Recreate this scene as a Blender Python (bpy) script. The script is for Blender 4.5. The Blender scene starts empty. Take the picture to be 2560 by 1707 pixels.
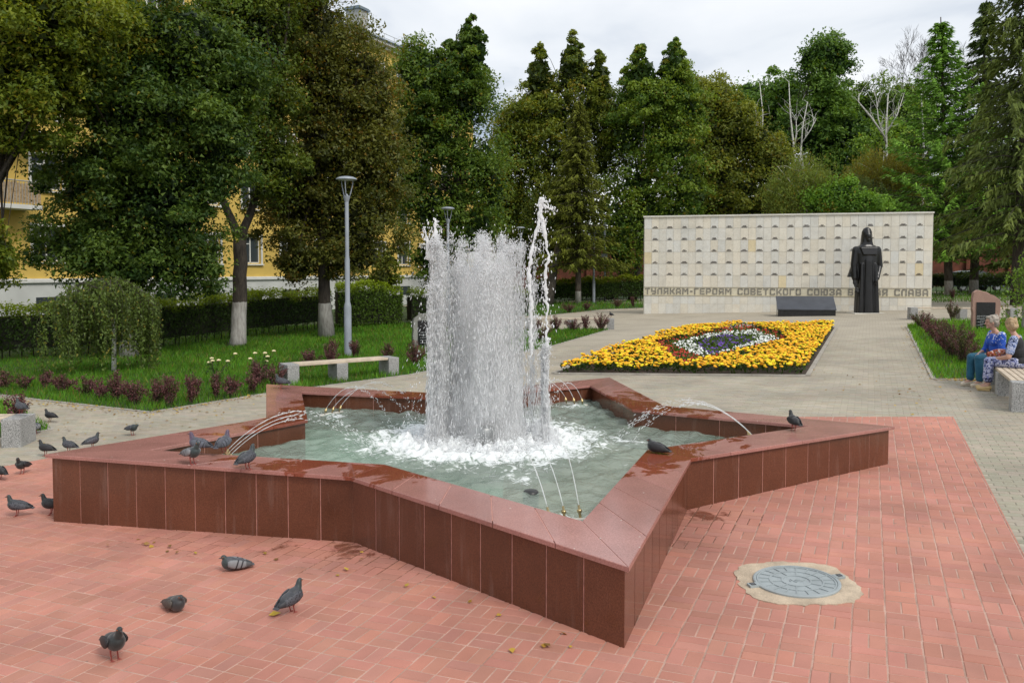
import bpy, bmesh, math, random
import numpy as np
from mathutils import Vector, Matrix

# ------------------------------------------------------------------ camera, sky, sun, exposure
scene = bpy.context.scene
COL = scene.collection
cam_data = bpy.data.cameras.new('camera')
cam_data.sensor_width = 36.0
cam_data.lens = 29.25
cam_data.shift_y = -0.03426
cam_data.clip_start = 0.05
cam_data.clip_end = 3000.0
cam = bpy.data.objects.new('camera', cam_data)
COL.objects.link(cam)
cam.location = (0.0, 0.0, 2.335)
cam.rotation_euler = (math.radians(87.5), 0.0, 0.0)
scene.camera = cam

SUN_EL, SUN_AZ = math.radians(47), math.radians(140)      # azimuth clockwise from +Y: from the right, slightly behind the camera
world = bpy.data.worlds.new('World')
scene.world = world
world.use_nodes = True
wn, wl = world.node_tree.nodes, world.node_tree.links
wn.clear()
w_out = wn.new('ShaderNodeOutputWorld')
w_bg = wn.new('ShaderNodeBackground')
w_bg.inputs['Strength'].default_value = 0.1
w_sky = wn.new('ShaderNodeTexSky')
w_sky.sky_type = 'NISHITA'
w_sky.sun_disc = False
w_sky.sun_elevation = SUN_EL
w_sky.sun_rotation = SUN_AZ
w_tc = wn.new('ShaderNodeTexCoord')
w_sep = wn.new('ShaderNodeSeparateXYZ')
wl.new(w_tc.outputs['Generated'], w_sep.inputs[0])
w_den = wn.new('ShaderNodeMath'); w_den.operation = 'ADD'; w_den.inputs[1].default_value = 0.16
w_abs = wn.new('ShaderNodeMath'); w_abs.operation = 'ABSOLUTE'
wl.new(w_sep.outputs['Z'], w_abs.inputs[0]); wl.new(w_abs.outputs[0], w_den.inputs[0])
w_dx = wn.new('ShaderNodeMath'); w_dx.operation = 'DIVIDE'
w_dy = wn.new('ShaderNodeMath'); w_dy.operation = 'DIVIDE'
wl.new(w_sep.outputs['X'], w_dx.inputs[0]); wl.new(w_den.outputs[0], w_dx.inputs[1])
wl.new(w_sep.outputs['Y'], w_dy.inputs[0]); wl.new(w_den.outputs[0], w_dy.inputs[1])
w_cmb = wn.new('ShaderNodeCombineXYZ')
wl.new(w_dx.outputs[0], w_cmb.inputs[0]); wl.new(w_dy.outputs[0], w_cmb.inputs[1])
w_map = wn.new('ShaderNodeMapping'); w_map.inputs['Location'].default_value = (3.3, 1.15, 0.0)
wl.new(w_cmb.outputs[0], w_map.inputs['Vector'])
w_noi = wn.new('ShaderNodeTexNoise')
w_noi.inputs['Scale'].default_value = 0.85; w_noi.inputs['Detail'].default_value = 7.0; w_noi.inputs['Roughness'].default_value = 0.5
w_noi.inputs['Distortion'].default_value = 0.35
wl.new(w_map.outputs[0], w_noi.inputs['Vector'])
w_rmp = wn.new('ShaderNodeValToRGB')
w_rmp.color_ramp.elements[0].position = 0.34; w_rmp.color_ramp.elements[0].color = (0.42, 0.49, 0.60, 1)
w_rmp.color_ramp.elements[1].position = 0.58; w_rmp.color_ramp.elements[1].color = (0.93, 0.94, 0.955, 1)
e = w_rmp.color_ramp.elements.new(0.45); e.color = (0.75, 0.785, 0.83, 1)
wl.new(w_noi.outputs['Fac'], w_rmp.inputs[0])
w_cl = wn.new('ShaderNodeVectorMath'); w_cl.operation = 'SCALE'; w_cl.inputs['Scale'].default_value = 8.0
wl.new(w_rmp.outputs[0], w_cl.inputs[0])
w_mix = wn.new('ShaderNodeMix'); w_mix.data_type = 'RGBA'; w_mix.inputs[0].default_value = 0.93
wl.new(w_sky.outputs[0], w_mix.inputs[6]); wl.new(w_cl.outputs[0], w_mix.inputs[7])
wl.new(w_mix.outputs[2], w_bg.inputs['Color'])
wl.new(w_bg.outputs[0], w_out.inputs['Surface'])

sun_data = bpy.data.lights.new('sun', 'SUN')
sun_data.energy = 1.5
sun_data.angle = math.radians(18)
sun_data.color = (1.0, 0.95, 0.87)
sun = bpy.data.objects.new('sun', sun_data)
COL.objects.link(sun)
sun.location = (20, -24, 40)
_d = Vector((math.sin(SUN_AZ) * math.cos(SUN_EL), math.cos(SUN_AZ) * math.cos(SUN_EL), math.sin(SUN_EL)))
sun.rotation_euler = (-_d).to_track_quat('-Z', 'Y').to_euler()

scene.view_settings.view_transform = 'Standard'
scene.view_settings.look = 'None'
scene.view_settings.exposure = 0.55
scene.view_settings.gamma = 1.0
scene.view_settings.use_curve_mapping = False
scene.cycles.use_denoising = True
scene.cycles.max_bounces = 12
scene.cycles.transparent_max_bounces = 24
scene.cycles.volume_bounces = 8
scene.cycles.volume_step_rate = 1.0
scene.cycles.caustics_reflective = False
scene.cycles.caustics_refractive = False
scene.cycles.sample_clamp_indirect = 6.0

SLOPE = 0.0268                     # the square falls gently to the left
def gz(x):
    return SLOPE * max(-30.0, min(30.0, x))

# ------------------------------------------------------------------ helpers
rng = np.random.default_rng(11)
random.seed(5)

class MB:
    """collects shapes, then links them as one mesh object"""
    def __init__(self):
        self.v = []; self.f = []; self.t = []; self.tint = None; self.vt = []
    def add(self, vs, fs, tint=None):
        o = len(self.v)
        self.v.extend([tuple(p) for p in vs])
        self.f.extend([tuple(i + o for i in f) for f in fs])
        tt = tint if tint is not None else (self.tint or (1, 1, 1))
        self.vt.extend([tt] * len(vs))
        return self
    def box(self, c, s, rz=0.0, tint=None, taper=1.0):
        hx, hy, hz = s[0] / 2, s[1] / 2, s[2] / 2
        cs, sn = math.cos(rz), math.sin(rz)
        vs = []
        for z, k in ((-hz, 1.0), (hz, taper)):
            for x, y in ((-hx, -hy), (hx, -hy), (hx, hy), (-hx, hy)):
                x2, y2 = x * k, y * k
                vs.append((c[0] + x2 * cs - y2 * sn, c[1] + x2 * sn + y2 * cs, c[2] + z))
        return self.add(vs, [(3, 2, 1, 0), (4, 5, 6, 7), (0, 1, 5, 4), (1, 2, 6, 5), (2, 3, 7, 6), (3, 0, 4, 7)], tint)
    def prism(self, poly, z0, z1, tint=None, zf=None):
        """poly counter-clockwise [(x, y)], z0 / z1 numbers, or offsets added to zf(x)"""
        n = len(poly)
        h = (lambda x: zf(x)) if zf else (lambda x: 0.0)
        vs = [(x, y, z0 + h(x)) for x, y in poly] + [(x, y, z1 + h(x)) for x, y in poly]
        fs = [tuple(range(n - 1, -1, -1)), tuple(range(n, 2 * n))]
        for i in range(n):
            j = (i + 1) % n
            fs.append((i, j, n + j, n + i))
        return self.add(vs, fs, tint)
    def tube(self, path, radii, n=8, caps=True, tint=None):
        path = [Vector(p) for p in path]
        if not isinstance(radii, (list, tuple)):
            radii = [radii] * len(path)
        vs, fs = [], []
        up = Vector((0.13, 0.21, 0.97))
        prev = None
        for i, p in enumerate(path):
            d = (path[min(i + 1, len(path) - 1)] - path[max(i - 1, 0)])
            if d.length < 1e-9: d = Vector((0, 0, 1))
            d.normalize()
            if prev is None:
                a = d.cross(up)
                if a.length < 1e-3: a = d.cross(Vector((1, 0, 0)))
            else:
                a = prev - d * prev.dot(d)
                if a.length < 1e-6: a = d.cross(up)
            a.normalize(); prev = a
            b = d.cross(a)
            for k in range(n):
                t = 2 * math.pi * k / n
                vs.append(p + (a * math.cos(t) + b * math.sin(t)) * radii[i])
        for i in range(len(path) - 1):
            for k in range(n):
                k2 = (k + 1) % n
                fs.append((i * n + k, i * n + k2, (i + 1) * n + k2, (i + 1) * n + k))
        if caps:
            fs.append(tuple(range(n - 1, -1, -1)))
            o = (len(path) - 1) * n
            fs.append(tuple(range(o, o + n)))
        return self.add(vs, fs, tint)
    def lathe(self, prof, c=(0, 0, 0), n=20, tint=None, sx=1.0, sy=1.0):
        """prof [(r, z)] bottom to top"""
        vs, fs = [], []
        for r, z in prof:
            for k in range(n):
                t = 2 * math.pi * k / n
                vs.append((c[0] + r * sx * math.cos(t), c[1] + r * sy * math.sin(t), c[2] + z))
        for i in range(len(prof) - 1):
            for k in range(n):
                k2 = (k + 1) % n
                fs.append((i * n + k, i * n + k2, (i + 1) * n + k2, (i + 1) * n + k))
        fs.append(tuple(range(n - 1, -1, -1)))
        o = (len(prof) - 1) * n
        fs.append(tuple(range(o, o + n)))
        return self.add(vs, fs, tint)
    def loft(self, rings, tint=None, caps=True):
        n = len(rings[0])
        vs = [p for r in rings for p in r]
        fs = []
        for i in range(len(rings) - 1):
            for k in range(n):
                k2 = (k + 1) % n
                fs.append((i * n + k, i * n + k2, (i + 1) * n + k2, (i + 1) * n + k))
        if caps:
            fs.append(tuple(range(n - 1, -1, -1)))
            o = (len(rings) - 1) * n
            fs.append(tuple(range(o, o + n)))
        return self.add(vs, fs, tint)
    def ell(self, c, r, nu=14, nv=9, rot=None, tint=None):
        vs, fs = [], []
        c = Vector(c)
        for j in range(1, nv):
            ph = math.pi * j / nv - math.pi / 2
            for i in range(nu):
                th = 2 * math.pi * i / nu
                p = Vector((r[0] * math.cos(ph) * math.cos(th), r[1] * math.cos(ph) * math.sin(th), r[2] * math.sin(ph)))
                if rot is not None: p = rot @ p
                vs.append(c + p)
        lo, hi = Vector((0, 0, -r[2])), Vector((0, 0, r[2]))
        if rot is not None: lo, hi = rot @ lo, rot @ hi
        vs.append(c + lo); vs.append(c + hi)
        a, b = len(vs) - 2, len(vs) - 1
        for j in range(nv - 2):
            for i in range(nu):
                i2 = (i + 1) % nu
                fs.append((j * nu + i, j * nu + i2, (j + 1) * nu + i2, (j + 1) * nu + i))
        for i in range(nu):
            i2 = (i + 1) % nu
            fs.append((a, i2, i)); fs.append((b, (nv - 2) * nu + i, (nv - 2) * nu + i2))
        return self.add(vs, fs, tint)
    def cap(self, a, b, ra, rb, n=12):
        """tapered limb with round ends"""
        a, b = Vector(a), Vector(b)
        d = (b - a); L = d.length
        if L < 1e-6: return self.ell(a, (ra, ra, ra))
        d.normalize()
        path, rad = [], []
        for t in (-1.0, -0.85, -0.5): path.append(a + d * ra * t); rad.append(max(0.02 * ra, ra * math.sqrt(max(0, 1 - t * t))))
        for t in (0.0, 0.5, 1.0): path.append(a.lerp(b, t)); rad.append(ra + (rb - ra) * t)
        for t in (0.5, 0.85, 1.0): path.append(b + d * rb * t); rad.append(max(0.02 * rb, rb * math.sqrt(max(0, 1 - t * t))))
        return self.tube(path, rad, n)
    def mesh(self, name):
        me = bpy.data.meshes.new(name)
        me.from_pydata(self.v, [], self.f)
        at = me.color_attributes.new('tint', 'FLOAT_COLOR', 'POINT')
        a = np.ones((len(self.v), 4), dtype=np.float32); a[:, :3] = np.array(self.vt, dtype=np.float32)
        at.data.foreach_set('color', a.ravel())
        me.update()
        return me
    def build(self, name, mat, parent=None, smooth=False, world=True):
        if parent is not None and world:
            o = base_of(parent)
            self.v = [(p[0] - o[0], p[1] - o[1], p[2] - o[2]) for p in self.v]
        me = self.mesh(name)
        return link(name, me, mat, parent, smooth)

def base_of(ob):
    o = Vector((0, 0, 0))
    while ob is not None:
        o += ob.location; ob = ob.parent
    return o

def link(name, me, mat, parent=None, smooth=False):
    if mat is not None and not me.materials:
        me.materials.append(mat)
    if smooth:
        me.polygons.foreach_set('use_smooth', [True] * len(me.polygons))
    ob = bpy.data.objects.new(name, me)
    COL.objects.link(ob)
    if parent is not None: ob.parent = parent
    return ob

def smooth_by_angle(ob, deg=40):
    me = ob.data
    me.polygons.foreach_set('use_smooth', [True] * len(me.polygons))
    bm = bmesh.new(); bm.from_mesh(me)
    lim = math.radians(deg)
    for ed in bm.edges:
        if len(ed.link_faces) == 2:
            ed.smooth = ed.calc_face_angle(0.0) < lim
    bm.to_mesh(me); bm.free()

def bevel(ob, w, seg=1):
    m = ob.modifiers.new('bevel', 'BEVEL'); m.width = w; m.segments = seg; m.limit_method = 'ANGLE'
    return ob

def tag(o, label=None, cat=None, group=None, kind=None):
    if label: o['label'] = label
    if cat: o['category'] = cat
    if group: o['group'] = group
    if kind: o['kind'] = kind
    return o

def empty(name, loc, label=None, cat=None, group=None, rz=0.0, kind=None):
    o = bpy.data.objects.new(name, None)
    o.empty_display_size = 0.2
    COL.objects.link(o)
    o.location = loc; o.rotation_euler = (0, 0, rz)
    return tag(o, label, cat, group, kind)

def copy_tree(o, parent=None):
    c = o.copy(); COL.objects.link(c)
    if parent is not None:
        c.parent = parent
    for ch in list(o.children):
        copy_tree(ch, c)
    return c

def fuse(mb, name, voxel, it=4, fac=0.5):
    """union overlapping closed shapes into one continuous skin"""
    me = mb.mesh('tmp')
    ob = bpy.data.objects.new('tmp', me); COL.objects.link(ob)
    m = ob.modifiers.new('r', 'REMESH'); m.mode = 'VOXEL'; m.voxel_size = voxel
    if it:
        s = ob.modifiers.new('s', 'SMOOTH'); s.factor = fac; s.iterations = it
    dg = bpy.context.evaluated_depsgraph_get()
    out = bpy.data.meshes.new_from_object(ob.evaluated_get(dg))
    out.name = name
    bpy.data.objects.remove(ob); bpy.data.meshes.remove(me)
    out.polygons.foreach_set('use_smooth', [True] * len(out.polygons))
    return out

def inside(poly, x, y):
    r = False; n = len(poly); j = n - 1
    for i in range(n):
        xi, yi = poly[i]; xj, yj = poly[j]
        if (yi > y) != (yj > y) and x < (xj - xi) * (y - yi) / (yj - yi) + xi: r = not r
        j = i
    return r

def inside_np(poly, X, Y):
    r = np.zeros(len(X), bool); n = len(poly); j = n - 1
    for i in range(n):
        xi, yi = poly[i]; xj, yj = poly[j]
        c = ((yi > Y) != (yj > Y)) & (X < (xj - xi) * (Y - yi) / (yj - yi + 1e-12) + xi)
        r ^= c; j = i
    return r

# ------------------------------------------------------------------ materials (all procedural)
def new_mat(name):
    m = bpy.data.materials.new(name); m.use_nodes = True
    nt = m.node_tree; nt.nodes.clear()
    out = nt.nodes.new('ShaderNodeOutputMaterial')
    p = nt.nodes.new('ShaderNodeBsdfPrincipled')
    nt.links.new(p.outputs[0], out.inputs['Surface'])
    return m, nt, p, out

def n_pos(nt, obj=False):
    if obj:
        return nt.nodes.new('ShaderNodeTexCoord').outputs['Object']
    return nt.nodes.new('ShaderNodeNewGeometry').outputs['Position']

def n_noise(nt, vec, scale, detail=3.0, rough=0.55, dist=0.0):
    n = nt.nodes.new('ShaderNodeTexNoise')
    n.inputs['Scale'].default_value = scale; n.inputs['Detail'].default_value = detail
    n.inputs['Roughness'].default_value = rough; n.inputs['Distortion'].default_value = dist
    nt.links.new(vec, n.inputs['Vector'])
    return n.outputs['Fac']

def n_ramp(nt, fac, stops):
    r = nt.nodes.new('ShaderNodeValToRGB')
    cr = r.color_ramp
    while len(cr.elements) < len(stops): cr.elements.new(0.5)
    for el, (p, c) in zip(cr.elements, stops):
        el.position = p; el.color = (c[0], c[1], c[2], 1) if isinstance(c, (tuple, list)) else (c, c, c, 1)
    nt.links.new(fac, r.inputs[0])
    return r.outputs[0]

def n_mix(nt, fac, a, b, mode='MIX'):
    m = nt.nodes.new('ShaderNodeMix'); m.data_type = 'RGBA'; m.blend_type = mode
    for s, v in ((0, fac), (6, a), (7, b)):
        if isinstance(v, (int, float)): m.inputs[s].default_value = v if s == 0 else (v, v, v, 1)
        elif isinstance(v, (tuple, list)): m.inputs[s].default_value = (v[0], v[1], v[2], 1)
        else: nt.links.new(v, m.inputs[s])
    return m.outputs[2]

def n_math(nt, op, a, b=0.0):
    m = nt.nodes.new('ShaderNodeMath'); m.operation = op
    for s, v in ((0, a), (1, b)):
        if isinstance(v, (int, float)): m.inputs[s].default_value = v
        else: nt.links.new(v, m.inputs[s])
    return m.outputs[0]

def n_bump(nt, p, h, strength, dist=0.01):
    b = nt.nodes.new('ShaderNodeBump'); b.inputs['Strength'].default_value = strength; b.inputs['Distance'].default_value = dist
    nt.links.new(h, b.inputs['Height']); nt.links.new(b.outputs[0], p.inputs['Normal'])

def n_tint(nt, col):
    a = nt.nodes.new('ShaderNodeAttribute'); a.attribute_name = 'tint'
    return n_mix(nt, 1.0, col, a.outputs['Color'], 'MULTIPLY')

def mat(name, col, rough=0.6, var=0.12, scale=3.0, fine=0.0, fscale=60.0, bump=0.0, bscale=40.0, metal=0.0, spec=0.5, tint=False, coat=0.0, col2=None, obj=False):
    m, nt, p, out = new_mat(name)
    pos = n_pos(nt, obj)
    c = col
    f = n_noise(nt, pos, scale, 4.0)
    c2 = col2 or tuple(x * (1 - var * 2.2) for x in col)
    c1 = tuple(min(1, x * (1 + var)) for x in col)
    c = n_ramp(nt, f, [(0.3, c2), (0.68, c1)])
    if fine:
        g = n_noise(nt, pos, fscale, 2.0)
        c = n_mix(nt, 1.0, c, n_ramp(nt, g, [(0.3, 1 - fine), (0.7, 1 + 0.0)]), 'MULTIPLY')
    if tint: c = n_tint(nt, c)
    if isinstance(c, tuple): p.inputs['Base Color'].default_value = (*c, 1)
    else: nt.links.new(c, p.inputs['Base Color'])
    p.inputs['Roughness'].default_value = rough
    p.inputs['Metallic'].default_value = metal
    p.inputs['Specular IOR Level'].default_value = spec
    p.inputs['Coat Weight'].default_value = coat
    if bump:
        n_bump(nt, p, n_noise(nt, pos, bscale, 4.0), bump)
    return m

def leaf_mat(name, rough=0.5, trans=0.35, spec=0.35):
    m, nt, p, out = new_mat(name)
    a = nt.nodes.new('ShaderNodeAttribute'); a.attribute_name = 'tint'
    nt.links.new(a.outputs['Color'], p.inputs['Base Color'])
    p.inputs['Roughness'].default_value = rough
    p.inputs['Specular IOR Level'].default_value = spec
    t = nt.nodes.new('ShaderNodeBsdfTranslucent')
    c = n_mix(nt, 1.0, a.outputs['Color'], (1.25, 1.15, 0.55), 'MULTIPLY')
    nt.links.new(c, t.inputs['Color'])
    mx = nt.nodes.new('ShaderNodeMixShader'); mx.inputs[0].default_value = trans
    nt.links.new(p.outputs[0], mx.inputs[1]); nt.links.new(t.outputs[0], mx.inputs[2])
    nt.links.new(mx.outputs[0], out.inputs['Surface'])
    return m
# ------------------------------------------------------------------ ground, paving, lawns
U = Vector((0.395, 0.9187)); V = Vector((0.9187, -0.395))          # along and across the square
STAR_O = [(0.70, 4.92), (1.70, 7.81), (4.36, 9.41), (2.00, 10.86), (1.62, 13.74), (-0.97, 11.94), (-3.84, 12.93), (-2.96, 9.95), (-4.52, 7.98), (-1.39, 7.10)]
STAR_I = [(0.50, 5.84), (1.34, 8.18), (3.40, 9.44), (1.54, 10.56), (1.21, 12.78), (-0.83, 11.46), (-3.08, 12.10), (-2.43, 9.83), (-3.59, 8.18), (-1.17, 7.56)]
FC = (-0.32, 9.8)                                                   # middle of the fountain
RED = [(6.49, 12.15), (-4.06, 13.66), (-6.51, 10.48), (-12.7, 2.4), (-9.0, 0.5), (1.44, 0.5)]
LAWN_L = [(-45, 17.2), (-10.72, 17.33), (-9.68, 16.62), (-6.36, 14.52), (-4.89, 16.47), (-2.34, 18.88), (0.99, 24.48), (3.63, 31.0), (0.4, 31.9), (-2.0, 37.5), (-8, 60), (-45, 60)]
LAWN_B = [(-3.0, 42.5), (1.73, 41.7), (3.4, 43.6), (5.0, 46.0), (7.4, 46.5), (20, 44.2), (34, 42.8), (34, 66), (-6, 66)]
LAWN_R = [(8.15, 16.0), (9.22, 15.75), (8.55, 13.6), (8.1, 11.0), (14, 4), (34, 8), (34, 29), (15.4, 31.0), (13.75, 28.91)]
LAWN_S = [(-7.60, 12.62), (-7.28, 13.06), (-8.33, 14.35), (-9.87, 16.21), (-14, 19), (-16, 14), (-10, 11.2)]
BED = [(5.99, 16.91), (11.27, 28.99), (8.17, 29.73), (6.92, 29.77), (5.92, 28.87), (4.40, 25.81), (2.39, 21.44), (0.95, 18.34)]

m_soil = mat('dark_soil', (0.075, 0.052, 0.034), 0.95, 0.25, 5.0, 0.35, 70, 0.6, 30)
m_turf = mat('turf_soil', (0.05, 0.095, 0.018), 0.95, 0.3, 1.2, 0.4, 40, 0.5, 25)
m_red = mat('red_concrete_brick', (0.53, 0.232, 0.172), 0.78, 0.10, 1.1, 0.16, 260, 0.25, 300, tint=True)
def wet_red(m, k):
    # puddled joints and dark bricks where the basin drips
    nt = m.node_tree; p = [n for n in nt.nodes if n.type == 'BSDF_PRINCIPLED'][0]
    src = p.inputs['Base Color'].links[0].from_socket
    pos = n_pos(nt); best = None
    for (x, y, r) in ((-3.2, 7.46, .30), (-2.6, 7.30, .42), (-2.0, 7.12, .42), (-1.38, 6.92, .55), (-.9, 6.55, .35), (1.80, 7.62, .50), (1.45, 6.9, .30)):
        d = nt.nodes.new('ShaderNodeVectorMath'); d.operation = 'DISTANCE'; d.inputs[1].default_value = (x, y, gz(x)); nt.links.new(pos, d.inputs[0])
        v = n_math(nt, 'SUBTRACT', r, d.outputs['Value'])
        best = v if best is None else n_math(nt, 'MAXIMUM', best, v)
    w = n_math(nt, 'ADD', best, n_math(nt, 'MULTIPLY', n_math(nt, 'SUBTRACT', n_noise(nt, pos, 5.0, 5.0, .65, .8), .5 - k), 1.1))
    f = n_ramp(nt, w, [(.10, 0.0), (.22, 1.0)])
    c = n_mix(nt, f, src, n_mix(nt, 1.0, src, (.46, .36, .30), 'MULTIPLY'))
    nt.links.new(c, p.inputs['Base Color'])
    r_ = nt.nodes.new('ShaderNodeMapRange'); r_.inputs[3].default_value = .8; r_.inputs[4].default_value = .25
    nt.links.new(f, r_.inputs[0]); nt.links.new(r_.outputs[0], p.inputs['Roughness'])
def grime(m, lo, sc):
    # faint traffic dirt in large soft patches and small spots
    nt = m.node_tree; p = [n for n in nt.nodes if n.type == 'BSDF_PRINCIPLED'][0]
    src = p.inputs['Base Color'].links[0].from_socket; pos = n_pos(nt)
    c = n_mix(nt, 1.0, src, n_ramp(nt, n_noise(nt, pos, sc, 6.0, .62, .5), [(.34, lo), (.62, 1.0)]), 'MULTIPLY')
    v = nt.nodes.new('ShaderNodeTexVoronoi'); v.inputs['Scale'].default_value = 2.6; nt.links.new(pos, v.inputs['Vector'])
    k = n_math(nt, 'LESS_THAN', n_math(nt, 'ADD', v.outputs['Distance'], n_math(nt, 'MULTIPLY', n_noise(nt, pos, 40.0, 2.0), .06)), .062)
    c = n_mix(nt, n_math(nt, 'MULTIPLY', k, .6), c, (.16, .12, .10))
    nt.links.new(c, p.inputs['Base Color'])
grime(m_red, .87, .9)
wet_red(m_red, -.22)
m_grey = mat('grey_concrete_paver', (0.41, 0.365, 0.285), 0.82, 0.08, 0.8, 0.14, 240, 0.25, 280, tint=True)

grime(m_grey, .84, .6)
def joint_mat(name, col, col2):
    return mat(name, col, 0.95, 0.2, 4.0, 0.3, 120, 0.4, 150, col2=col2)
m_joint_r = joint_mat('sandy_joint', (0.53, 0.345, 0.275), (0.38, 0.235, 0.18))
wet_red(m_joint_r, .12)

# grey paving far off, where single pavers can no longer be told apart
def far_pave():
    m, nt, p, out = new_mat('grey_paving_far')
    pos = n_pos(nt)
    mp = nt.nodes.new('ShaderNodeMapping'); mp.inputs['Rotation'].default_value = (0, 0, math.radians(23.3))
    nt.links.new(pos, mp.inputs['Vector'])
    b = nt.nodes.new('ShaderNodeTexBrick')
    b.inputs['Scale'].default_value = 1.0; b.inputs['Mortar Size'].default_value = 0.005
    b.inputs['Brick Width'].default_value = 0.2; b.inputs['Row Height'].default_value = 0.1
    b.inputs['Color1'].default_value = (0.42, 0.375, 0.295, 1); b.inputs['Color2'].default_value = (0.38, 0.335, 0.262, 1)
    b.inputs['Mortar'].default_value = (0.27, 0.235, 0.18, 1)
    nt.links.new(mp.outputs[0], b.inputs['Vector'])
    f = n_noise(nt, pos, 0.7, 4.0)
    c = n_mix(nt, 1.0, b.outputs['Color'], n_ramp(nt, f, [(0.3, 0.82), (0.7, 1.05)]), 'MULTIPLY')
    nt.links.new(c, p.inputs['Base Color']); p.inputs['Roughness'].default_value = 0.85
    return m
m_pave_far = far_pave()

def sheet(name, poly, dz, mt, nx=1):
    mb = MB()
    mb.add([(x, y, gz(x) + dz) for x, y in poly], [tuple(range(len(poly)))])
    return mb

# one sheet out to the horizon, folded where the slope ends
gx = [-1500, -30, 30, 1500]
mb = MB()
mb.add([(x, y, gz(x) - 0.06) for y in (-400, 2200) for x in gx], [(i, i + 1, i + 5, i + 4) for i in range(3)])
ground = tag(mb.build('ground', m_turf), kind='structure')

PAVE = [(-30, -3), (30, -3), (30, 60), (-30, 60)]
mb = MB()
mb.prism(PAVE, -0.05, 0.0, zf=gz)
pavement = tag(mb.build('pavement', m_pave_far), kind='structure')
mb = MB()
mb.prism(RED, -0.03, 0.0075, zf=gz)
red_pavement = tag(mb.build('red_pavement', m_joint_r), kind='structure')

def brick_shape(mb, poly, base, top, tint, ch=0.005):
    """one paver with chamfered edges; poly counter-clockwise"""
    n = len(poly)
    cx = sum(p[0] for p in poly) / n; cy = sum(p[1] for p in poly) / n
    vs = []
    for (x, y) in poly: vs.append((x, y, gz(x) + base))
    for (x, y) in poly: vs.append((x, y, gz(x) + top - ch))
    for (x, y) in poly:
        d = math.hypot(x - cx, y - cy); k = max(0.3, 1 - ch * 1.6 / d)
        xx, yy = cx + (x - cx) * k, cy + (y - cy) * k
        vs.append((xx, yy, gz(xx) + top))
    fs = [tuple(range(2 * n, 3 * n))]
    for i in range(n):
        j = (i + 1) % n
        fs.append((i, j, n + j, n + i)); fs.append((n + i, n + j, 2 * n + j, 2 * n + i))
    mb.add(vs, fs, tint)

def clip(poly, P):
    """clip convex poly by convex counter-clockwise P"""
    out = poly
    for i in range(len(P)):
        a, b = P[i], P[(i + 1) % len(P)]
        nx, ny = -(b[1] - a[1]), b[0] - a[0]
        res = []
        for j in range(len(out)):
            p, q = out[j], out[(j + 1) % len(out)]
            dp = (p[0] - a[0]) * nx + (p[1] - a[1]) * ny; dq = (q[0] - a[0]) * nx + (q[1] - a[1]) * ny
            if dp >= 0: res.append(p)
            if (dp >= 0) != (dq >= 0):
                t = dp / (dp - dq); res.append((p[0] + (q[0] - p[0]) * t, p[1] + (q[1] - p[1]) * t))
        out = res
        if len(out) < 3: return None
    return out

def uv(u, v):
    return (U.x * u + V.x * v, U.y * u + V.y * v)

def rect_uv(u, v, lu, lv):
    a, b = lu / 2 - 0.0035, lv / 2 - 0.0035
    return [uv(u - a, v - b), uv(u - a, v + b), uv(u + a, v + b), uv(u + a, v - b)]   # counter-clockwise seen from above

def in_view(x, y, far):
    return y > 3.2 and y < far and abs(x) < 0.64 * y + 0.5

def tint_of(r, amt, warm=0.0):
    k = 1 + (r.random() - 0.5) * amt
    return (k * (1 + (r.random() - .5) * warm), k, k * (1 - (r.random() - .5) * warm))

def lay(cells, parent, mt, name, clip_poly, top, cnt, amt):
    """300 largest pavers as single pieces, the others joined"""
    r = random.Random(3)
    cells.sort(key=lambda c: (c[1][1] - 0.0) + 0.25 * abs(c[1][0]))
    variants = {}
    rest = MB(); made = 0
    for poly, ctr, whole, key in cells:
        if whole and made < cnt:
            var = r.randrange(6)
            if (key, var) not in variants:
                mb = MB()
                lp = [(p[0] - ctr[0], p[1] - ctr[1]) for p in poly]
                n = len(lp); rr = tint_of(r, amt, 0.1)
                brick_shape(mb, lp, -0.03, top, rr)
                me = mb.mesh(name); me.materials.append(mt)
                variants[key, var] = me
            o = bpy.data.objects.new(name, variants[key, var]); COL.objects.link(o)
            o.parent = parent
            o.location = (ctr[0], ctr[1], gz(ctr[0]) + r.uniform(-0.0012, 0.0012))
            made += 1
        else:
            dz = r.uniform(-0.0015, 0.0015)
            brick_shape(rest, poly, 0.0, top + dz, tint_of(r, amt, 0.1))
    if rest.v:
        tag(rest.build(name, mt, parent), kind='stuff')

# red bricks in basket weave
cells = []
for iu in range(0, 75):
    for iv in range(-62, 26):
        u0, v0 = iu * 0.2 + 0.06, iv * 0.2 + 0.03
        c = uv(u0, v0)
        if not in_view(c[0], c[1], 14.5): continue
        if inside([(FC[0] + (p[0] - FC[0]) * 0.93, FC[1] + (p[1] - FC[1]) * 0.93) for p in STAR_O], c[0], c[1]): continue
        for s in (-1, 1):
            if (iu + iv) % 2 == 0: q = (u0 + s * 0.05, v0, 0.1, 0.2, 0)
            else: q = (u0, v0 + s * 0.05, 0.2, 0.1, 1)
            poly = rect_uv(*q[:4])
            cp = clip(poly, RED)
            if not cp: continue
            ctr = uv(q[0], q[1])
            cells.append((cp, ctr, len(cp) == 4 and inside(RED, *ctr) and all(inside(RED, *p) for p in poly), q[4]))
lay(cells, red_pavement, m_red, 'brick', RED, 0.011, 300, 0.17)

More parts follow.
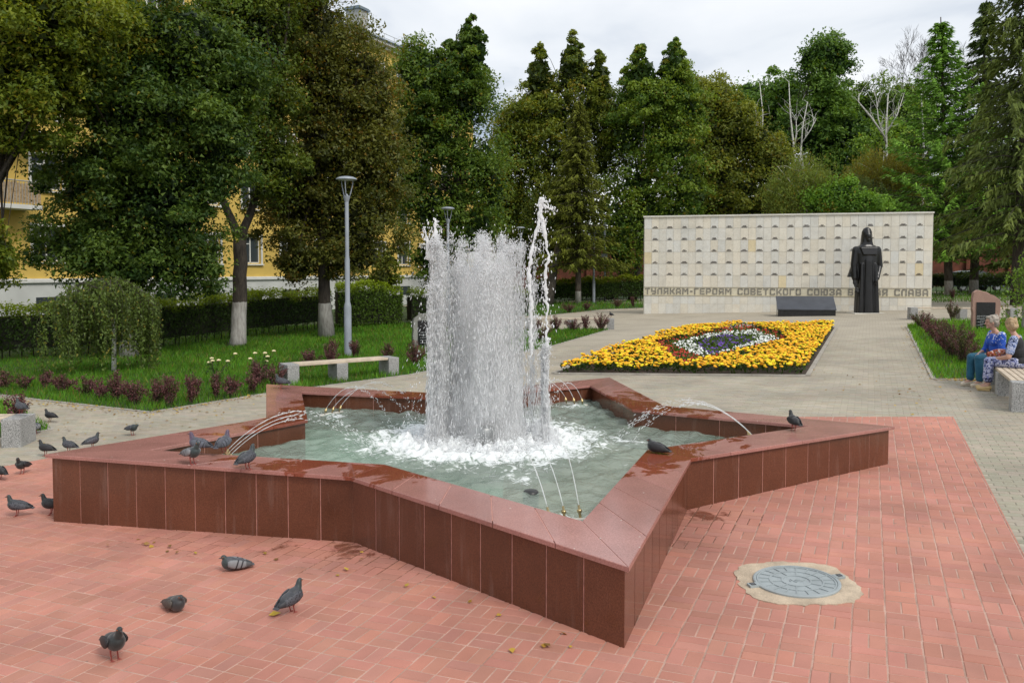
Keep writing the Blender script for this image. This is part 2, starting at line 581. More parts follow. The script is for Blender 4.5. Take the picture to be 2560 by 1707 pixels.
# grey pavers in running bond
cells = []
HOLES = [LAWN_L, LAWN_R, LAWN_S, BED, RED]
for iu in range(0, 290):
    for iv in range(-95, 60):
        u0, v0 = iu * 0.1 + 0.02, iv * 0.2 + (0.1 if iu % 2 else 0.0)
        c = uv(u0, v0)
        if not in_view(c[0], c[1], 25.0): continue
        if inside(STAR_O, c[0], c[1]): continue
        if any(inside(h, c[0], c[1]) for h in HOLES): continue
        cells.append((rect_uv(u0, v0, 0.1, 0.2), c, True, 0))
lay(cells, pavement, m_grey, 'paver', None, 0.006, 300, 0.17)

# lawns: soil sheets, grass blades, concrete edging
def lawn(poly, name):
    mb = MB(); mb.prism(poly, -0.02, 0.012, zf=gz)
    return tag(mb.build(name, m_turf), kind='structure')
lawn_l = lawn(LAWN_L, 'lawn'); lawn_b = lawn(LAWN_B, 'lawn'); lawn_r = lawn(LAWN_R, 'lawn'); lawn_s = lawn(LAWN_S, 'lawn')
m_kerb = mat('concrete_kerb', (0.40, 0.37, 0.32), 0.85, 0.12, 4.0, 0.2, 120, 0.3, 120)
def kerb(pts, name='edging'):
    mb = MB()
    for a, b in zip(pts[:-1], pts[1:]):
        a, b = Vector(a), Vector(b); d = (b - a); L = d.length; d.normalize(); nrm = Vector((-d.y, d.x)) * 0.04
        n = max(1, int(L))
        for i in range(n):
            p, q = a.lerp(b, i / n + 0.003 / L), a.lerp(b, (i + 1) / n - 0.003 / L)
            mb.prism([(p - nrm)[:], (q - nrm)[:], (q + nrm)[:], (p + nrm)[:]], -0.04, 0.022, zf=gz)
    return tag(mb.build(name, m_kerb), kind='structure')
kerb(LAWN_L[1:8], 'kerb'); kerb(LAWN_R[:3], 'kerb'); kerb([LAWN_R[8], LAWN_R[0]], 'kerb'); kerb(LAWN_S[:4], 'kerb'); kerb([LAWN_R[7], LAWN_R[8]], 'kerb')
kerb(LAWN_B[1:6], 'kerb')

def leaf_cloud(name, P, T, N, L, Wd, C, mt, parent=None, fold=0.12):
    """P centres, T long axis, N normals, L lengths, Wd widths, C colours: one small folded blade for each"""
    n = len(P)
    tri = n > 2500                                    # far too small to show a fold: one triangle each
    T = T / (np.linalg.norm(T, axis=1, keepdims=True) + 1e-9)
    B = np.cross(N, T); B /= (np.linalg.norm(B, axis=1, keepdims=True) + 1e-9)
    Nn = np.cross(T, B)
    v = np.empty((n, 4, 3), np.float32)
    v[:, 0] = P - T * L[:, None] * 0.5
    v[:, 1] = P + B * Wd[:, None] * 0.5 + Nn * (fold * Wd)[:, None] - T * (0.08 * L)[:, None]
    v[:, 2] = P + T * L[:, None] * 0.5
    v[:, 3] = P - B * Wd[:, None] * 0.5 + Nn * (fold * Wd)[:, None] - T * (0.08 * L)[:, None]
    q = 4
    if tri:
        q = 3
        v = v[:, :3].copy()
        v[:, 0] = P - T * L[:, None] * 0.5 + B * Wd[:, None] * 0.5
        v[:, 1] = P - T * L[:, None] * 0.42 - B * Wd[:, None] * 0.5
    if parent is not None:
        v -= np.array(base_of(parent), np.float32)
    me = bpy.data.meshes.new(name)
    me.vertices.add(q * n); me.vertices.foreach_set('co', v.ravel())
    me.loops.add(q * n); me.loops.foreach_set('vertex_index', np.arange(q * n, dtype=np.int32))
    me.polygons.add(n)
    me.polygons.foreach_set('loop_start', np.arange(0, q * n, q, dtype=np.int32))
    me.polygons.foreach_set('loop_total', np.full(n, q, dtype=np.int32))
    a = me.color_attributes.new('tint', 'FLOAT_COLOR', 'POINT')
    c = np.ones((n, q, 4), np.float32); c[:, :, :3] = C[:, None, :]
    a.data.foreach_set('color', c.ravel())
    me.update(calc_edges=True)
    return link(name, me, mt, parent)

m_grass = leaf_mat('grass_blade', 0.55, 0.3, 0.25)
def grass(poly, n, box, hmin, hmax, name, label, col=(0.085, 0.235, 0.016), gap=0.3):
    x = rng.uniform(box[0], box[2], n * 3); y = rng.uniform(box[1], box[3], n * 3)
    # denser towards the camera
    keep = inside_np(poly, x, y) & (np.abs(x) < 0.66 * y + 1) & (rng.random(n * 3) < np.clip((box[1] + 2.0) / y, 0.15, 1) ** 1.3)
    x, y = x[keep][:n], y[keep][:n]
    m = len(x)
    pat = np.clip(np.sin(x * 1.7 + np.sin(y * 1.1) * 2) * np.sin(y * 1.3 + 1.0 + np.sin(x * .8)) * 0.35 + 0.25 * np.sin(x * 5.1 + y * 2.3) * np.sin(y * 4.7 - x) + 0.5, 0, 1)
    far = np.clip(y / 15, 1, 2.4)
    h = rng.uniform(hmin, hmax, m) * (0.75 + 0.5 * pat)
    ang = rng.uniform(0, 2 * np.pi, m)
    lean = rng.uniform(0.1, 0.75, m)
    T = np.stack([np.cos(ang) * lean, np.sin(ang) * lean, np.ones(m)], 1)
    N = np.stack([rng.normal(0, 1, m), rng.normal(0, 1, m), rng.normal(0, 0.2, m)], 1)
    z = SLOPE * np.clip(x, -30, 30) + 0.012 + h * 0.42
    P = np.stack([x, y, z], 1)
    k = rng.uniform(0.6, 1.4, m)[:, None] * (0.6 + 0.65 * pat)[:, None]
    C = np.array(col)[None] * k
    dry = rng.random(m) < 0.05
    C[dry] = np.array([0.20, 0.17, 0.05])
    C[:, 0] *= rng.uniform(0.8, 1.5, m)
    return tag(leaf_cloud(name, P, T, N, h, 0.011 * far * rng.uniform(.8, 1.5, m), C, m_grass), label, 'grass', kind='stuff')
grass(LAWN_L, 110000, (-22, 14.4, 3.7, 38), 0.08, 0.2, 'grass', 'lush green grass of the lawn left of the fountain')
grass(LAWN_R, 40000, (8, 14, 24, 31), 0.08, 0.2, 'grass', 'bright green grass beside the bench with two women', (0.12, 0.32, 0.018))
grass(LAWN_S, 9000, (-14, 12, -7, 18), 0.07, 0.17, 'grass', 'small grass corner behind the bench at the left edge', (0.11, 0.29, 0.018))
grass(LAWN_B, 22000, (-4, 41.5, 34, 58), 0.1, 0.22, 'grass', 'far strip of grass under the trees behind the memorial wall')
# ------------------------------------------------------------------ star-shaped fountain
ZC, ZW = 0.555, 0.335            # top of the coping, water level

def granite(name, base, dark, wet=False, rough=0.22):
    m, nt, p, out = new_mat(name)
    pos = n_pos(nt)
    g = n_noise(nt, pos, 95.0, 3.0, 0.75)
    c = n_ramp(nt, g, [(0.34, tuple((a + b) / 2 for a, b in zip(dark, base))), (0.5, base), (0.68, tuple(min(1, x * 1.28) for x in base))])
    f = n_noise(nt, pos, 2.3, 4.0)
    c = n_mix(nt, 1.0, c, n_ramp(nt, f, [(0.3, 0.86), (0.7, 1.08)]), 'MULTIPLY')
    c = n_tint(nt, c)
    rv = None
    if wet:
        # splashed film of water near the basin, dry towards the points of the star
        d = nt.nodes.new('ShaderNodeVectorMath'); d.operation = 'DISTANCE'; d.inputs[1].default_value = (FC[0], FC[1], ZC)
        nt.links.new(pos, d.inputs[0])
        w = n_noise(nt, pos, 2.2, 6.0, 0.65, 0.6)
        s = n_math(nt, 'SUBTRACT', n_math(nt, 'ADD', n_math(nt, 'MULTIPLY', w, 3.2), 1.22), d.outputs['Value'])
        mask = n_ramp(nt, s, [(0.0, 0.0), (0.10, 1.0)])
        c = n_mix(nt, mask, c, n_mix(nt, 1.0, c, (0.62, 0.36, 0.24), 'MULTIPLY'))
        # droppings and specks
        vo = nt.nodes.new('ShaderNodeTexVoronoi'); vo.inputs['Scale'].default_value = 7.0; vo.inputs['Randomness'].default_value = 1.0
        nt.links.new(pos, vo.inputs['Vector'])
        n2 = n_noise(nt, pos, 30.0, 2.0)
        sp = n_math(nt, 'LESS_THAN', n_math(nt, 'ADD', vo.outputs['Distance'], n_math(nt, 'MULTIPLY', n2, 0.22)), 0.148)
        c = n_mix(nt, n_math(nt, 'MULTIPLY', sp, 0.75), c, (0.62, 0.58, 0.52))
        r = nt.nodes.new('ShaderNodeMapRange'); r.inputs[3].default_value = rough; r.inputs[4].default_value = 0.04
        nt.links.new(mask, r.inputs[0]); nt.links.new(r.outputs[0], p.inputs['Roughness'])
    else:
        # streaks and dull patches
        st = n_noise(nt, pos, 5.0, 5.0)
        mp = nt.nodes.new('ShaderNodeMapping'); mp.inputs['Scale'].default_value = (1, 1, .12); nt.links.new(pos, mp.inputs['Vector'])
        lime = n_ramp(nt, n_noise(nt, mp.outputs[0], 9.0, 5.0, .7), [(.54, 0.0), (.72, .22)])
        c = n_mix(nt, lime, c, (.30, .21, .18))
        r = nt.nodes.new('ShaderNodeMapRange'); r.inputs[3].default_value = rough * 0.7; r.inputs[4].default_value = rough * 1.5
        nt.links.new(st, r.inputs[0]); nt.links.new(r.outputs[0], p.inputs['Roughness'])
    nt.links.new(c, p.inputs['Base Color'])
    p.inputs['Specular IOR Level'].default_value = 0.5
    return m
m_gran_wall = granite('polished_red_granite_wall', (0.128, 0.046, 0.025), (0.056, 0.020, 0.012), rough=0.16)
m_gran_top = granite('polished_red_granite_top', (0.37, 0.175, 0.15), (0.21, 0.085, 0.07), True, 0.15)
m_grout = mat('pinkish_grout', (0.55, 0.27, 0.22), 0.9, 0.15, 20)
m_pool = mat('pale_green_basin', (0.50, 0.62, 0.54), 0.7, 0.10, 2.0)

fountain = empty('star_fountain', (FC[0], FC[1], gz(FC[0])), 'five-pointed star fountain basin faced with polished red granite panels', 'fountain')
def off(poly, d):
    """offset a closed counter-clockwise polygon inwards by d"""
    n = len(poly); res = []
    for i in range(n):
        a, b, c = Vector(poly[i - 1]), Vector(poly[i]), Vector(poly[(i + 1) % n])
        e1 = (b - a).normalized(); e2 = (c - b).normalized()
        n1 = Vector((-e1.y, e1.x)); n2 = Vector((-e2.y, e2.x))
        k = d / max(0.25, (1 + n1.dot(n2)))
        res.append(((b + (n1 + n2) * k).x, (b + (n1 + n2) * k).y))
    return res
WALL_O = off(STAR_O, 0.035)      # face of the granite panels
CORE_O = off(STAR_O, 0.062)
WALL_I = off(STAR_I, -0.03)
CORE_I = off(STAR_I, -0.055)
GROUT_O = off(STAR_O, 0.0375); GROUT_I = off(STAR_I, -0.0325)
N10 = 10
# masonry core behind the panels, seen only in the grout joints
mb = MB()
vs, fs = [], []
for i in range(N10):
    for P in (GROUT_O, GROUT_I):
        x, y = P[i]
        vs += [(x, y, -0.3), (x, y, ZC - 0.0022)]
for i in range(N10):
    j = (i + 1) % N10
    a, b = 4 * i, 4 * j
    fs += [(a, b, b + 1, a + 1), (b + 2, a + 2, a + 3, b + 3), (a + 1, b + 1, b + 3, a + 3)]
mb.add(vs, fs)
mb.build('core', m_grout, fountain)
# basin floor
mb = MB(); mb.prism(CORE_I, -0.25, ZW - 0.33)
mb.build('basin_floor', m_pool, fountain)

def panels(W, C, zt, zb, size, name, mt, flip=False):
    r = random.Random(7)
    for i in range(N10):
        a, b = Vector(W[i]), Vector(W[(i + 1) % N10])
        ca, cb = Vector(C[i]), Vector(C[(i + 1) % N10])
        L = (b - a).length; n = max(2, round(L / size))
        for k in range(n):
            t0, t1 = k / n + (0.0048 / L if k else 0), (k + 1) / n - (0.0048 / L if k < n - 1 else 0)
            p0, p1, q0, q1 = a.lerp(b, t0), a.lerp(b, t1), ca.lerp(cb, t0), ca.lerp(cb, t1)
            mb = MB(); kx = 0.88 + 0.24 * r.random()
            zz = lambda p: (gz(p.x) + 0.004) if zb is None else zb
            vs = [(p0.x, p0.y, zz(p0)), (p1.x, p1.y, zz(p1)), (p1.x, p1.y, zt), (p0.x, p0.y, zt),
                  (q0.x, q0.y, zz(p0)), (q1.x, q1.y, zz(p1)), (q1.x, q1.y, zt), (q0.x, q0.y, zt)]
            fs = [(0, 1, 2, 3), (5, 4, 7, 6), (4, 0, 3, 7), (1, 5, 6, 2), (3, 2, 6, 7), (4, 5, 1, 0)]
            if flip: fs = [f[::-1] for f in fs]
            mb.add(vs, fs, (kx, kx, kx))
            mb.build(name, mt, fountain)
panels(WALL_O, CORE_O, ZC - 0.034, None, 0.335, 'wall_panel', m_gran_wall)
panels(WALL_I, CORE_I, ZC - 0.034, 0.0, 0.62, 'inner_panel', m_gran_wall, True)
# coping slabs, mitred at every corner
r = random.Random(9)
for i in range(N10):
    j = (i + 1) % N10
    a, b, c, d = Vector(STAR_O[i]), Vector(STAR_O[j]), Vector(STAR_I[i]), Vector(STAR_I[j])
    L = (b - a).length; n = max(3, round(L / 0.56))
    for k in range(n):
        e0, e1 = (0.0035 / L if k else 0.0012 / L), (0.0035 / L if k < n - 1 else 0.0012 / L)
        t0, t1 = k / n + e0, (k + 1) / n - e1
        p = [a.lerp(b, t0), a.lerp(b, t1), c.lerp(d, t1), c.lerp(d, t0)]
        mb = MB(); kx = 0.93 + 0.14 * r.random(); e = r.uniform(0, 0.0012)
        ch = 0.004; m = sum(p, Vector((0, 0))) / 4
        vs = []
        for z, s in ((ZC - 0.033, 1.0), (ZC - ch + e, 1.0), (ZC + e, 1 - ch / 0.35)):
            for q in p:
                w = m + (q - m) * s
                vs.append((w.x, w.y, z))
        fs = [(3, 2, 1, 0), (8, 9, 10, 11)]
        for q in range(4):
            q2 = (q + 1) % 4
            fs += [(q, q2, 4 + q2, 4 + q), (4 + q, 4 + q2, 8 + q2, 8 + q)]
        mb.add(vs, fs, (kx, kx, kx))
        mb.build('coping_slab', m_gran_top, fountain)

# pool water
def water_mat():
    m, nt, p, out = new_mat('pool_water')
    pos = n_pos(nt)
    at = nt.nodes.new('ShaderNodeAttribute'); at.attribute_name = 'tint'
    sep = nt.nodes.new('ShaderNodeSeparateColor'); nt.links.new(at.outputs['Color'], sep.inputs[0])
    fo = n_noise(nt, pos, 7.0, 8.0, 0.62, 1.4)
    f2 = n_noise(nt, pos, 26.0, 4.0, 0.6, 0.8)
    s = n_math(nt, 'ADD', sep.outputs[0], n_math(nt, 'MULTIPLY', n_math(nt, 'SUBTRACT', fo, 0.5), 1.7))
    s = n_math(nt, 'ADD', s, n_math(nt, 'MULTIPLY', n_math(nt, 'SUBTRACT', f2, 0.5), 0.5))
    foam = n_ramp(nt, s, [(0.42, 0.0), (0.62, 0.8), (0.9, 1.0)])
    lo = n_noise(nt, pos, 1.5, 3.0)
    body = n_ramp(nt, lo, [(0.3, (0.27, 0.35, 0.285)), (0.7, (0.45, 0.52, 0.455))])
    c = n_mix(nt, foam, body, (0.86, 0.89, 0.90))
    nt.links.new(c, p.inputs['Base Color'])
    rr = nt.nodes.new('ShaderNodeMapRange'); rr.inputs[3].default_value = 0.04; rr.inputs[4].default_value = 0.6
    nt.links.new(foam, rr.inputs[0]); nt.links.new(rr.outputs[0], p.inputs['Roughness'])
    p.inputs['IOR'].default_value = 1.33
    rip = n_noise(nt, pos, 9.0, 5.0, 0.55, 0.6)
    n_bump(nt, p, rip, 0.7, 0.06)
    tr = nt.nodes.new('ShaderNodeBsdfTransparent'); tr.inputs['Color'].default_value = (0.74, 0.88, 0.80, 1)
    mx = nt.nodes.new('ShaderNodeMixShader')
    fac = n_math(nt, 'ADD', n_math(nt, 'MULTIPLY', foam, 0.45), 0.55)
    nt.links.new(fac, mx.inputs[0]); nt.links.new(tr.outputs[0], mx.inputs[1]); nt.links.new(p.outputs[0], mx.inputs[2])
    nt.links.new(mx.outputs[0], out.inputs['Surface'])
    return m
m_water = water_mat()
JETS = [(-2.98, 8.55), (0.42, 6.52), (2.81, 9.58), (0.93, 12.25), (-2.5, 11.45)]     # nozzle groups near the five inner points
step = 0.045
xs = np.arange(-3.75, 3.6, step); ys = np.arange(5.7, 12.95, step)
X, Y = np.meshgrid(xs, ys)
D = np.hypot(X - FC[0], Y - FC[1])
Zw = np.full_like(X, ZW)
for k in range(26):                                   # crossing wavelets
    a = rng.uniform(0, 2 * np.pi); lam = rng.uniform(0.13, 0.6); ph = rng.uniform(0, 6.28)
    Zw += 0.0032 * (lam / 0.3) ** 0.6 * np.sin((X * np.cos(a) + Y * np.sin(a)) * 2 * np.pi / lam + ph + 1.3 * np.sin(D * 2 + k))
Zw += 0.016 * np.sin(D * 2 * np.pi / 0.42) * np.exp(-np.clip(D - 0.7, 0, 9) / 1.1)
Zw += 0.05 * rng.normal(0, 1, X.shape) * np.exp(-((D - 0.55) / 0.55) ** 2)
idx = np.arange(X.size).reshape(X.shape)
PI_ = off(STAR_I, -0.045)
mid = inside_np(PI_, (X[:-1, :-1] + step / 2).ravel(), (Y[:-1, :-1] + step / 2).ravel()).reshape(X.shape[0] - 1, -1)
big = mid.copy()
big[1:] |= mid[:-1]; big[:-1] |= mid[1:]; big[:, 1:] |= mid[:, :-1]; big[:, :-1] |= mid[:, 1:]
q = np.stack([idx[:-1, :-1][big], idx[:-1, 1:][big], idx[1:, 1:][big], idx[1:, :-1][big]], 1)
# push the rim cells back under the granite
me = bpy.data.meshes.new('water')
used, inv = np.unique(q, return_inverse=True); q = inv.reshape(q.shape)
PX, PY, PZ = X.ravel()[used], Y.ravel()[used], Zw.ravel()[used]
me.from_pydata(np.stack([PX, PY, PZ], 1).tolist(), [], q.tolist())
foam = np.exp(-(np.clip(np.hypot(PX - FC[0], (PY - FC[1]) * 1.0) - 0.78, 0, 9) / 0.75) ** 1.4) * 0.95
for jx, jy in JETS:
    dx, dy = FC[0] - jx, FC[1] - jy; L = math.hypot(dx, dy)
    for tt in (1.45, 0.1):
        lx, ly = jx + dx / L * tt, jy + dy / L * tt
        foam = np.maximum(foam, 0.55 * np.exp(-(np.hypot(PX - lx, PY - ly) / 0.28) ** 2))
a = me.color_attributes.new('tint', 'FLOAT_COLOR', 'POINT')
cc = np.ones((len(PX), 4), np.float32); cc[:, 0] = foam; a.data.foreach_set('color', cc.ravel())
water = link('water', me, m_water, None, True)
tag(water, kind='structure')

# spray, streams and drops
def spray_mat(name, white, alpha, rough=0.25):
    m, nt, p, out = new_mat(name)
    p.inputs['Base Color'].default_value = (*white, 1)
    p.inputs['Roughness'].default_value = rough
    p.inputs['Subsurface Weight'].default_value = 0.0
    tl = nt.nodes.new('ShaderNodeBsdfTranslucent'); tl.inputs['Color'].default_value = (*white, 1)
    m1 = nt.nodes.new('ShaderNodeMixShader'); m1.inputs[0].default_value = 0.5
    nt.links.new(p.outputs[0], m1.inputs[1]); nt.links.new(tl.outputs[0], m1.inputs[2])
    tr = nt.nodes.new('ShaderNodeBsdfTransparent')
    m2 = nt.nodes.new('ShaderNodeMixShader'); m2.inputs[0].default_value = alpha
    nt.links.new(tr.outputs[0], m2.inputs[1]); nt.links.new(m1.outputs[0], m2.inputs[2])
    nt.links.new(m2.outputs[0], out.inputs['Surface'])
    return m
m_spray = spray_mat('white_spray', (0.97, 0.975, 0.985), 0.78)
m_drop = spray_mat('water_drop', (0.97, 0.975, 0.985), 0.9)

def drops(name, P, T, L, R, mt, parent=None):
    """stretched octahedral drops"""
    n = len(P)
    T = T / (np.linalg.norm(T, axis=1, keepdims=True) + 1e-9)
    ref = np.where(np.abs(T[:, 2:3]) > 0.9, np.array([[1., 0, 0]]), np.array([[0, 0, 1.]]))
    A = np.cross(T, ref); A /= np.linalg.norm(A, axis=1, keepdims=True)
    B = np.cross(T, A)
    ph = rng.uniform(0, 6.28, n)[:, None]
    A, B = A * np.cos(ph) + B * np.sin(ph), B * np.cos(ph) - A * np.sin(ph)
    v = np.empty((n, 5, 3), np.float32)
    R_ = R[:, None] * 1.15
    v[:, 0] = P - T * L[:, None] * 0.5; v[:, 4] = P + T * L[:, None] * 0.5
    for k in range(3):
        w = A * math.cos(2.0944 * k) + B * math.sin(2.0944 * k)
        v[:, 1 + k] = P + w * R_ + T * (L * rng.uniform(-.15, .15, n))[:, None]
    if parent is not None: v -= np.array(base_of(parent), np.float32)
    f = np.array([(0, 2, 1), (0, 3, 2), (0, 1, 3), (4, 1, 2), (4, 2, 3), (4, 3, 1)], np.int32)
    F = (np.arange(n, dtype=np.int32) * 5)[:, None, None] + f[None]
    me = bpy.data.meshes.new(name)
    me.vertices.add(5 * n); me.vertices.foreach_set('co', v.ravel())
    me.loops.add(18 * n); me.loops.foreach_set('vertex_index', F.ravel())
    me.polygons.add(6 * n)
    me.polygons.foreach_set('loop_start', np.arange(0, 18 * n, 3, dtype=np.int32)); me.polygons.foreach_set('loop_total', np.full(6 * n, 3, dtype=np.int32))
    me.update(calc_edges=True)
    return link(name, me, mt, parent, True)

jet = empty('fountain_jet', (FC[0], FC[1], ZW), 'tall white column of spray rising in the middle of the star fountain', 'water jet')
CXJ, CYJ, RJ = -0.29, 9.8, 0.62
m_steel = mat('dull_steel', (0.30, 0.31, 0.31), 0.4, 0.15, 8.0, metal=0.8)
mb = MB(); mb.lathe([(0.13, -0.1), (0.13, 0.17), (0.11, 0.19), (0.04, 0.2)], (CXJ - .03, CYJ - 0.36, ZW + 0.03), 18)
mb.build('nozzle_drum', m_steel, jet, True)
# plumes: (x, y, radius x, radius y, height, drops) - a broad one in the middle, a ragged one on the left, thin ones between
P, T, L, R = [], [], [], []
def plume(cx, cy, rx, ry, h, n, hv, seed, thin=1.0, pw=0.8):
    rr = np.random.default_rng(seed)
    nj = max(3, int(26 * rx / .38))
    ja = rr.uniform(0, 6.28, nj); jr = np.sqrt(rr.random(nj)); jh = h * (1 + hv * rr.uniform(-1, 1, nj)) * (1 - .10 * jr ** 2)
    jx, jy = cx + rx * jr * np.cos(ja), cy + ry * jr * np.sin(ja)
    k = rr.integers(0, nj, n); z = jh[k] * rr.random(n) ** pw
    sp = (0.045 + 0.05 * (1 - z / h)) * rx / .38 + .012
    P.append(np.stack([jx[k] + rr.normal(0, 1, n) * sp, jy[k] + rr.normal(0, 1, n) * sp, ZW + z], 1))
    T.append(np.stack([rr.normal(0, .07, n), rr.normal(0, .07, n), np.ones(n)], 1))
    L.append(rr.uniform(.03, .20, n) * (0.25 + 0.75 * (1 - z / (h * 1.1)))); R.append(rr.uniform(.0016, .0058, n) * thin)
    # frothy heads where the streams turn over
    m = n // 4; k = rr.integers(0, nj, m)
    o = rr.normal(0, 1, (m, 3)) * np.array([.030, .030, .045])
    P.append(np.stack([jx[k], jy[k], ZW + jh[k]], 1) + o + np.array([0, 0, -.02])); T.append(rr.normal(0, 1, (m, 3)) + np.array([0, 0, .6]))
    L.append(rr.uniform(.006, .030, m)); R.append(rr.uniform(.002, .007, m))
plume(-.30, 9.80, .36, .40, 2.28, 25000, .12, 1)
plume(-.85, 9.70, .10, .16, 2.26, 6500, .10, 2)
plume(-.70, 9.95, .10, .20, 1.95, 2200, .25, 3, .8)
plume(.16, 9.85, .10, .25, 2.05, 2600, .22, 4, .8)
plume(.385, 9.62, .035, .08, 1.18, 2600, .10, 5)
plume(-.92, 9.6, .05, .10, 1.7, 1500, .3, 6)
# boiling foot of the column
n = 9000
a = rng.uniform(0, 6.28, n); rr = 0.70 * np.sqrt(rng.random(n)) * 1.25
z = np.abs(rng.normal(0, 0.10, n)) * (1.3 - rr)
P.append(np.stack([CXJ + rr * np.cos(a), CYJ + rr * np.sin(a), ZW + z], 1)); T.append(rng.normal(0, 1, (n, 3)))
L.append(rng.uniform(0.008, 0.035, n)); R.append(rng.uniform(0.002, 0.008, n))
tag(drops('spray', np.concatenate(P), np.concatenate(T), np.concatenate(L), np.concatenate(R), m_spray, jet), kind='stuff')
# fine mist that hangs in the plumes
def mist_mat(name, dens, sc):
    m = bpy.data.materials.new(name); m.use_nodes = True; nt = m.node_tree; nt.nodes.clear()
    out = nt.nodes.new('ShaderNodeOutputMaterial'); v = nt.nodes.new('ShaderNodeVolumePrincipled')
    v.inputs['Color'].default_value = (.998, .998, 1.0, 1); v.inputs['Anisotropy'].default_value = 0.1
    pos = n_pos(nt); mp = nt.nodes.new('ShaderNodeMapping'); mp.inputs['Scale'].default_value = (1, 1, .22); nt.links.new(pos, mp.inputs['Vector'])
    f = n_noise(nt, mp.outputs[0], sc, 3.0, .6, .4)
    r_ = nt.nodes.new('ShaderNodeMapRange'); r_.inputs[1].default_value = .36; r_.inputs[2].default_value = .68; r_.inputs[3].default_value = 0.0; r_.inputs[4].default_value = dens
    nt.links.new(f, r_.inputs[0]); nt.links.new(r_.outputs[0], v.inputs['Density']); nt.links.new(v.outputs[0], out.inputs['Volume'])
    return m
def mist(cx, cy, prof, dens, sc, seed, ky=1.1):
    rr = random.Random(seed); mb = MB(); rings = []
    for r_, z in prof:
        rings.append([(cx + r_ * rr.uniform(.82, 1.12) * math.cos(2 * math.pi * k / 18), cy + ky * r_ * rr.uniform(.85, 1.1) * math.sin(2 * math.pi * k / 18), ZW + z + rr.uniform(-.02, .02)) for k in range(18)])
    mb.loft(rings)
    mb.build('mist', mist_mat('water_mist', dens, sc), jet, True)
mist(-.30, 9.80, [(.52, .03), (.46, .3), (.42, .7), (.40, 1.1), (.385, 1.5), (.375, 1.85), (.34, 2.08), (.25, 2.2)], 6.0, 7.0, 1)
mist(-.86, 9.70, [(.20, .03), (.15, .4), (.13, .9), (.115, 1.4), (.115, 1.8), (.10, 2.1), (.05, 2.28)], 6.0, 11.0, 2)
mist(.36, 9.65, [(.16, .03), (.10, .3), (.075, .7), (.055, 1.05), (.03, 1.2)], 7.0, 11.0, 3)
# flying drops, denser on the windward left
n = 1500
a = rng.uniform(0, 6.28, n); rr = RJ * (1 + np.abs(rng.normal(0, 0.16, n))); z = rng.uniform(0.0, 2.5, n)
x = CXJ + rr * np.cos(a) - np.where(np.cos(a) < -0.2, 0.14 * rng.random(n) * (2.6 - z), 0)
Pd = np.stack([x, CYJ + rr * np.sin(a), ZW + z], 1)
Td = np.stack([-0.35 * (np.cos(a) < 0) + rng.normal(0, .15, n), rng.normal(0, .15, n), -np.ones(n)], 1)
tag(drops('flying_drops', Pd, Td, rng.uniform(0.012, 0.05, n), rng.uniform(0.003, 0.007, n), m_drop, jet), kind='stuff')
# single ragged streams that shoot higher than the rest
def ragged(path, rad, name, seed):
    rr = random.Random(seed); mb = MB()
    pts, rds = [], []
    for i in range(len(path) - 1):
        a, b = Vector(path[i]), Vector(path[i + 1])
        n = max(2, int((b - a).length / 0.035))
        for k in range(n):
            t = k / n
            pts.append(a.lerp(b, t) + Vector((rr.gauss(0, .007), rr.gauss(0, .007), 0))); rds.append((rad[i] * (1 - t) + rad[i + 1] * t) * rr.uniform(0.55, 1.5))
    pts.append(Vector(path[-1])); rds.append(rad[-1])
    mb.tube(pts, rds, 7)
    for k in range(70):
        c = rr.choice(pts)
        q = Vector(c) + Vector((rr.gauss(0, .035), rr.gauss(0, .035), rr.gauss(0, .04)))
        s = rr.uniform(.003, .010); mb.ell(q, (s, s, s * rr.uniform(1, 2.2)), 6, 5)
    return mb.build(name, m_drop, jet, True)
ragged([(0.385, 9.6, 0.36), (0.385, 9.6, 1.1), (0.40, 9.6, 1.5)], [.04, .035, .022], 'stream', 1)
ragged([(0.40, 9.6, 1.48), (0.405, 9.6, 1.9), (0.385, 9.6, 2.25), (0.42, 9.6, 2.5), (0.38, 9.6, 2.72), (0.34, 9.6, 2.95)], [.016, .012, .016, .014, .018, .024], 'stream', 2)
ragged([(0.22, 9.6, 1.3), (0.225, 9.6, 1.9), (0.19, 9.6, 2.3), (0.24, 9.6, 2.6), (0.32, 9.6, 2.92)], [.012, .016, .020, .014, .020], 'stream', 3)
ragged([(0.32, 9.6, 2.88), (0.325, 9.6, 3.02), (0.345, 9.6, 3.17)], [.022, .032, .026], 'stream', 8)
ragged([(0.35, 9.6, 3.10), (0.41, 9.6, 3.05), (0.46, 9.6, 3.03)], [.014, .010, .006], 'stream', 9)
ragged([(-0.90, 9.7, 2.5), (-0.885, 9.7, 2.75), (-0.895, 9.7, 2.93)], [.03, .022, .012], 'stream', 4)
ragged([(-0.97, 9.7, 2.45), (-0.985, 9.7, 2.68), (-1.02, 9.7, 2.82)], [.03, .016, .006], 'stream', 5)
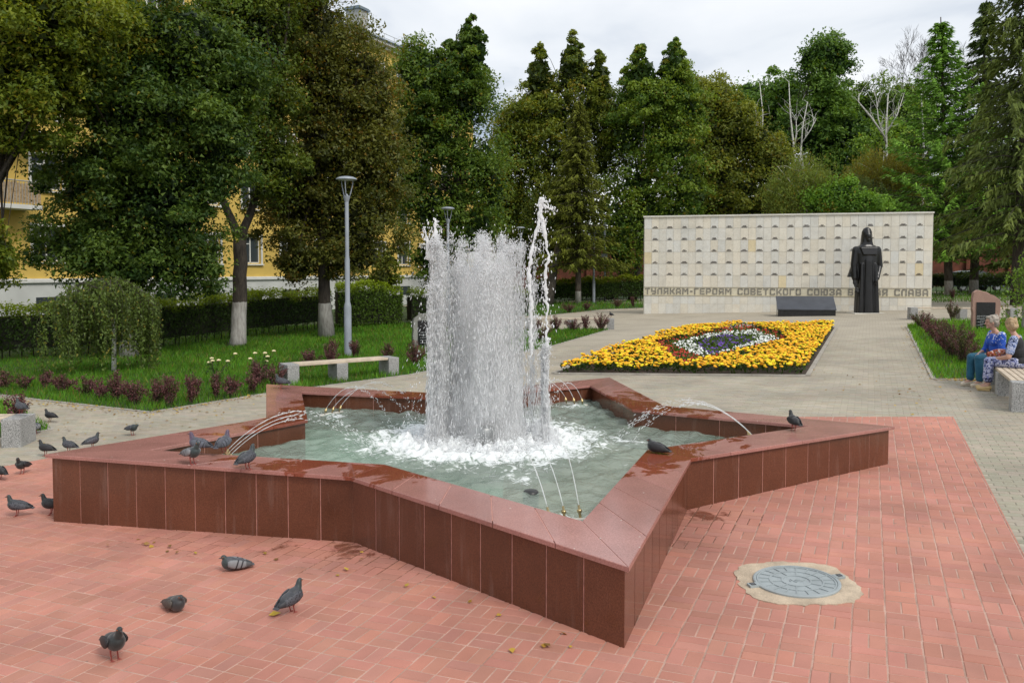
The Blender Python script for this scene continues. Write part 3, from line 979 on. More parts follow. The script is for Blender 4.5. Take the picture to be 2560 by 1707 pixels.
# five groups of three small jets that arch towards the middle
m_brass = mat('brass_nozzle', (0.55, 0.43, 0.22), 0.35, 0.15, 20, metal=0.9)
m_pipe = mat('white_pipe', (0.62, 0.60, 0.54), 0.5, 0.12, 10)
m_stream = spray_mat('clear_stream', (0.95, 0.96, 0.97), 0.6, 0.1)
WHERE = ['at the left point of the star', 'at the front point of the star', 'at the right point of the star', 'at the back right point of the star', 'at the back left point of the star']
ORD = ['left of three', 'middle of three', 'right of three']
for gi, (jx, jy) in enumerate(JETS):
    d = Vector((FC[0] - jx, FC[1] - jy)); d.normalize(); s = Vector((-d.y, d.x))
    if s.x < 0: s = -s
    man = empty('nozzle_pipe', (jx, jy, ZW - 0.05), 'pale pipe with three brass nozzles ' + WHERE[gi], 'pipe', 'nozzle pipes in the basin')
    mb = MB(); q = Vector((jx, jy))
    mb.tube([(*(q - s * 0.2), ZW + 0.012), (*(q + s * 0.2), ZW + 0.012)], 0.018, 10)
    mb.build('pipe', m_pipe, man, True)
    for k in (-1, 0, 1):
        b = q + s * 0.13 * k
        mb = MB()
        a0 = Vector((b.x, b.y, ZW + 0.01)); dv = Vector((d.x * 0.45, d.y * 0.45, 0.9)).normalized()
        mb.tube([a0, a0 + dv * 0.06, a0 + dv * 0.062, a0 + dv * 0.085, a0 + dv * 0.086, a0 + dv * 0.12], [0.011, 0.011, 0.02, 0.02, 0.011, 0.009], 10)
        mb.build('nozzle', m_brass, man, True)
        # ballistic arc
        rr = random.Random(gi * 7 + k + 30)
        st = a0 + dv * 0.12
        dirk = (d + s * 0.10 * k).normalized()
        reach = 1.55 * rr.uniform(0.93, 1.07); apex = 0.40 * rr.uniform(0.93, 1.08)
        mb = MB(); pts, rds = [], []
        nn = 46
        for i in range(nn + 1):
            t = i / nn
            zz = 4 * apex * t * (1 - t) - 0.12 * t
            w = 0.012 * t * t
            p = Vector((st.x + dirk.x * reach * t + rr.gauss(0, w), st.y + dirk.y * reach * t + rr.gauss(0, w), st.z + zz + rr.gauss(0, w)))
            if p.z < ZW + 0.002 or t > .52: break
            pts.append(p); rds.append((0.0036 + 0.003 * t) * rr.uniform(0.6, 1.35) * (1.0 if t < 0.4 or rr.random() > 0.5 else 0.25))
        mb.tube(pts, rds, 6); dr = MB()
        for i in range(95):
            t = rr.uniform(0.25, 1.0) ** 0.8
            zz = 4 * apex * t * (1 - t) - 0.12 * t
            p = Vector((st.x + dirk.x * reach * t + rr.gauss(0, .006 + .016 * t), st.y + dirk.y * reach * t + rr.gauss(0, .006 + .016 * t), max(ZW + 0.01, st.z + zz + rr.gauss(0, .02 * t))))
            e = rr.uniform(.002, .0052); sl = Vector((dirk.x * reach, dirk.y * reach, 4 * apex * (1 - 2 * t))).normalized(); dr.tube([p - sl * e * 3, p, p + sl * e * 3.5], [e * .3, e, e * .25], 5)
        o = mb.build('water_jet', m_stream, None, True)
        tag(dr.build('drops', m_stream, o, True), kind='stuff')
        tag(o, 'thin arching water jet, ' + ORD[k + 1] + ' ' + WHERE[gi], 'water jet', 'small arching jets')
# submerged lamp near the front point
mb = MB(); mb.lathe([(0.07, 0), (0.075, 0.16), (0.06, 0.18), (0.01, 0.185)], (0.17, 7.45, ZW - 0.17), 16)
tag(mb.build('underwater_lamp', mat('dark_lamp', (0.03, 0.03, 0.03), 0.35), None, True), 'dark round underwater lamp just below the surface near the front jets', 'lamp')
# ------------------------------------------------------------------ memorial wall
m_marble = None
def marble():
    m, nt, p, out = new_mat('pale_marble')
    pos = n_pos(nt)
    f = n_noise(nt, pos, 1.6, 6.0, 0.6, 1.2)
    c = n_ramp(nt, f, [(0.3, (0.60, 0.59, 0.54)), (0.55, (0.69, 0.675, 0.615)), (0.75, (0.64, 0.64, 0.61))])
    v = n_noise(nt, pos, 3.5, 8.0, 0.7, 2.5)
    c = n_mix(nt, n_ramp(nt, v, [(0.47, 0.0), (0.5, 0.35), (0.53, 0.0)]), c, (0.42, 0.34, 0.24))
    ru = n_noise(nt, pos, 1.1, 5.0, 0.6, 0.8)
    c = n_mix(nt, n_ramp(nt, ru, [(0.66, 0.0), (0.76, 0.4)]), c, (0.50, 0.36, 0.18))
    c = n_tint(nt, c)
    nt.links.new(c, p.inputs['Base Color']); p.inputs['Roughness'].default_value = 0.45
    return m
m_marble = marble()
m_gran_grey = mat('grey_granite', (0.50, 0.50, 0.49), 0.6, 0.06, 3.0, 0.75, 75, 0.1, 90)
m_gran_black = mat('black_polished_granite', (0.020, 0.021, 0.024), 0.18, 0.15, 9.0, 0.3, 150)
m_letter = mat('weathered_metal_letter', (0.25, 0.235, 0.20), 0.6, 0.2, 12.0)
m_name = mat('dark_bronze_letter', (0.115, 0.098, 0.085), 0.5, 0.2, 12.0)
m_rust = mat('name_shadow_stain', (0.30, 0.22, 0.13), 0.7)

WA, WB = Vector((6.50, 40.92)), Vector((19.10, 37.90))
wd = (WB - WA).normalized(); wn_ = Vector((wd.y, -wd.x))            # towards the camera
WT = 4.90
mem = empty('memorial_wall', (12.8, 39.4, gz(12.8)), 'long pale marble memorial wall with rows of names and a line of letters', 'memorial')
def wpt(s, o, z):
    p = WA + wd * s + wn_ * o
    return (p.x, p.y, z)
WLEN = (WB - WA).length
def wbox(mb, s0, s1, o0, o1, z0, z1, tint=None, z0b=None):
    z0b = z0 if z0b is None else z0b
    vs = [wpt(s0, o1, z0), wpt(s1, o1, z0b), wpt(s1, o0, z0b), wpt(s0, o0, z0), wpt(s0, o1, z1), wpt(s1, o1, z1), wpt(s1, o0, z1), wpt(s0, o0, z1)]
    mb.add(vs, [(3, 2, 1, 0), (4, 5, 6, 7), (0, 1, 5, 4), (1, 2, 6, 5), (2, 3, 7, 6), (3, 0, 4, 7)], tint)
mb = MB(); wbox(mb, 0.02, WLEN - 0.02, -0.55, -0.035, 0.0, WT, (0.8, 0.78, 0.7)); mb.build('core', m_marble, mem)
mb = MB(); wbox(mb, -0.06, WLEN + 0.05, -0.6, 0.06, WT + 0.002, WT + 0.075); mb.build('cap', m_marble, mem)
mb = MB(); wbox(mb, -0.03, 0.0, -0.55, -0.034, 0.0, WT, (0.72, 0.72, 0.68)); mb.build('end_slab', m_marble, mem)
mb = MB(); wbox(mb, WLEN, WLEN + 0.03, -0.55, -0.034, 0.3, WT, (0.9, 0.9, 0.86)); mb.build('end_slab', m_marble, mem)
BAND0, BAND1 = 1.10, 1.50
NC = 37
cw = WLEN / NC
rows = [BAND1 + (WT - BAND1) * k / 6 for k in range(7)]
r = random.Random(21)
def slab_tint():
    k = r.uniform(0.93, 1.06); q = r.random()
    if q < 0.02: return (k * 1.05, k * 0.92, k * 0.66)
    w = r.uniform(-0.02, 0.05)
    return (k * (1 + w), k, k * (1 - w * 1.6))
for c in range(NC):
    s0, s1 = c * cw + 0.004, (c + 1) * cw - 0.004
    for j in range(6):
        mb = MB(); wbox(mb, s0, s1, -0.034, r.uniform(-0.002, 0.002), rows[j] + 0.004, rows[j + 1] - 0.004, slab_tint()); mb.build('slab', m_marble, mem)
    mb = MB(); wbox(mb, s0, s1, -0.034, -0.02, 0.70, BAND0 - 0.005, slab_tint()); mb.build('slab', m_marble, mem)
    p0, p1 = WA + wd * s0, WA + wd * s1
    mb = MB(); wbox(mb, s0, s1, -0.034, -0.02, gz(p0.x) + 0.004, 0.692, slab_tint(), gz(p1.x) + 0.004); mb.build('slab', m_marble, mem)
mb = MB(); wbox(mb, 0.0, WLEN, -0.034, -0.032, BAND0, BAND1, (0.95, 0.9, 0.76)); mb.build('band', m_marble, mem)
mb = MB(); wbox(mb, -0.01, WLEN + 0.01, -0.034, 0.012, BAND0 - 0.004, BAND0 + 0.026, (0.85, 0.78, 0.6)); mb.build('ledge', m_marble, mem)
# rows of names: a short line over a longer one
for c in range(1, NC, 2):
    for j in range(1, 6):
        mb = MB(); m_ = (c + 0.5) * cw; z = rows[j] + 0.03
        w = r.uniform(0.22, 0.31); w2 = w * r.uniform(0.45, 0.8)
        for wid, zz in ((w, z), (w2, z + 0.052)):
            n = int(wid / 0.032); x = m_ - wid / 2
            for q in range(n):
                hh = 0.038 if r.random() > 0.15 else 0.03
                wbox(mb, x, x + 0.025, 0.003, 0.015, zz, zz + hh); x += wid / n
        mb.build('name_line', m_name, mem)
# the inscription, letter by letter
TXT = 'ТУЛЯКАМ-ГЕРОЯМ  СОВЕТСКОГО  СОЮЗА  ВЕЧНАЯ  СЛАВА'
# block letters drawn on a 4 x 5 grid: strokes of (x0, y0, x1, y1)
GL = {
 'Т': (4, [(0, 4, 4, 5), (1.5, 0, 2.5, 4)]),
 'У': (4, [(0, 2, 1, 5), (3, 0.9, 4, 5), (1, 2, 3, 3), (0.6, 0, 3.6, 0.9)]),
 'Л': (4, [(0, 0, 1, 4), (0.6, 4, 4, 5), (3, 0, 4, 4)]),
 'Я': (4, [(3, 0, 4, 5), (0, 2.2, 1, 4.2), (0.4, 4.1, 3, 5), (0.4, 1.9, 3, 2.7), (0, 0, 1, 1.3), (0.8, 0.9, 2, 1.9)]),
 'К': (4, [(0, 0, 1, 5), (1, 2, 2.2, 3), (2.0, 2.8, 3.1, 3.9), (2.9, 3.7, 4, 5), (2.0, 1.1, 3.1, 2.2), (2.9, 0, 4, 1.3)]),
 'А': (4, [(0, 0, 1, 4), (3, 0, 4, 4), (0.6, 4, 3.4, 5), (1, 1.4, 3, 2.3)]),
 'М': (5, [(0, 0, 1, 5), (4, 0, 5, 5), (1, 3.2, 1.9, 4.5), (3.1, 3.2, 4, 4.5), (1.8, 2.0, 3.2, 3.4)]),
 '-': (2.4, [(0.2, 2, 2.2, 3)]),
 'Г': (3.6, [(0, 0, 1, 5), (1, 4, 3.6, 5)]),
 'Е': (3.8, [(0, 0, 1, 5), (1, 4.1, 3.8, 5), (1, 2.05, 3.4, 2.95), (1, 0, 3.8, 0.9)]),
 'Р': (4, [(0, 0, 1, 5), (1, 4.1, 3.6, 5), (3, 2.5, 4, 4.3), (1, 1.7, 3.6, 2.6)]),
 'О': (4, [(0, 0.4, 1, 4.6), (3, 0.4, 4, 4.6), (0.4, 4.1, 3.6, 5), (0.4, 0, 3.6, 0.9)]),
 'С': (4, [(0, 0.4, 1, 4.6), (0.4, 4.1, 4, 5), (0.4, 0, 4, 0.9), (3.1, 3.4, 4, 4.2), (3.1, 0.8, 4, 1.6)]),
 'В': (4, [(0, 0, 1, 5), (1, 4.1, 3.6, 5), (1, 2.05, 3.5, 2.95), (1, 0, 3.6, 0.9), (3, 2.8, 3.9, 4.3), (3.1, 0.6, 4, 2.3)]),
 'Ю': (5.4, [(0, 0, 1, 5), (1, 2, 2.2, 3), (2.1, 0.4, 3.1, 4.6), (4.4, 0.4, 5.4, 4.6), (2.5, 4.1, 5, 5), (2.5, 0, 5, 0.9)]),
 'З': (4, [(0.3, 4.1, 3.6, 5), (1.2, 2.05, 3.5, 2.95), (0.3, 0, 3.6, 0.9), (3, 2.8, 3.9, 4.4), (3.1, 0.5, 4, 2.3), (0, 3.5, 0.9, 4.3), (0, 0.7, 0.9, 1.5)]),
 'Ч': (4, [(3, 0, 4, 5), (0, 2.6, 1, 5), (0.6, 1.8, 3, 2.7)]),
 'Н': (4, [(0, 0, 1, 5), (3, 0, 4, 5), (1, 2, 3, 3)]),
}
unit = 0.0625
tot = sum((GL[ch][0] + 1.15) if ch != ' ' else 1.9 for ch in TXT)
ux = (WLEN - 0.1) / tot
s = 0.05
for ch in TXT:
    if ch == ' ': s += 1.9 * ux; continue
    w_, st = GL[ch]
    mb = MB()
    for (x0, y0, x1, y1) in st:
        wbox(mb, s + x0 * ux, s + x1 * ux, -0.031, -0.012, BAND0 + 0.045 + y0 * unit, BAND0 + 0.045 + y1 * unit)
    mb.build('letter', m_letter, mem)
    s += (w_ + 1.15) * ux

# sloping black slab in front of the wall
blk = empty('memorial_slab', (12.7, 35.9, gz(12.7)), 'low black granite slab with a sloping top in front of the memorial wall', 'memorial')
a, b = Vector((11.57, 36.15)), Vector((13.87, 35.6)); bd = (b - a).normalized(); bn = Vector((-bd.y, bd.x))
def bp(s, o, z): p = a + bd * s + bn * o; return (p.x, p.y, z)
BL = (b - a).length
z0 = gz(11.57) + 0.0; zf, zbk = 0.60, 1.14
mb = MB(); mb.add([bp(0, 0, z0), bp(BL, 0, z0), bp(BL, 1.0, z0), bp(0.0, 1.0, z0), bp(0, 0, zf), bp(BL, 0, zf), bp(BL, 1.0, zbk - .02), bp(0.0, 1.0, zbk - .02)],
   [(3, 2, 1, 0), (4, 5, 6, 7), (0, 1, 5, 4), (1, 2, 6, 5), (2, 3, 7, 6), (3, 0, 4, 7)]); mb.build('base', m_gran_black, blk)
m_slab_top = mat('dark_grey_slab_top', (0.060, 0.065, 0.078), 0.28, 0.12, 3.0, 0.2, 90)
mb = MB(); mb.add([bp(-.03, -.03, zf + .004), bp(BL + .03, -.03, zf + .004), bp(BL + .03, 1.02, zbk), bp(-.03, 1.02, zbk), bp(-.03, -.03, zf + .04), bp(BL + .03, -.03, zf + .04), bp(BL + .03, 1.02, zbk + .04), bp(-.03, 1.02, zbk + .04)],
   [(3, 2, 1, 0), (4, 5, 6, 7), (0, 1, 5, 4), (1, 2, 6, 5), (2, 3, 7, 6), (3, 0, 4, 7)]); top = mb.build('top', m_slab_top, blk)

# ------------------------------------------------------------------ statue of a mourning woman
m_bronze = mat('dark_bronze', (0.010, 0.010, 0.011), 0.33, 0.3, 2.5, 0.2, 30, 0.3, 14, metal=0.2, spec=0.6)
def statue():
    root = empty('statue', (15.72, 36.95, gz(15.72)), 'tall dark bronze statue of a shawled woman before the memorial wall', 'statue')
    mb = MB()
    def sec(z, w, d, cy=0.0, cx=0.0, n=16, e=3.2):
        ring = []
        for k in range(n):
            t = 2 * math.pi * (k + 0.5) / n
            c, s_ = math.cos(t), math.sin(t)
            ring.append((cx + w * math.copysign(abs(c) ** (2 / e), c), cy + d * math.copysign(abs(s_) ** (2 / e), s_), z))
        return ring
    # robe
    mb.loft([sec(0.0, .48, .36), sec(0.5, .47, .35), sec(1.2, .44, .32), sec(1.9, .42, .30), sec(2.35, .45, .30), sec(2.65, .50, .29), sec(2.86, .52, .26), sec(2.98, .36, .22), sec(3.05, .18, .18)])
    # raised middle panel and side folds
    mb.loft([sec(0.02, .20, .10, -.33, -.02), sec(1.2, .18, .10, -.29, -.02), sec(2.3, .16, .10, -.265, -.02), sec(2.6, .14, .06, -.26, -.02)])
    mb.loft([sec(0.02, .11, .10, -.30, -.36), sec(1.5, .08, .09, -.27, -.32), sec(2.2, .06, .06, -.25, -.30)])
    mb.loft([sec(0.02, .11, .10, -.30, .36), sec(1.5, .08, .09, -.27, .32), sec(2.2, .06, .06, -.25, .30)])
    # yoke over the chest
    mb.add([(-.40, -.30, 2.92), (.40, -.30, 2.92), (.30, -.36, 2.58), (-.28, -.36, 2.58), (-.40, -.05, 2.96), (.40, -.05, 2.96), (.30, -.1, 2.58), (-.28, -.1, 2.58)],
           [(0, 3, 2, 1), (4, 5, 6, 7), (0, 1, 5, 4), (1, 2, 6, 5), (2, 3, 7, 6), (3, 0, 4, 7)])
    # neck, head, shawl
    mb.cap((0, 0, 2.95), (0, -.03, 3.25), .15, .13)
    mb.loft([sec(2.98, .30, .22, .02, 0, 16, 2.4), sec(3.15, .235, .21, .03), sec(3.4, .225, .22, .03, 0, 16, 2.4), sec(3.6, .21, .21, .02, 0, 16, 2.2), sec(3.74, .15, .15, .01, 0, 16, 2.0), sec(3.80, .05, .05, 0, 0, 16, 2.0)])
    mb.ell((0, -.10, 3.40), (.155, .155, .235), 18, 12)
    mb.ell((0, -.245, 3.385), (.028, .035, .07)); mb.ell((0, -.235, 3.27), (.055, .025, .018)); mb.ell((0, -.215, 3.205), (.06, .04, .035))
    mb.ell((-.06, -.225, 3.435), (.04, .02, .016)); mb.ell((.06, -.225, 3.435), (.04, .02, .016)); mb.ell((0, -.235, 3.475), (.12, .02, .016))
    # arms: her right arm hangs in a wide sleeve, her left is bent across the hip
    mb.cap((-.47, 0, 2.80), (-.56, -.02, 2.1), .17, .15); mb.cap((-.56, -.02, 2.1), (-.55, -.08, 1.55), .145, .12)
    mb.add([(-.50, .16, 2.5), (-.42, -.12, 2.5), (-.80, .16, 1.60), (-.44, -.16, 1.60), (-.80, -.02, 1.60), (-.48, .12, 2.5), (-.44, .18, 1.6)],
           [(0, 2, 4, 1), (1, 4, 3), (0, 5, 6, 2), (5, 1, 3, 6), (0, 1, 5), (2, 6, 3, 4)])
    mb.cap((-.55, -.08, 1.55), (-.56, -.13, 1.33), .075, .08)
    for k in range(4): mb.cap((-.60 + .035 * k, -.17, 1.33), (-.585 + .03 * k, -.19, 1.16 + .01 * abs(k - 1)), .027, .02)
    mb.cap((-.49, -.16, 1.36), (-.47, -.21, 1.24), .03, .022)
    mb.cap((.47, 0, 2.80), (.58, 0.0, 2.1), .17, .145); mb.cap((.58, 0, 2.1), (.37, -.30, 1.55), .125, .09)
    mb.cap((.37, -.30, 1.55), (.29, -.35, 1.42), .07, .065)
    for k in range(4): mb.cap((.30 - .02 * k + .03, -.36, 1.42), (.25 - .012 * k + .03, -.375, 1.27 + .012 * k), .025, .018)
    mb.cap((.35, -.37, 1.47), (.27, -.385, 1.40), .026, .02)
    body = link('body', fuse(mb, 'body', 0.022, 1, 0.4), m_bronze, root)
    fl = MB()
    for k, (dx, L) in enumerate(((0, .55), (.05, .48), (-.04, .5))):
        fl.tube([(-.53, -.2, 1.22), (-.47 + dx, -.26, 1.0), (-.36 + dx, -.32, 1.22 - L - .1)], [.012, .015, .01], 6)
        fl.ell((-.50 + dx, -.25, 1.08 - .05 * k), (.055, .05, .07)); fl.ell((-.48 + dx, -.27, .95 + .03 * k), (.05, .04, .06))
    fl.build('flowers', m_bronze, root, True, world=False)
    pl = MB(); pl.box((0, 0, 0.0), (1.35, 1.0, 0.05)); pl.build('foot_slab', m_marble, root, world=False)
statue()

# ------------------------------------------------------------------ benches
m_slat = mat('pale_wood_slat', (0.60, 0.50, 0.38), 0.6, 0.12, 6.0, 0.15, 90, 0.15, 60)
def bench(a, b, depth, h, supports, label, nsl=5, slat_t=0.045, side=1, bt=0.26):
    """a, b: ends of the front edge on the ground; depth runs to the left of a->b when side = 1"""
    a, b = Vector(a), Vector(b); d = (b - a).normalized(); n = Vector((-d.y, d.x)) * side
    L = (b - a).length; m_ = (a + b) / 2 + n * depth / 2
    root = empty('granite_bench', (m_.x, m_.y, gz(m_.x)), label, 'bench', 'granite and wood benches')
    zt = gz(m_.x) + h
    def P(s, o, z): p = a + d * s + n * o; return (p.x, p.y, z)
    def blk(mb, s0, s1, o0, o1, z0, z1):
        vs = [P(s0, o0, z0), P(s1, o0, z0), P(s1, o1, z0), P(s0, o1, z0), P(s0, o0, z1), P(s1, o0, z1), P(s1, o1, z1), P(s0, o1, z1)]
        fs = [(3, 2, 1, 0), (4, 5, 6, 7), (0, 1, 5, 4), (1, 2, 6, 5), (2, 3, 7, 6), (3, 0, 4, 7)]
        if side < 0: fs = [f[::-1] for f in fs]
        mb.add(vs, fs)
    for k, s in enumerate(supports):
        mb = MB(); p = a + d * s
        end = k in (0, len(supports) - 1)
        blk(mb, s, s + bt, 0, depth, gz(p.x) - 0.02, zt if end else zt - slat_t - 0.002)
        bevel(mb.build('support', m_gran_grey, root), 0.006)
    w = (depth - 0.04) / nsl
    s0, s1 = supports[0] + bt + 0.002, supports[-1] - 0.002
    for k in range(nsl):
        mb = MB(); blk(mb, s0, s1, 0.02 + k * w + 0.008, 0.02 + (k + 1) * w - 0.008, zt - slat_t, zt + 0.004)
        bevel(mb.build('slat', m_slat, root), 0.004)
    return root, zt
# its end blocks stand flush with the slats on the left bench, so the slats lie between them
bench((-4.72, 17.42), (-2.58, 18.98), 0.5, 0.44, [0.0, 1.12, 2.38], 'bench with pale slats behind the back left point of the star fountain')
bench((7.50, 12.42), (8.80, 15.40), 0.52, 0.43, [0.0, 1.62, 3.0], 'bench at the right edge with the two women sitting on it', side=-1)
bench((-10.0, 11.35), (-6.99, 11.73), 0.5, 0.45, [0.0, 1.5, 2.78], 'bench cut by the left edge of the picture, a pigeon on its end')
bench((0.5, 31.55), (3.86, 31.2), 0.5, 0.44, [0.0, 1.6, 3.1], 'far bench left of the flower bed with dark red shrubs along it')
bench((15.4, 32.1), (19.2, 31.3), 0.5, 0.42, [0.0, 1.75, 3.5], 'far bench behind the pink granite stone at the right')

# ------------------------------------------------------------------ lamp posts
m_lamp = mat('grey_painted_steel', (0.28, 0.31, 0.35), 0.42, 0.06, 3.0)
m_lens = mat('lamp_glass', (0.55, 0.57, 0.58), 0.25, 0.05)
def lamp(x, y, label, h=5.05):
    root = empty('street_lamp', (x, y, gz(x)), label, 'street lamp', 'grey lamp posts')
    mb = MB(); mb.lathe([(.105, -.05), (.105, 1.42), (.09, 1.5), (.07, 1.56), (.07, 2.75), (.055, 2.85), (.055, h - .68), (.05, h - .66)], (0, 0, 0), 16)
    smooth_by_angle(mb.build('pole', m_lamp, root, world=False), 30)
    mb = MB(); mb.lathe([(.05, h - .70), (.095, h - .56), (.10, h - .53), (.04, h - .50), (.02, h - .46), (.004, h - .455)], (0, 0, 0), 16)
    smooth_by_angle(mb.build('collar', m_lamp, root, world=False), 30)
    for k in range(3):
        t = 2 * math.pi * k / 3 + 0.5
        mb = MB(); c, s_ = math.cos(t), math.sin(t)
        mb.tube([(.075 * c, .075 * s_, h - .56), (.12 * c, .12 * s_, h - .42), (.17 * c, .17 * s_, h - .22), (.185 * c, .185 * s_, h - .07)], .016, 6)
        mb.build('arm', m_lamp, root, True, world=False)
    mb = MB(); mb.lathe([(.27, h - .075), (.295, h - .06), (.28, h - .03), (.2, h + .01), (.08, h + .03), (.01, h + .035)], (0, 0, 0), 24)
    hd = mb.build('head', m_lamp, root, world=False); smooth_by_angle(hd, 35)
    mb = MB(); mb.lathe([(.12, h - .095), (.22, h - .085), (.23, h - .077)], (0, 0, 0), 20); mb.build('lens', m_lens, root, True, world=False)
    return root
lamp(-4.64, 23.46, 'nearest and tallest looking grey lamp post behind the granite bench')
lamp(-2.72, 35.4, 'second lamp post, its head just left of the fountain spray top')
lamp(-3.65, 43.0, 'far lamp post half hidden by the top left of the spray')
lamp(0.55, 53.3, 'far lamp post seen behind the right side of the spray')
lamp(5.45, 55.5, 'far lamp post beside the spruce left of the memorial wall')
# slim pole with a box
bp_ = empty('utility_pole', (6.35, 57.0, gz(6.35)), 'slim grey pole with a small metal box left of the memorial wall', 'pole')
mb = MB(); mb.tube([(0, 0, -.1), (0, 0, 5.5)], .075, 10); mb.build('pole', m_lamp, bp_, True, world=False)
mb = MB(); mb.box((-.05, -.15, 3.0), (.42, .2, .55)); bevel(mb.build('box', m_lamp, bp_, world=False), .01)

# ------------------------------------------------------------------ memorial stones
m_pink = mat('rough_pink_granite', (0.44, 0.27, 0.215), 0.85, 0.08, 2.5, 0.3, 90, 0.9, 40)
m_rock = mat('rough_grey_granite', (0.30, 0.30, 0.27), 0.85, 0.12, 2.5, 0.3, 90, 0.9, 30)
m_text = mat('pale_engraving', (0.42, 0.43, 0.44), 0.7)
def stone(loc, rz, outline, thick, mt, plate, label, lines):
    root = empty('memorial_stone', (loc[0], loc[1], gz(loc[0])), label, 'stone', rz=rz)
    rr = random.Random(int(loc[0] * 10)); mb = MB()
    pts = []
    for i in range(len(outline)):
        a, b = Vector(outline[i]), Vector(outline[(i + 1) % len(outline)])
        n = max(1, int((b - a).length / 0.07))
        for k in range(n):
            p = a.lerp(b, k / n); j = 0.0 if p.y < 0.05 else 0.010
            pts.append((p.x + rr.gauss(0, j), p.y + rr.gauss(0, j)))
    rings = []
    cx = sum(p[0] for p in pts) / len(pts); cy = sum(p[1] for p in pts) / len(pts)
    for y, k in ((-thick / 2, .985), (-thick / 2 + .03, 1.0), (thick / 2 - .04, .99), (thick / 2, .96)):
        rings.append([(cx + (p[0] - cx) * k + rr.gauss(0, .004), y, max(-.05, cy + (p[1] - cy) * k + rr.gauss(0, .004))) for p in pts])
    mb.loft(rings); smooth_by_angle(mb.build('stone', mt, root, world=False), 45)
    x0, x1, z0, z1 = plate
    mb = MB(); mb.box(((x0 + x1) / 2, -thick / 2 - .008, (z0 + z1) / 2), (x1 - x0, .03, z1 - z0)); pl = mb.build('plate', m_gran_black, root, world=False)
    for (lx0, lx1, z) in lines:
        mb = MB(); x = x0 + lx0 * (x1 - x0); xe = x0 + lx1 * (x1 - x0)
        while x < xe:
            w = rr.uniform(.008, .02); hh = rr.uniform(.014, .02)
            mb.box((x + w / 2, -thick / 2 - .0245, z), (w, .004, hh)); x += w + (0.006 if rr.random() > .16 else .022)
        o = mb.build('inscription_line', m_text, pl, world=False)
stone((15.37, 27.0), math.radians(-14), [(-.40, 0), (.40, 0), (.42, .85), (.41, .96), (.15, 1.14), (-.08, 1.24), (-.26, 1.27), (-.38, 1.21), (-.40, 1.0)], .25, m_pink, (-.29, .26, .0, .88),
      'upright pink granite stone with a black engraved plate, beside the women', [(.04, .95, .44), (.02, .9, .39), (.02, .45, .34), (.2, .66, .29), (.02, .36, .24), (.2, .62, .19), (.02, .32, .14), (.2, .6, .09)])
stone((16.9, 26.6), math.radians(-14), [(-.5, 0), (.6, 0), (.62, .70), (.55, .82), (-.42, .86), (-.5, .72)], .25, m_rock, (-.36, .5, .0, .76),
      'low grey stone with a black plate behind the women, partly under leaves', [])
stone((-2.72, 25.6), math.radians(18), [(-.36, 0), (.60, 0), (.62, 1.1), (.3, 1.12), (-.1, 1.06), (-.32, .93), (-.36, .82)], .25, m_rock, (-.21, .5, .05, .86),
      'grey stone with a dark plate just left of the fountain spray', [(.1, .9, .5), (.1, .9, .42), (.1, .9, .34), (.1, .9, .26), (.1, .9, .18)])

# ------------------------------------------------------------------ manhole
mh = empty('manhole_cover', (2.07, 5.96, gz(2.07)), 'round pale grey manhole cover set in a patch of sandy concrete', 'manhole')
m_patch = mat('sandy_concrete', (0.56, 0.45, 0.33), 0.95, 0.15, 6.0, 0.25, 120, 0.8, 60)
m_cover = mat('grey_plastic_cover', (0.33, 0.37, 0.38), 0.55, 0.08, 6.0, 0.12, 150, 0.15, 90)
mb = MB(); rr = random.Random(4); ring = []
for k in range(64):
    t = 2 * math.pi * k / 64
    ca, sa = math.cos(t), math.sin(t)
    R_ = 0.415 / max(abs(ca) ** 3.0 + abs(sa) ** 3.0, 0.1) ** (1 / 3.0) * rr.uniform(.95, 1.04)
    R_ = min(R_, 0.47)
    ring.append((2.07 + R_ * ca, 5.96 + R_ * sa))
mb.prism(ring, 0.0, 0.0155, zf=gz); mb.build('concrete_patch', m_patch, mh)
mb = MB(); mb.lathe([(.305, .0), (.305, .026), (.298, .030), (.283, .030), (.281, .022), (.0, .022)], (0, 0, 0), 48)
cv = mb.build('cover', m_cover, mh, world=False)
rb = MB()
for R_, w in ((.10, .006), (.185, .006), (.272, .006)):
    n = 48
    pin = [((R_ - w) * math.cos(2 * math.pi * k / n), (R_ - w) * math.sin(2 * math.pi * k / n)) for k in range(n)]
    pou = [((R_ + w) * math.cos(2 * math.pi * k / n), (R_ + w) * math.sin(2 * math.pi * k / n)) for k in range(n)]
    vs = [(x, y, .027) for x, y in pin] + [(x, y, .027) for x, y in pou] + [(x, y, .02) for x, y in pin] + [(x, y, .02) for x, y in pou]
    fs = []
    for k in range(n):
        j = (k + 1) % n
        fs += [(k, n + k, n + j, j), (n + k, 3 * n + k, 3 * n + j, n + j), (k, j, 2 * n + j, 2 * n + k)]
    rb.add(vs, fs)
for k in range(20):
    t = 2 * math.pi * k / 20
    rb.box((.228 * math.cos(t), .228 * math.sin(t), .024), (.078, .007, .007), t)
    if k % 2 == 0: rb.box((.143 * math.cos(t), .143 * math.sin(t), .024), (.076, .007, .007), t)
for k in range(7): rb.box((-.045 + .015 * k, .02 * math.sin(k * 2.1), .024), (.006, .03, .006), .3 * k)
rb.build('ribs', m_cover, cv, world=False)
cv.rotation_euler = (0, -math.atan(SLOPE), 0)
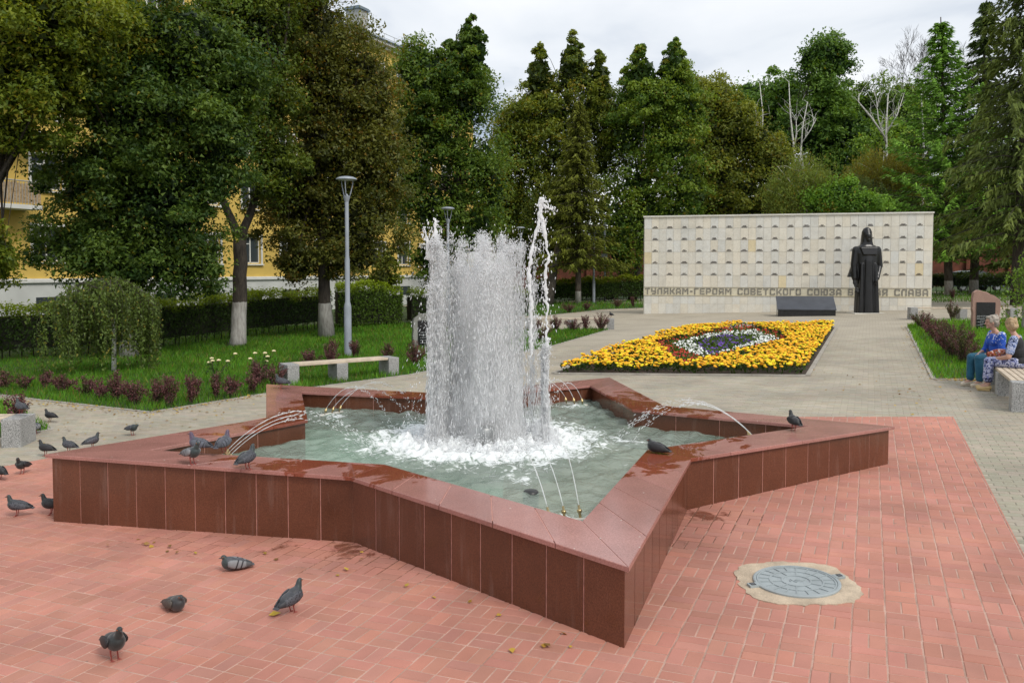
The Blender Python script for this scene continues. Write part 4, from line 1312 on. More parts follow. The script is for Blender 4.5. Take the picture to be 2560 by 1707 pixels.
for t in (0.18, math.pi + 0.18):
    mb = MB(); mb.box((.335 * math.cos(t), .335 * math.sin(t), .022), (.075, .06, .02), t); mb.build('lug', m_cover, mh, world=False).rotation_euler = (0, -math.atan(SLOPE), 0)
    mb = MB(); mb.box((.34 * math.cos(t), .34 * math.sin(t), .0335), (.035, .04, .006), t); mb.build('lug_slot', m_gran_black, mh, world=False).rotation_euler = (0, -math.atan(SLOPE), 0)

# ------------------------------------------------------------------ yellow apartment house
m_yellow = mat('yellow_render', (0.66, 0.46, 0.11), 0.85, 0.07, 0.5, 0.08, 30, 0.2, 20)
m_white = mat('white_paint', (0.66, 0.66, 0.63), 0.7, 0.06, 1.0)
m_plinth = mat('pale_plinth_render', (0.56, 0.57, 0.55), 0.85, 0.08, 0.6)
m_roof = mat('grey_blue_roof_sheet', (0.17, 0.22, 0.26), 0.5, 0.1, 1.0)
m_chim = mat('grey_chimney', (0.38, 0.38, 0.36), 0.85, 0.1, 1.0)
def glass():
    m, nt, p, out = new_mat('window_glass')
    p.inputs['Base Color'].default_value = (0.045, 0.055, 0.06, 1); p.inputs['Roughness'].default_value = 0.05
    return m
m_glass = glass()
m_curt = mat('pale_curtain', (0.42, 0.42, 0.40), 0.9, 0.15, 3.0)
m_reed = mat('reed_screen', (0.42, 0.30, 0.17), 0.9, 0.2, 12.0)
HA = Vector((-26.6, 26.0)); hd_ = Vector((0.4472, 0.8944)); hn = Vector((hd_.y, -hd_.x))      # facade line; hn faces the square
house = empty('apartment_house', (-20, 40, -0.5), 'long yellow apartment house with white plinth and window surrounds behind the trees', 'building')
def hp(s, o, z): p = HA + hd_ * s + hn * o; return (p.x, p.y, z)
def hbox(mb, s0, s1, o0, o1, z0, z1, tint=None):
    vs = [hp(s0, o1, z0), hp(s1, o1, z0), hp(s1, o0, z0), hp(s0, o0, z0), hp(s0, o1, z1), hp(s1, o1, z1), hp(s1, o0, z1), hp(s0, o0, z1)]
    mb.add(vs, [(3, 2, 1, 0), (4, 5, 6, 7), (0, 1, 5, 4), (1, 2, 6, 5), (2, 3, 7, 6), (3, 0, 4, 7)], tint)
HL = 52.0; Z1 = 1.95; FH = 3.2; NF = 5; EAVE = Z1 + FH * NF + 0.2
cols = [(3.4 + 3.15 * k, 1.45) for k in range(15)]
wall_mb = MB()
sill_h, win_h = 0.78, 1.55
zs = [Z1]
for f in range(NF): zs += [Z1 + f * FH + sill_h, Z1 + f * FH + sill_h + win_h]
zs.append(EAVE)
ss = [0.0]
for c, w in cols: ss += [c - w / 2, c + w / 2]
ss.append(HL)
for i in range(len(ss) - 1):
    for j in range(len(zs) - 1):
        if i % 2 == 1 and j % 2 == 1: continue
        hbox(wall_mb, ss[i], ss[i + 1], -0.35, 0.0, zs[j], zs[j + 1])
wall_mb.build('wall', m_yellow, house)
mb = MB(); hbox(mb, 0, HL, -12, -0.36, -1, EAVE); mb.build('inner_wall', m_curt, house)
mb = MB(); hbox(mb, -.05, HL + .05, -.4, 0.1, -1.2, Z1 - 0.18); mb.build('plinth', m_plinth, house)
mb = MB(); hbox(mb, -.05, HL + .05, -.4, 0.2, Z1 - 0.18, Z1 - 0.06); hbox(mb, -.05, HL + .05, -.4, 0.14, Z1 - 0.06, Z1); mb.build('ledge', m_white, house)
mb = MB(); hbox(mb, -.3, HL + .3, -.3, 0.25, EAVE, EAVE + .22); hbox(mb, -.4, HL + .4, -.3, 0.55, EAVE + .22, EAVE + .42); mb.build('cornice', m_white, house)
mb = MB(); mb.add([hp(-.6, .7, EAVE + .42), hp(HL + .6, .7, EAVE + .42), hp(HL + .6, -6, EAVE + 2.6), hp(-.6, -6, EAVE + 2.6), hp(-.6, .7, EAVE + .5), hp(HL + .6, .7, EAVE + .5), hp(HL + .6, -6, EAVE + 2.68), hp(-.6, -6, EAVE + 2.68)],
   [(3, 2, 1, 0), (4, 5, 6, 7), (0, 1, 5, 4), (1, 2, 6, 5), (2, 3, 7, 6), (3, 0, 4, 7)]); roof = mb.build('roof', m_roof, house)
for s in (14.0, 38.6):
    mb = MB(); hbox(mb, s, s + 1.1, -3.2, -2.0, EAVE + .8, EAVE + 3.2); ch = mb.build('chimney', m_chim, roof, world=True)
    mb2 = MB(); hbox(mb2, s - .12, s + 1.22, -3.35, -1.88, EAVE + 3.2, EAVE + 3.34); hbox(mb2, s - .05, s + 1.15, -3.25, -1.95, EAVE + 3.34, EAVE + 3.42); mb2.build('chimney_cap', m_roof, roof)
mb = MB()
for k in range(int(HL / 1.25)): mb.tube([hp(k * 1.25, .1, EAVE + .55), hp(k * 1.25, .1, EAVE + 1.15)], .018, 5)
for z in (.85, 1.15): mb.tube([hp(0, .1, EAVE + z), hp(HL, .1, EAVE + z)], .018, 5)
mb.build('roof_rail', m_chim, roof)
rr = random.Random(8)
for ci, (c, w) in enumerate(cols):
    for f in range(NF):
        z0 = Z1 + f * FH + sill_h; z1_ = z0 + win_h; s0, s1 = c - w / 2, c + w / 2
        mb = MB()
        for (a0, a1, b0, b1) in ((s0 - .12, s0 + .0, z0 - .05, z1_ + .14), (s1, s1 + .12, z0 - .05, z1_ + .14), (s0, s1, z1_, z1_ + .14)):
            hbox(mb, a0, a1, .003, .05, b0, b1)
        hbox(mb, s0 - .16, s1 + .16, -.2, .12, z0 - .12, z0 - .05)
        sur = mb.build('window', m_white, house)
        mb = MB(); t = .06
        for (a0, a1, b0, b1) in ((s0, s0 + t, z0, z1_), (s1 - t, s1, z0, z1_), (s0, s1, z0, z0 + t), (s0, s1, z1_ - t, z1_), (c - .04, c + .04, z0, z1_)):
            hbox(mb, a0, a1, -.2, -.13, b0 + .001, b1 - .001)
        if rr.random() < .5: hbox(mb, s0, c, -.19, -.14, z1_ - .45, z1_ - .40)
        mb.build('frame', m_white, sur)
        mb = MB(); hbox(mb, s0, s1, -.19, -.165, z0, z1_); mb.build('pane', m_glass, sur)
    # basement window
    mb = MB(); hbox(mb, c - .7, c + .7, .1, .105, .45, 1.12); mb.build('basement_window', m_glass, house)
# balconies
def balcony(c, f, screen, half=1.75):
    z = Z1 + f * FH - .05
    mb = MB(); hbox(mb, c - half, c + half, .003, 1.15, z - .18, z); b = mb.build('balcony', m_white, house)
    mb = MB()
    for k in range(int(half * 2 / .13)):
        s = c - half + .05 + k * .13
        mb.tube([hp(s, 1.1, z), hp(s, 1.1, z + 1.0)], .012, 5)
    mb.tube([hp(c - half, 1.1, z + 1.0), hp(c + half, 1.1, z + 1.0)], .03, 6)
    for s in (c - half, c + half): mb.tube([hp(s, .0, z + 1.0), hp(s, 1.1, z + 1.0)], .03, 6)
    mb.build('railing', m_chim, b)
    if screen:
        mb = MB(); x = c - half
        while x < c + half - .05:
            w_ = rr.uniform(.03, .06); hbox(mb, x, x + w_ * .9, 1.07, 1.085, z + .06, z + rr.uniform(.86, .96)); x += w_
        mb.build('reed_screen', m_reed, b)
        mb = MB(); hbox(mb, c - .8, c - .2, .9, 1.05, z + 1.03, z + 1.16); mb.build('flower_box', mat('lime_plastic', (0.22, 0.62, 0.05), 0.5), b)
balcony(cols[2][0] + .4, 1, True); balcony(cols[2][0] + .4, 2, False); balcony(cols[2][0] + .4, 3, False); balcony(cols[9][0], 2, False); balcony(cols[9][0], 3, False)
for s in (1.9, 20.6, 33.0):
    mb = MB(); mb.tube([hp(s, .12, EAVE), hp(s, .12, Z1 + .2), hp(s, .28, Z1 - .15), hp(s, .28, 0.2)], .06, 8); mb.build('drainpipe', m_chim, house, True)

# ------------------------------------------------------------------ red brick wall far behind, cars in front of it
m_fort = mat('old_red_brick', (0.16, 0.050, 0.028), 0.95, 0.2, 1.5, 0.35, 25, 0.5, 20)
fw = empty('brick_wall', (20, 82, .3), 'old dark red brick wall seen low between the tree trunks', 'wall')
mb = MB(); mb.box((22, 82, 2.2), (90, 1.5, 5.4)); mb.build('wall', m_fort, fw)
mb = MB(); mb.box((22, 81.8, 5.0), (90, 2.1, .3)); mb.build('coping', m_fort, fw)
for k in range(22):
    mb = MB(); mb.box((-21 + 4.1 * k, 81.1, 2.1), (.9, .31, 5.2)); mb.build('buttress', m_fort, fw)
m_tyre = mat('tyre_rubber', (0.02, 0.02, 0.02), 0.8)
m_rim = mat('alloy_rim', (0.45, 0.46, 0.47), 0.35, metal=0.8)
m_red_l = mat('red_lamp_glass', (0.4, 0.02, 0.02), 0.2)
m_wht_l = mat('clear_lamp_glass', (0.7, 0.7, 0.7), 0.15)
def car(x, y, rz, col, label):
    root = empty('parked_car', (x, y, gz(x)), label, 'car', 'cars parked behind the hedge', rz)
    paint = mat('car_paint', col, 0.25, 0.03, 1.0, coat=0.8)
    def prof(pts, w, z_in=0.0): return [(px, w, pz) for px, pz in pts]
    body = [(-2.1, .35), (-2.15, .62), (-2.05, .88), (-1.4, .95), (.95, .93), (1.7, .84), (2.08, .68), (2.12, .36)]
    mb = MB(); mb.loft([[(px * .985, -.86, pz) for px, pz in body], [(px, -.78, pz + .02) for px, pz in body], [(px, .78, pz + .02) for px, pz in body], [(px * .985, .86, pz) for px, pz in body]])
    b = mb.build('body', paint, root, world=False); smooth_by_angle(b, 35)
    cab = [(-1.55, .93), (-1.05, 1.38), (-.6, 1.47), (.2, 1.46), (.55, 1.36), (1.15, .93)]
    mb = MB(); mb.loft([[(px * .98, -.70 - (.08 if pz < 1 else 0), pz) for px, pz in cab], [(px * .98, .70 + (.08 if pz < 1 else 0), pz) for px, pz in cab]])
    g = mb.build('windows', m_glass, root, world=False)
    mb = MB(); mb.loft([[(-1.07, y_, 1.385), (-.6, y_, 1.485), (.2, y_, 1.475), (.57, y_, 1.375), (.2, y_, 1.44), (-.6, y_, 1.44)] for y_ in (-.69, .69)])
    for s_ in (-1, 1):
        for (p, q) in (((-1.55, .93), (-1.05, 1.39)), ((1.15, .93), (.56, 1.375)), ((-.25, .93), (-.25, 1.46))):
            mb.tube([(p[0], s_ * .785, p[1]), (q[0], s_ * .70, q[1])], .035, 6)
    mb.build('roof', paint, root, world=False)
    for wx in (-1.3, 1.3):
        for s_ in (-1, 1):
            w = MB(); w.tube([(wx, s_ * .70, .31), (wx, s_ * .88, .31)], .31, 18); wo = w.build('wheel', m_tyre, root, world=False)
            w = MB(); w.tube([(wx, s_ * .80, .31), (wx, s_ * .89, .31)], .19, 14); w.build('rim', m_rim, wo, world=False)
    for s_ in (-1, 1):
        w = MB(); w.box((2.08, s_ * .6, .66), (.1, .34, .12)); w.build('headlight', m_wht_l, root, world=False)
        w = MB(); w.box((-2.11, s_ * .62, .76), (.08, .3, .14)); w.build('tail_light', m_red_l, root, world=False)
car(29.0, 62.0, math.radians(4), (0.55, 0.57, 0.60), 'silver car behind the hedge right of the memorial wall, its roof showing between two trunks')
car(33.5, 60.5, math.radians(4), (0.10, 0.13, 0.20), 'dark blue car behind the hedge near the right edge')
car(6.0, 62.5, math.radians(2), (0.50, 0.52, 0.55), 'pale car glimpsed through the hedge left of the memorial wall')
# ------------------------------------------------------------------ trees and other plants
m_leaf = leaf_mat('tree_leaf', 0.5, 0.42, 0.3)
m_needle = leaf_mat('needle', 0.6, 0.15, 0.2)
def bark(name, a, b, white=None, birch=False):
    m, nt, p, out = new_mat(name)
    pos = n_pos(nt, True)
    mp = nt.nodes.new('ShaderNodeMapping'); mp.inputs['Scale'].default_value = (1, 1, 0.25 if not birch else 3.0)
    nt.links.new(pos, mp.inputs['Vector'])
    f = n_noise(nt, mp.outputs[0], 14.0 if not birch else 5.0, 5.0, 0.65)
    c = n_ramp(nt, f, [(0.35, a), (0.65, b)] if not birch else [(0.36, (0.06, 0.055, 0.05)), (0.44, (0.55, 0.54, 0.50)), (0.7, (0.66, 0.65, 0.61))])
    if white:
        sep = nt.nodes.new('ShaderNodeSeparateXYZ'); nt.links.new(pos, sep.inputs[0])
        e = n_math(nt, 'ADD', sep.outputs['Z'], n_math(nt, 'MULTIPLY', n_noise(nt, pos, 6.0, 3.0), 0.12))
        k = n_math(nt, 'LESS_THAN', e, white)
        wc = n_ramp(nt, f, [(0.3, (0.20, 0.185, 0.165)), (0.6, (0.40, 0.385, 0.36))])
        c = n_mix(nt, k, c, wc)
    nt.links.new(c, p.inputs['Base Color']); p.inputs['Roughness'].default_value = 0.9
    n_bump(nt, p, f, 0.8, 0.03)
    return m
m_bark = bark('dark_bark', (0.022, 0.017, 0.013), (0.065, 0.052, 0.040))
m_birch = bark('birch_bark', None, None, None, True)

def unit_vecs(n):
    v = rng.normal(0, 1, (n, 3)); return v / np.linalg.norm(v, axis=1, keepdims=True)

def crown(blobs, n, leaf, cl, col, col2, yel, brown=0):
    """leaves gathered in many small sprays spread through the crown's volume"""
    B = np.array(blobs)
    area = (B[:, 3] * B[:, 5]) ** 0.9 * B[:, 6] * (1 + 2.6 * B[:, 7]); pr = area / area.sum()
    ncl = max(40, int(area.sum() * 4.6 / cl ** 2))
    bi = rng.choice(len(B), ncl, p=pr)
    d = unit_vecs(ncl); rad = 1.12 - 0.72 * rng.random(ncl) ** 1.3
    C = B[bi, :3] + d * B[bi, 3:6] * rad[:, None]
    cone = B[bi, 7] > 0                                # pointed leaders: narrower towards the tip
    tz = rng.random(ncl) ** 1.35
    az = rng.uniform(0, 6.28, ncl); rz_ = (1 - tz) ** 0.65 * np.sqrt(rng.random(ncl)) * 1.35
    cc = np.stack([B[bi, 0] + B[bi, 3] * rz_ * np.cos(az), B[bi, 1] + B[bi, 4] * rz_ * np.sin(az), B[bi, 2] + B[bi, 5] * (2.0 * tz - 1.0)], 1)
    C[cone] = cc[cone]
    cr = cl * rng.uniform(0.45, 1.55, ncl) * np.where(cone, 0.72 - 0.42 * tz, 1.0)
    ci = rng.integers(0, ncl, n)
    o = unit_vecs(n) * (rng.random(n) ** 0.45)[:, None]
    o[:, 2] *= 0.62
    P = C[ci] + o * cr[ci][:, None]
    fr = (rng.random(n) < 0.16) & ~cone[ci]           # loose leaves between the sprays
    d2 = unit_vecs(n); r2 = 0.55 + 0.62 * rng.random(n)
    P[fr] = (B[bi[ci], :3] + d2 * B[bi[ci], 3:6] * r2[:, None])[fr]
    hd = np.hypot(o[:, 0], o[:, 1])
    P[:, 2] -= 0.28 * hd ** 2 * cr[ci]
    N = o * 0.7 + np.array([0, 0, 0.75]) + rng.normal(0, 0.45, (n, 3))
    T = np.cross(N, unit_vecs(n)); T[:, 2] -= 0.35
    tone = np.clip(0.46 + 0.16 * rng.normal(0, 1, ncl) + 0.30 * d[:, 2], 0, 1)      # lit tops painted into the leaf colour: sprays facing up are paler
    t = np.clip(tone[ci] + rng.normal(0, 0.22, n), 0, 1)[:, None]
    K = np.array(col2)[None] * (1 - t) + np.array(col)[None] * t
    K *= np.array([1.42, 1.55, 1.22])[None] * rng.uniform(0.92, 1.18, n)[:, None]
    yc = rng.random(ncl) < yel
    y = (rng.random(n) < yel * 0.35) | (yc[ci] & (rng.random(n) < 0.35))
    K[y] = np.array([0.24, 0.15, 0.02] if brown else [0.27, 0.23, 0.025]) * rng.uniform(0.6, 1.2, y.sum())[:, None]
    L = leaf * rng.uniform(0.7, 1.35, n)
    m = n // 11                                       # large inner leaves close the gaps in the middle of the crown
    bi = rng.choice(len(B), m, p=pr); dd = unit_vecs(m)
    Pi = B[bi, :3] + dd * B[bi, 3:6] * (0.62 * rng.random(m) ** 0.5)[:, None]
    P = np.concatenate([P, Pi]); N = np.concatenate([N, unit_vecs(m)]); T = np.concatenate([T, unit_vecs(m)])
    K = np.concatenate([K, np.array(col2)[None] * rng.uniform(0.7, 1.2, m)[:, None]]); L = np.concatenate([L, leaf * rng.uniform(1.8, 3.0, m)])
    n = n + m
    return P, T, N, L, L * rng.uniform(0.5, 0.75, n), K, C, cr

def trunk_to(mb, base, top, r0, r1, seed, bend=0.25, n=9, seg=9):
    rr = random.Random(seed)
    a, b = Vector(base), Vector(top)
    px, py = rr.uniform(-1, 1), rr.uniform(-1, 1)
    pts, rad = [], []
    for k in range(seg + 1):
        t = k / seg; w = math.sin(t * math.pi) * bend
        pts.append(a.lerp(b, t) + Vector((px * w, py * w, 0)) + Vector((rr.gauss(0, .02), rr.gauss(0, .02), 0)) * (1 if 0 < k < seg else 0))
        rad.append(r0 + (r1 - r0) * t ** 0.8)
    rad[0] *= 1.25
    mb.tube(pts, rad, n)
    return pts, rad

def branches(mb, pts, rad, C, nb, seed, lo=0.3, thin=0.012):
    rr = random.Random(seed)
    for k in range(min(nb, len(C))):
        c = Vector(C[rr.randrange(len(C))])
        i = min(len(pts) - 1, int((lo + (1 - lo) * rr.random() ** 1.2) * len(pts)))
        cand = [j for j in range(int(lo * len(pts)), len(pts)) if pts[j].z < c.z - 0.2]
        if cand: i = cand[-1] if rr.random() < .35 else rr.choice(cand)
        p = pts[i]; m = p.lerp(c, 0.5) + Vector((rr.gauss(0, .15), rr.gauss(0, .15), 0.12 * (c - p).length))
        r0 = min(rad[i] * 0.5, 0.02 + 0.011 * (c - p).length)
        mb.tube([p, p.lerp(m, .55), m, m.lerp(c, .6), c], [r0, r0 * .8, r0 * .6, r0 * .35, thin * .6], 5, False)

TREES = [
    dict(kind='leaf', base=(-16.5, 22.5), blobs=[(-13.81, 22.0, 8.69, 2.19, 1.96, 1.73, 1.0, 0), (-12.1, 22.0, 8.8, 2.19, 1.84, 1.5, 1.0, 0), (-12.94, 22.0, 7.12, 1.84, 1.67, 1.5, 1.0, 0), (-11.98, 23.0, 7.57, 1.08, 1.08, 1.08, 1.0, 0), (-13.43, 22.0, 5.99, 1.09, 0.92, 0.75, 1.0, 0), (-11.23, 23.5, 9.36, 1.11, 0.98, 0.86, 1.0, 0), (-13.63, 22.0, 2.74, 0.63, 0.75, 0.86, 0.7, 0)], **{'name': 'yellowing_linden', 'label': 'yellowing leafy tree at the top left corner of the picture', 'n': 64000, 'leaf': 0.115, 'cl': 0.5, 'col': (0.19, 0.2, 0.022), 'col2': (0.06, 0.088, 0.014), 'yel': 0.09, 'tr': 0.22}),
    dict(kind='leaf', base=(-11.46, 24.82), blobs=[(-10.88, 24.8, 6.96, 2.73, 2.47, 2.21, 1.0, 0), (-9.69, 24.8, 8.87, 2.34, 2.01, 1.69, 1.0, 0), (-11.67, 25.8, 9.79, 1.62, 1.42, 1.22, 1.0, 0), (-12.02, 24.8, 4.92, 1.82, 1.95, 2.08, 1.0, 0), (-10.22, 24.8, 4.4, 2.01, 1.98, 1.95, 1.0, 0), (-10.96, 24.8, 2.6, 2.47, 1.72, 0.97, 1.0, 0), (-12.64, 24.8, 3.11, 1.43, 1.23, 1.04, 1.0, 0), (-8.7, 24.8, 6.45, 1.3, 1.62, 1.95, 1.0, 0), (-8.17, 24.8, 7.73, 1.04, 1.17, 1.3, 1.0, 0), (-9.41, 24.8, 2.47, 0.65, 0.65, 0.65, 1.0, 0)], **{'name': 'linden_tree', 'label': 'big dark green tree with whitewashed trunk before the yellow house, second from left', 'n': 125000, 'leaf': 0.115, 'cl': 0.5, 'col': (0.1, 0.14, 0.026), 'col2': (0.024, 0.05, 0.015), 'yel': 0.03, 'tr': 0.24, 'white': 0.95}),
    dict(kind='leaf', base=(-9.34, 28.2), blobs=[(-9.1, 28.6, 10.16, 1.8, 1.72, 1.65, 1.0, 0), (-8.54, 28.6, 7.82, 1.35, 1.57, 1.8, 1.0, 0), (-7.97, 28.6, 5.76, 0.9, 1.12, 1.35, 1.0, 0), (-8.63, 28.6, 11.9, 1.8, 1.57, 1.35, 1.0, 0)], **{'name': 'linden_tree', 'label': 'forked tree with whitewashed trunk between the big dark tree and the brown one', 'n': 42000, 'leaf': 0.115, 'cl': 0.5, 'col': (0.115, 0.14, 0.02), 'col2': (0.03, 0.05, 0.013), 'yel': 0.08, 'tr': 0.27, 'white': 1.55, 'fork': 1}),
    dict(kind='leaf', base=(-6.89, 30.85), blobs=[(-7.38, 31.0, 10.82, 2.03, 1.99, 1.95, 1.0, 0), (-7.76, 31.0, 12.39, 1.78, 1.62, 1.46, 1.0, 0), (-6.36, 31.0, 8.91, 1.87, 1.91, 1.95, 1.0, 0), (-5.63, 31.0, 9.63, 0.97, 1.05, 1.14, 1.0, 0), (-6.7, 31.0, 6.84, 2.27, 2.19, 2.11, 1.0, 0), (-5.0, 31.0, 8.12, 0.97, 1.22, 1.46, 1.0, 0), (-4.93, 31.0, 6.2, 1.05, 1.5, 1.95, 1.0, 0), (-7.85, 31.0, 4.92, 1.78, 1.87, 1.95, 1.0, 0), (-5.75, 31.0, 4.28, 1.78, 1.78, 1.78, 1.0, 0), (-8.03, 31.0, 2.66, 0.78, 1.0, 1.22, 1.0, 0), (-5.93, 31.0, 2.82, 1.46, 1.14, 0.81, 1.0, 0)], **{'name': 'browning_linden', 'label': 'browning leafy tree with whitewashed trunk next to the lamp post', 'n': 95000, 'leaf': 0.12, 'cl': 0.55, 'col': (0.13, 0.122, 0.026), 'col2': (0.044, 0.052, 0.014), 'yel': 0.1, 'brown': 1, 'tr': 0.27, 'white': 1.35}),
    dict(kind='leaf', base=(-2.2, 39.5), blobs=[(-1.83, 39.0, 12.41, 0.92, 1.28, 1.63, 1, 1), (-2.85, 39.0, 11.41, 1.53, 1.53, 1.53, 1, 1), (-4.06, 39.0, 10.31, 1.33, 1.38, 1.43, 1, 1), (-3.55, 39.0, 11.01, 1.53, 1.53, 1.53, 1.0, 0), (-4.86, 39.0, 11.51, 0.78, 0.9, 1.02, 1.0, 0), (-4.26, 39.0, 12.01, 0.82, 0.87, 0.92, 1.0, 0), (-4.67, 39.0, 9.01, 1.02, 1.73, 2.45, 1.0, 0), (-4.77, 39.0, 10.81, 0.82, 1.02, 1.22, 1.0, 0), (-4.69, 39.0, 6.39, 0.92, 1.48, 2.04, 1.0, 0), (-2.14, 39.0, 10.01, 1.53, 1.68, 1.84, 1.0, 0), (-3.56, 39.0, 8.21, 1.73, 1.79, 1.84, 1.0, 0), (-1.74, 39.0, 7.4, 1.43, 1.63, 1.84, 1.0, 0), (-3.37, 39.0, 5.38, 1.94, 1.79, 1.63, 1.0, 0), (-1.95, 39.0, 4.17, 1.73, 1.73, 1.73, 1.0, 0), (-3.79, 39.0, 2.95, 1.22, 1.22, 1.22, 1.0, 0), (-0.93, 39.0, 6.19, 1.02, 1.43, 1.84, 1.0, 0)], **{'name': 'linden_tree', 'label': 'dark green tree right of the yellow house, behind the left of the spray', 'n': 68000, 'leaf': 0.145, 'cl': 0.65, 'col': (0.12, 0.165, 0.026), 'col2': (0.028, 0.06, 0.014), 'yel': 0.04, 'tr': 0.25}),
    dict(kind='leaf', base=(1.2, 60), blobs=[(1.99, 60.0, 15.68, 1.32, 1.99, 2.67, 1, 1), (4.31, 60.0, 16.61, 1.41, 2.04, 2.67, 1, 1), (6.18, 60.0, 15.38, 1.26, 1.88, 2.51, 1, 1), (0.75, 60.0, 13.22, 2.04, 2.04, 2.04, 1.0, 0), (-0.34, 60.0, 11.99, 1.57, 2.04, 2.51, 1.0, 0), (-0.81, 60.0, 8.89, 1.57, 2.35, 3.14, 1.0, 0), (7.44, 60.0, 12.3, 1.57, 2.2, 2.83, 1.0, 0), (2.77, 60.0, 13.22, 2.51, 2.51, 2.51, 1.0, 0), (5.41, 60.0, 13.22, 2.35, 2.43, 2.51, 1.0, 0), (1.06, 60.0, 10.44, 2.35, 2.59, 2.83, 1.0, 0), (3.87, 60.0, 10.44, 2.83, 2.83, 2.83, 1.0, 0), (0.13, 60.0, 7.02, 1.88, 2.2, 2.51, 1.0, 0), (2.94, 60.0, 7.02, 2.51, 2.51, 2.51, 1.0, 0), (6.67, 60.0, 10.75, 1.41, 2.12, 2.83, 1.0, 0), (0.75, 60.0, 3.9, 2.2, 2.04, 1.88, 1.0, 0), (3.26, 60.0, 3.9, 2.2, 1.88, 1.57, 1.0, 0)], **{'name': 'linden_tree', 'label': 'olive green tree with three pointed tops behind the spray', 'n': 70000, 'leaf': 0.2, 'cl': 0.9, 'col': (0.18, 0.19, 0.03), 'col2': (0.05, 0.078, 0.015), 'yel': 0.1, 'tr': 0.28}),
    dict(kind='leaf', base=(8.3, 57.5), blobs=[(8.68, 57.0, 15.02, 1.73, 2.13, 2.54, 1, 1), (10.97, 57.0, 15.45, 1.55, 2.04, 2.54, 1, 1), (9.57, 57.0, 13.56, 2.39, 2.24, 2.09, 1.0, 0), (11.79, 57.0, 13.26, 1.79, 2.09, 2.39, 1.0, 0), (8.11, 57.0, 11.5, 1.79, 2.24, 2.68, 1.0, 0), (10.78, 57.0, 10.92, 2.68, 2.68, 2.68, 1.0, 0), (8.72, 57.0, 8.27, 2.24, 2.31, 2.39, 1.0, 0), (11.69, 57.0, 7.68, 2.39, 2.39, 2.39, 1.0, 0), (9.63, 57.0, 5.9, 2.68, 2.39, 2.09, 1.0, 0), (7.55, 57.0, 5.31, 1.34, 2.16, 2.98, 1.0, 0), (7.56, 57.0, 3.23, 1.19, 1.49, 1.79, 1.0, 0)], **{'name': 'linden_tree', 'label': 'bright green tree with two pointed tops left of the memorial wall', 'n': 56000, 'leaf': 0.19, 'cl': 0.85, 'col': (0.165, 0.21, 0.032), 'col2': (0.042, 0.085, 0.016), 'yel': 0.08, 'tr': 0.28}),
    dict(kind='leaf', base=(12.3, 60), blobs=[(14.43, 60.0, 14.15, 1.57, 1.81, 2.04, 1.0, 0), (16.01, 60.0, 12.3, 2.2, 2.2, 2.2, 1.0, 0), (14.46, 60.0, 11.37, 1.88, 2.2, 2.51, 1.0, 0), (17.57, 60.0, 11.37, 1.88, 1.88, 1.88, 1.0, 0), (18.53, 60.0, 9.51, 1.88, 1.88, 1.88, 1.0, 0), (15.74, 60.0, 8.58, 2.83, 2.67, 2.51, 1.0, 0), (18.26, 60.0, 7.02, 2.2, 1.88, 1.57, 1.0, 0), (14.5, 60.0, 7.02, 1.88, 1.88, 1.88, 1.0, 0)], **{'name': 'maple_tree', 'label': 'olive tree with yellowish leaf clumps above the left half of the memorial wall', 'n': 44000, 'leaf': 0.2, 'cl': 0.9, 'col': (0.2, 0.205, 0.035), 'col2': (0.048, 0.066, 0.016), 'yel': 0.12, 'tr': 0.26}),
    dict(kind='leaf', base=(21.5, 78), blobs=[(28.91, 78.0, 22.4, 2.2, 2.16, 2.12, 1.0, 0), (30.21, 78.0, 21.6, 1.47, 1.51, 1.55, 1.0, 0), (27.59, 78.0, 21.6, 1.31, 1.35, 1.39, 1.0, 0), (28.84, 78.0, 19.49, 1.96, 1.96, 1.96, 1.0, 0), (29.08, 78.0, 16.89, 2.69, 2.69, 2.69, 1.0, 0), (27.69, 78.0, 15.28, 2.69, 2.86, 3.02, 1.0, 0), (30.93, 78.0, 15.28, 2.69, 2.86, 3.02, 1.0, 0), (29.37, 78.0, 11.66, 3.47, 3.67, 3.88, 1.0, 0)], **{'name': 'tall_oak', 'label': 'tall tree whose round crown stands alone against the sky', 'n': 40000, 'leaf': 0.27, 'cl': 1.0, 'col': (0.12, 0.185, 0.036), 'col2': (0.03, 0.07, 0.018), 'yel': 0.02, 'tr': 0.35}),
    dict(kind='leaf', base=(17.3, 84), blobs=[(23.68, 84.0, 19.3, 2.64, 2.53, 2.42, 1.0, 0), (27.15, 84.0, 19.95, 2.73, 2.46, 2.2, 1.0, 0), (25.45, 84.0, 16.71, 3.74, 3.52, 3.3, 1.0, 0), (22.38, 84.0, 18.44, 1.98, 1.98, 1.98, 1.0, 0)], **{'name': 'background_tree', 'label': 'rounded dark tree left of the tall round crowned tree', 'n': 22000, 'leaf': 0.3, 'cl': 1.2, 'col': (0.12, 0.19, 0.036), 'col2': (0.036, 0.078, 0.018), 'yel': 0.02, 'tr': 0.35}),
    dict(kind='leaf', base=(25.5, 82), blobs=[(34.4, 82.0, 17.63, 2.75, 2.75, 2.75, 1.0, 0), (37.17, 82.0, 17.21, 3.43, 3.52, 3.6, 1.0, 0), (38.84, 82.0, 18.9, 1.72, 1.93, 2.15, 1.0, 0), (35.12, 82.0, 12.99, 3.6, 3.6, 3.6, 1.0, 0), (33.31, 82.0, 18.9, 1.29, 1.29, 1.29, 1.0, 0)], **{'name': 'background_tree', 'label': 'dark tree right of the tall round crowned tree', 'n': 22000, 'leaf': 0.3, 'cl': 1.2, 'col': (0.125, 0.175, 0.036), 'col2': (0.036, 0.07, 0.018), 'yel': 0.03, 'tr': 0.35}),
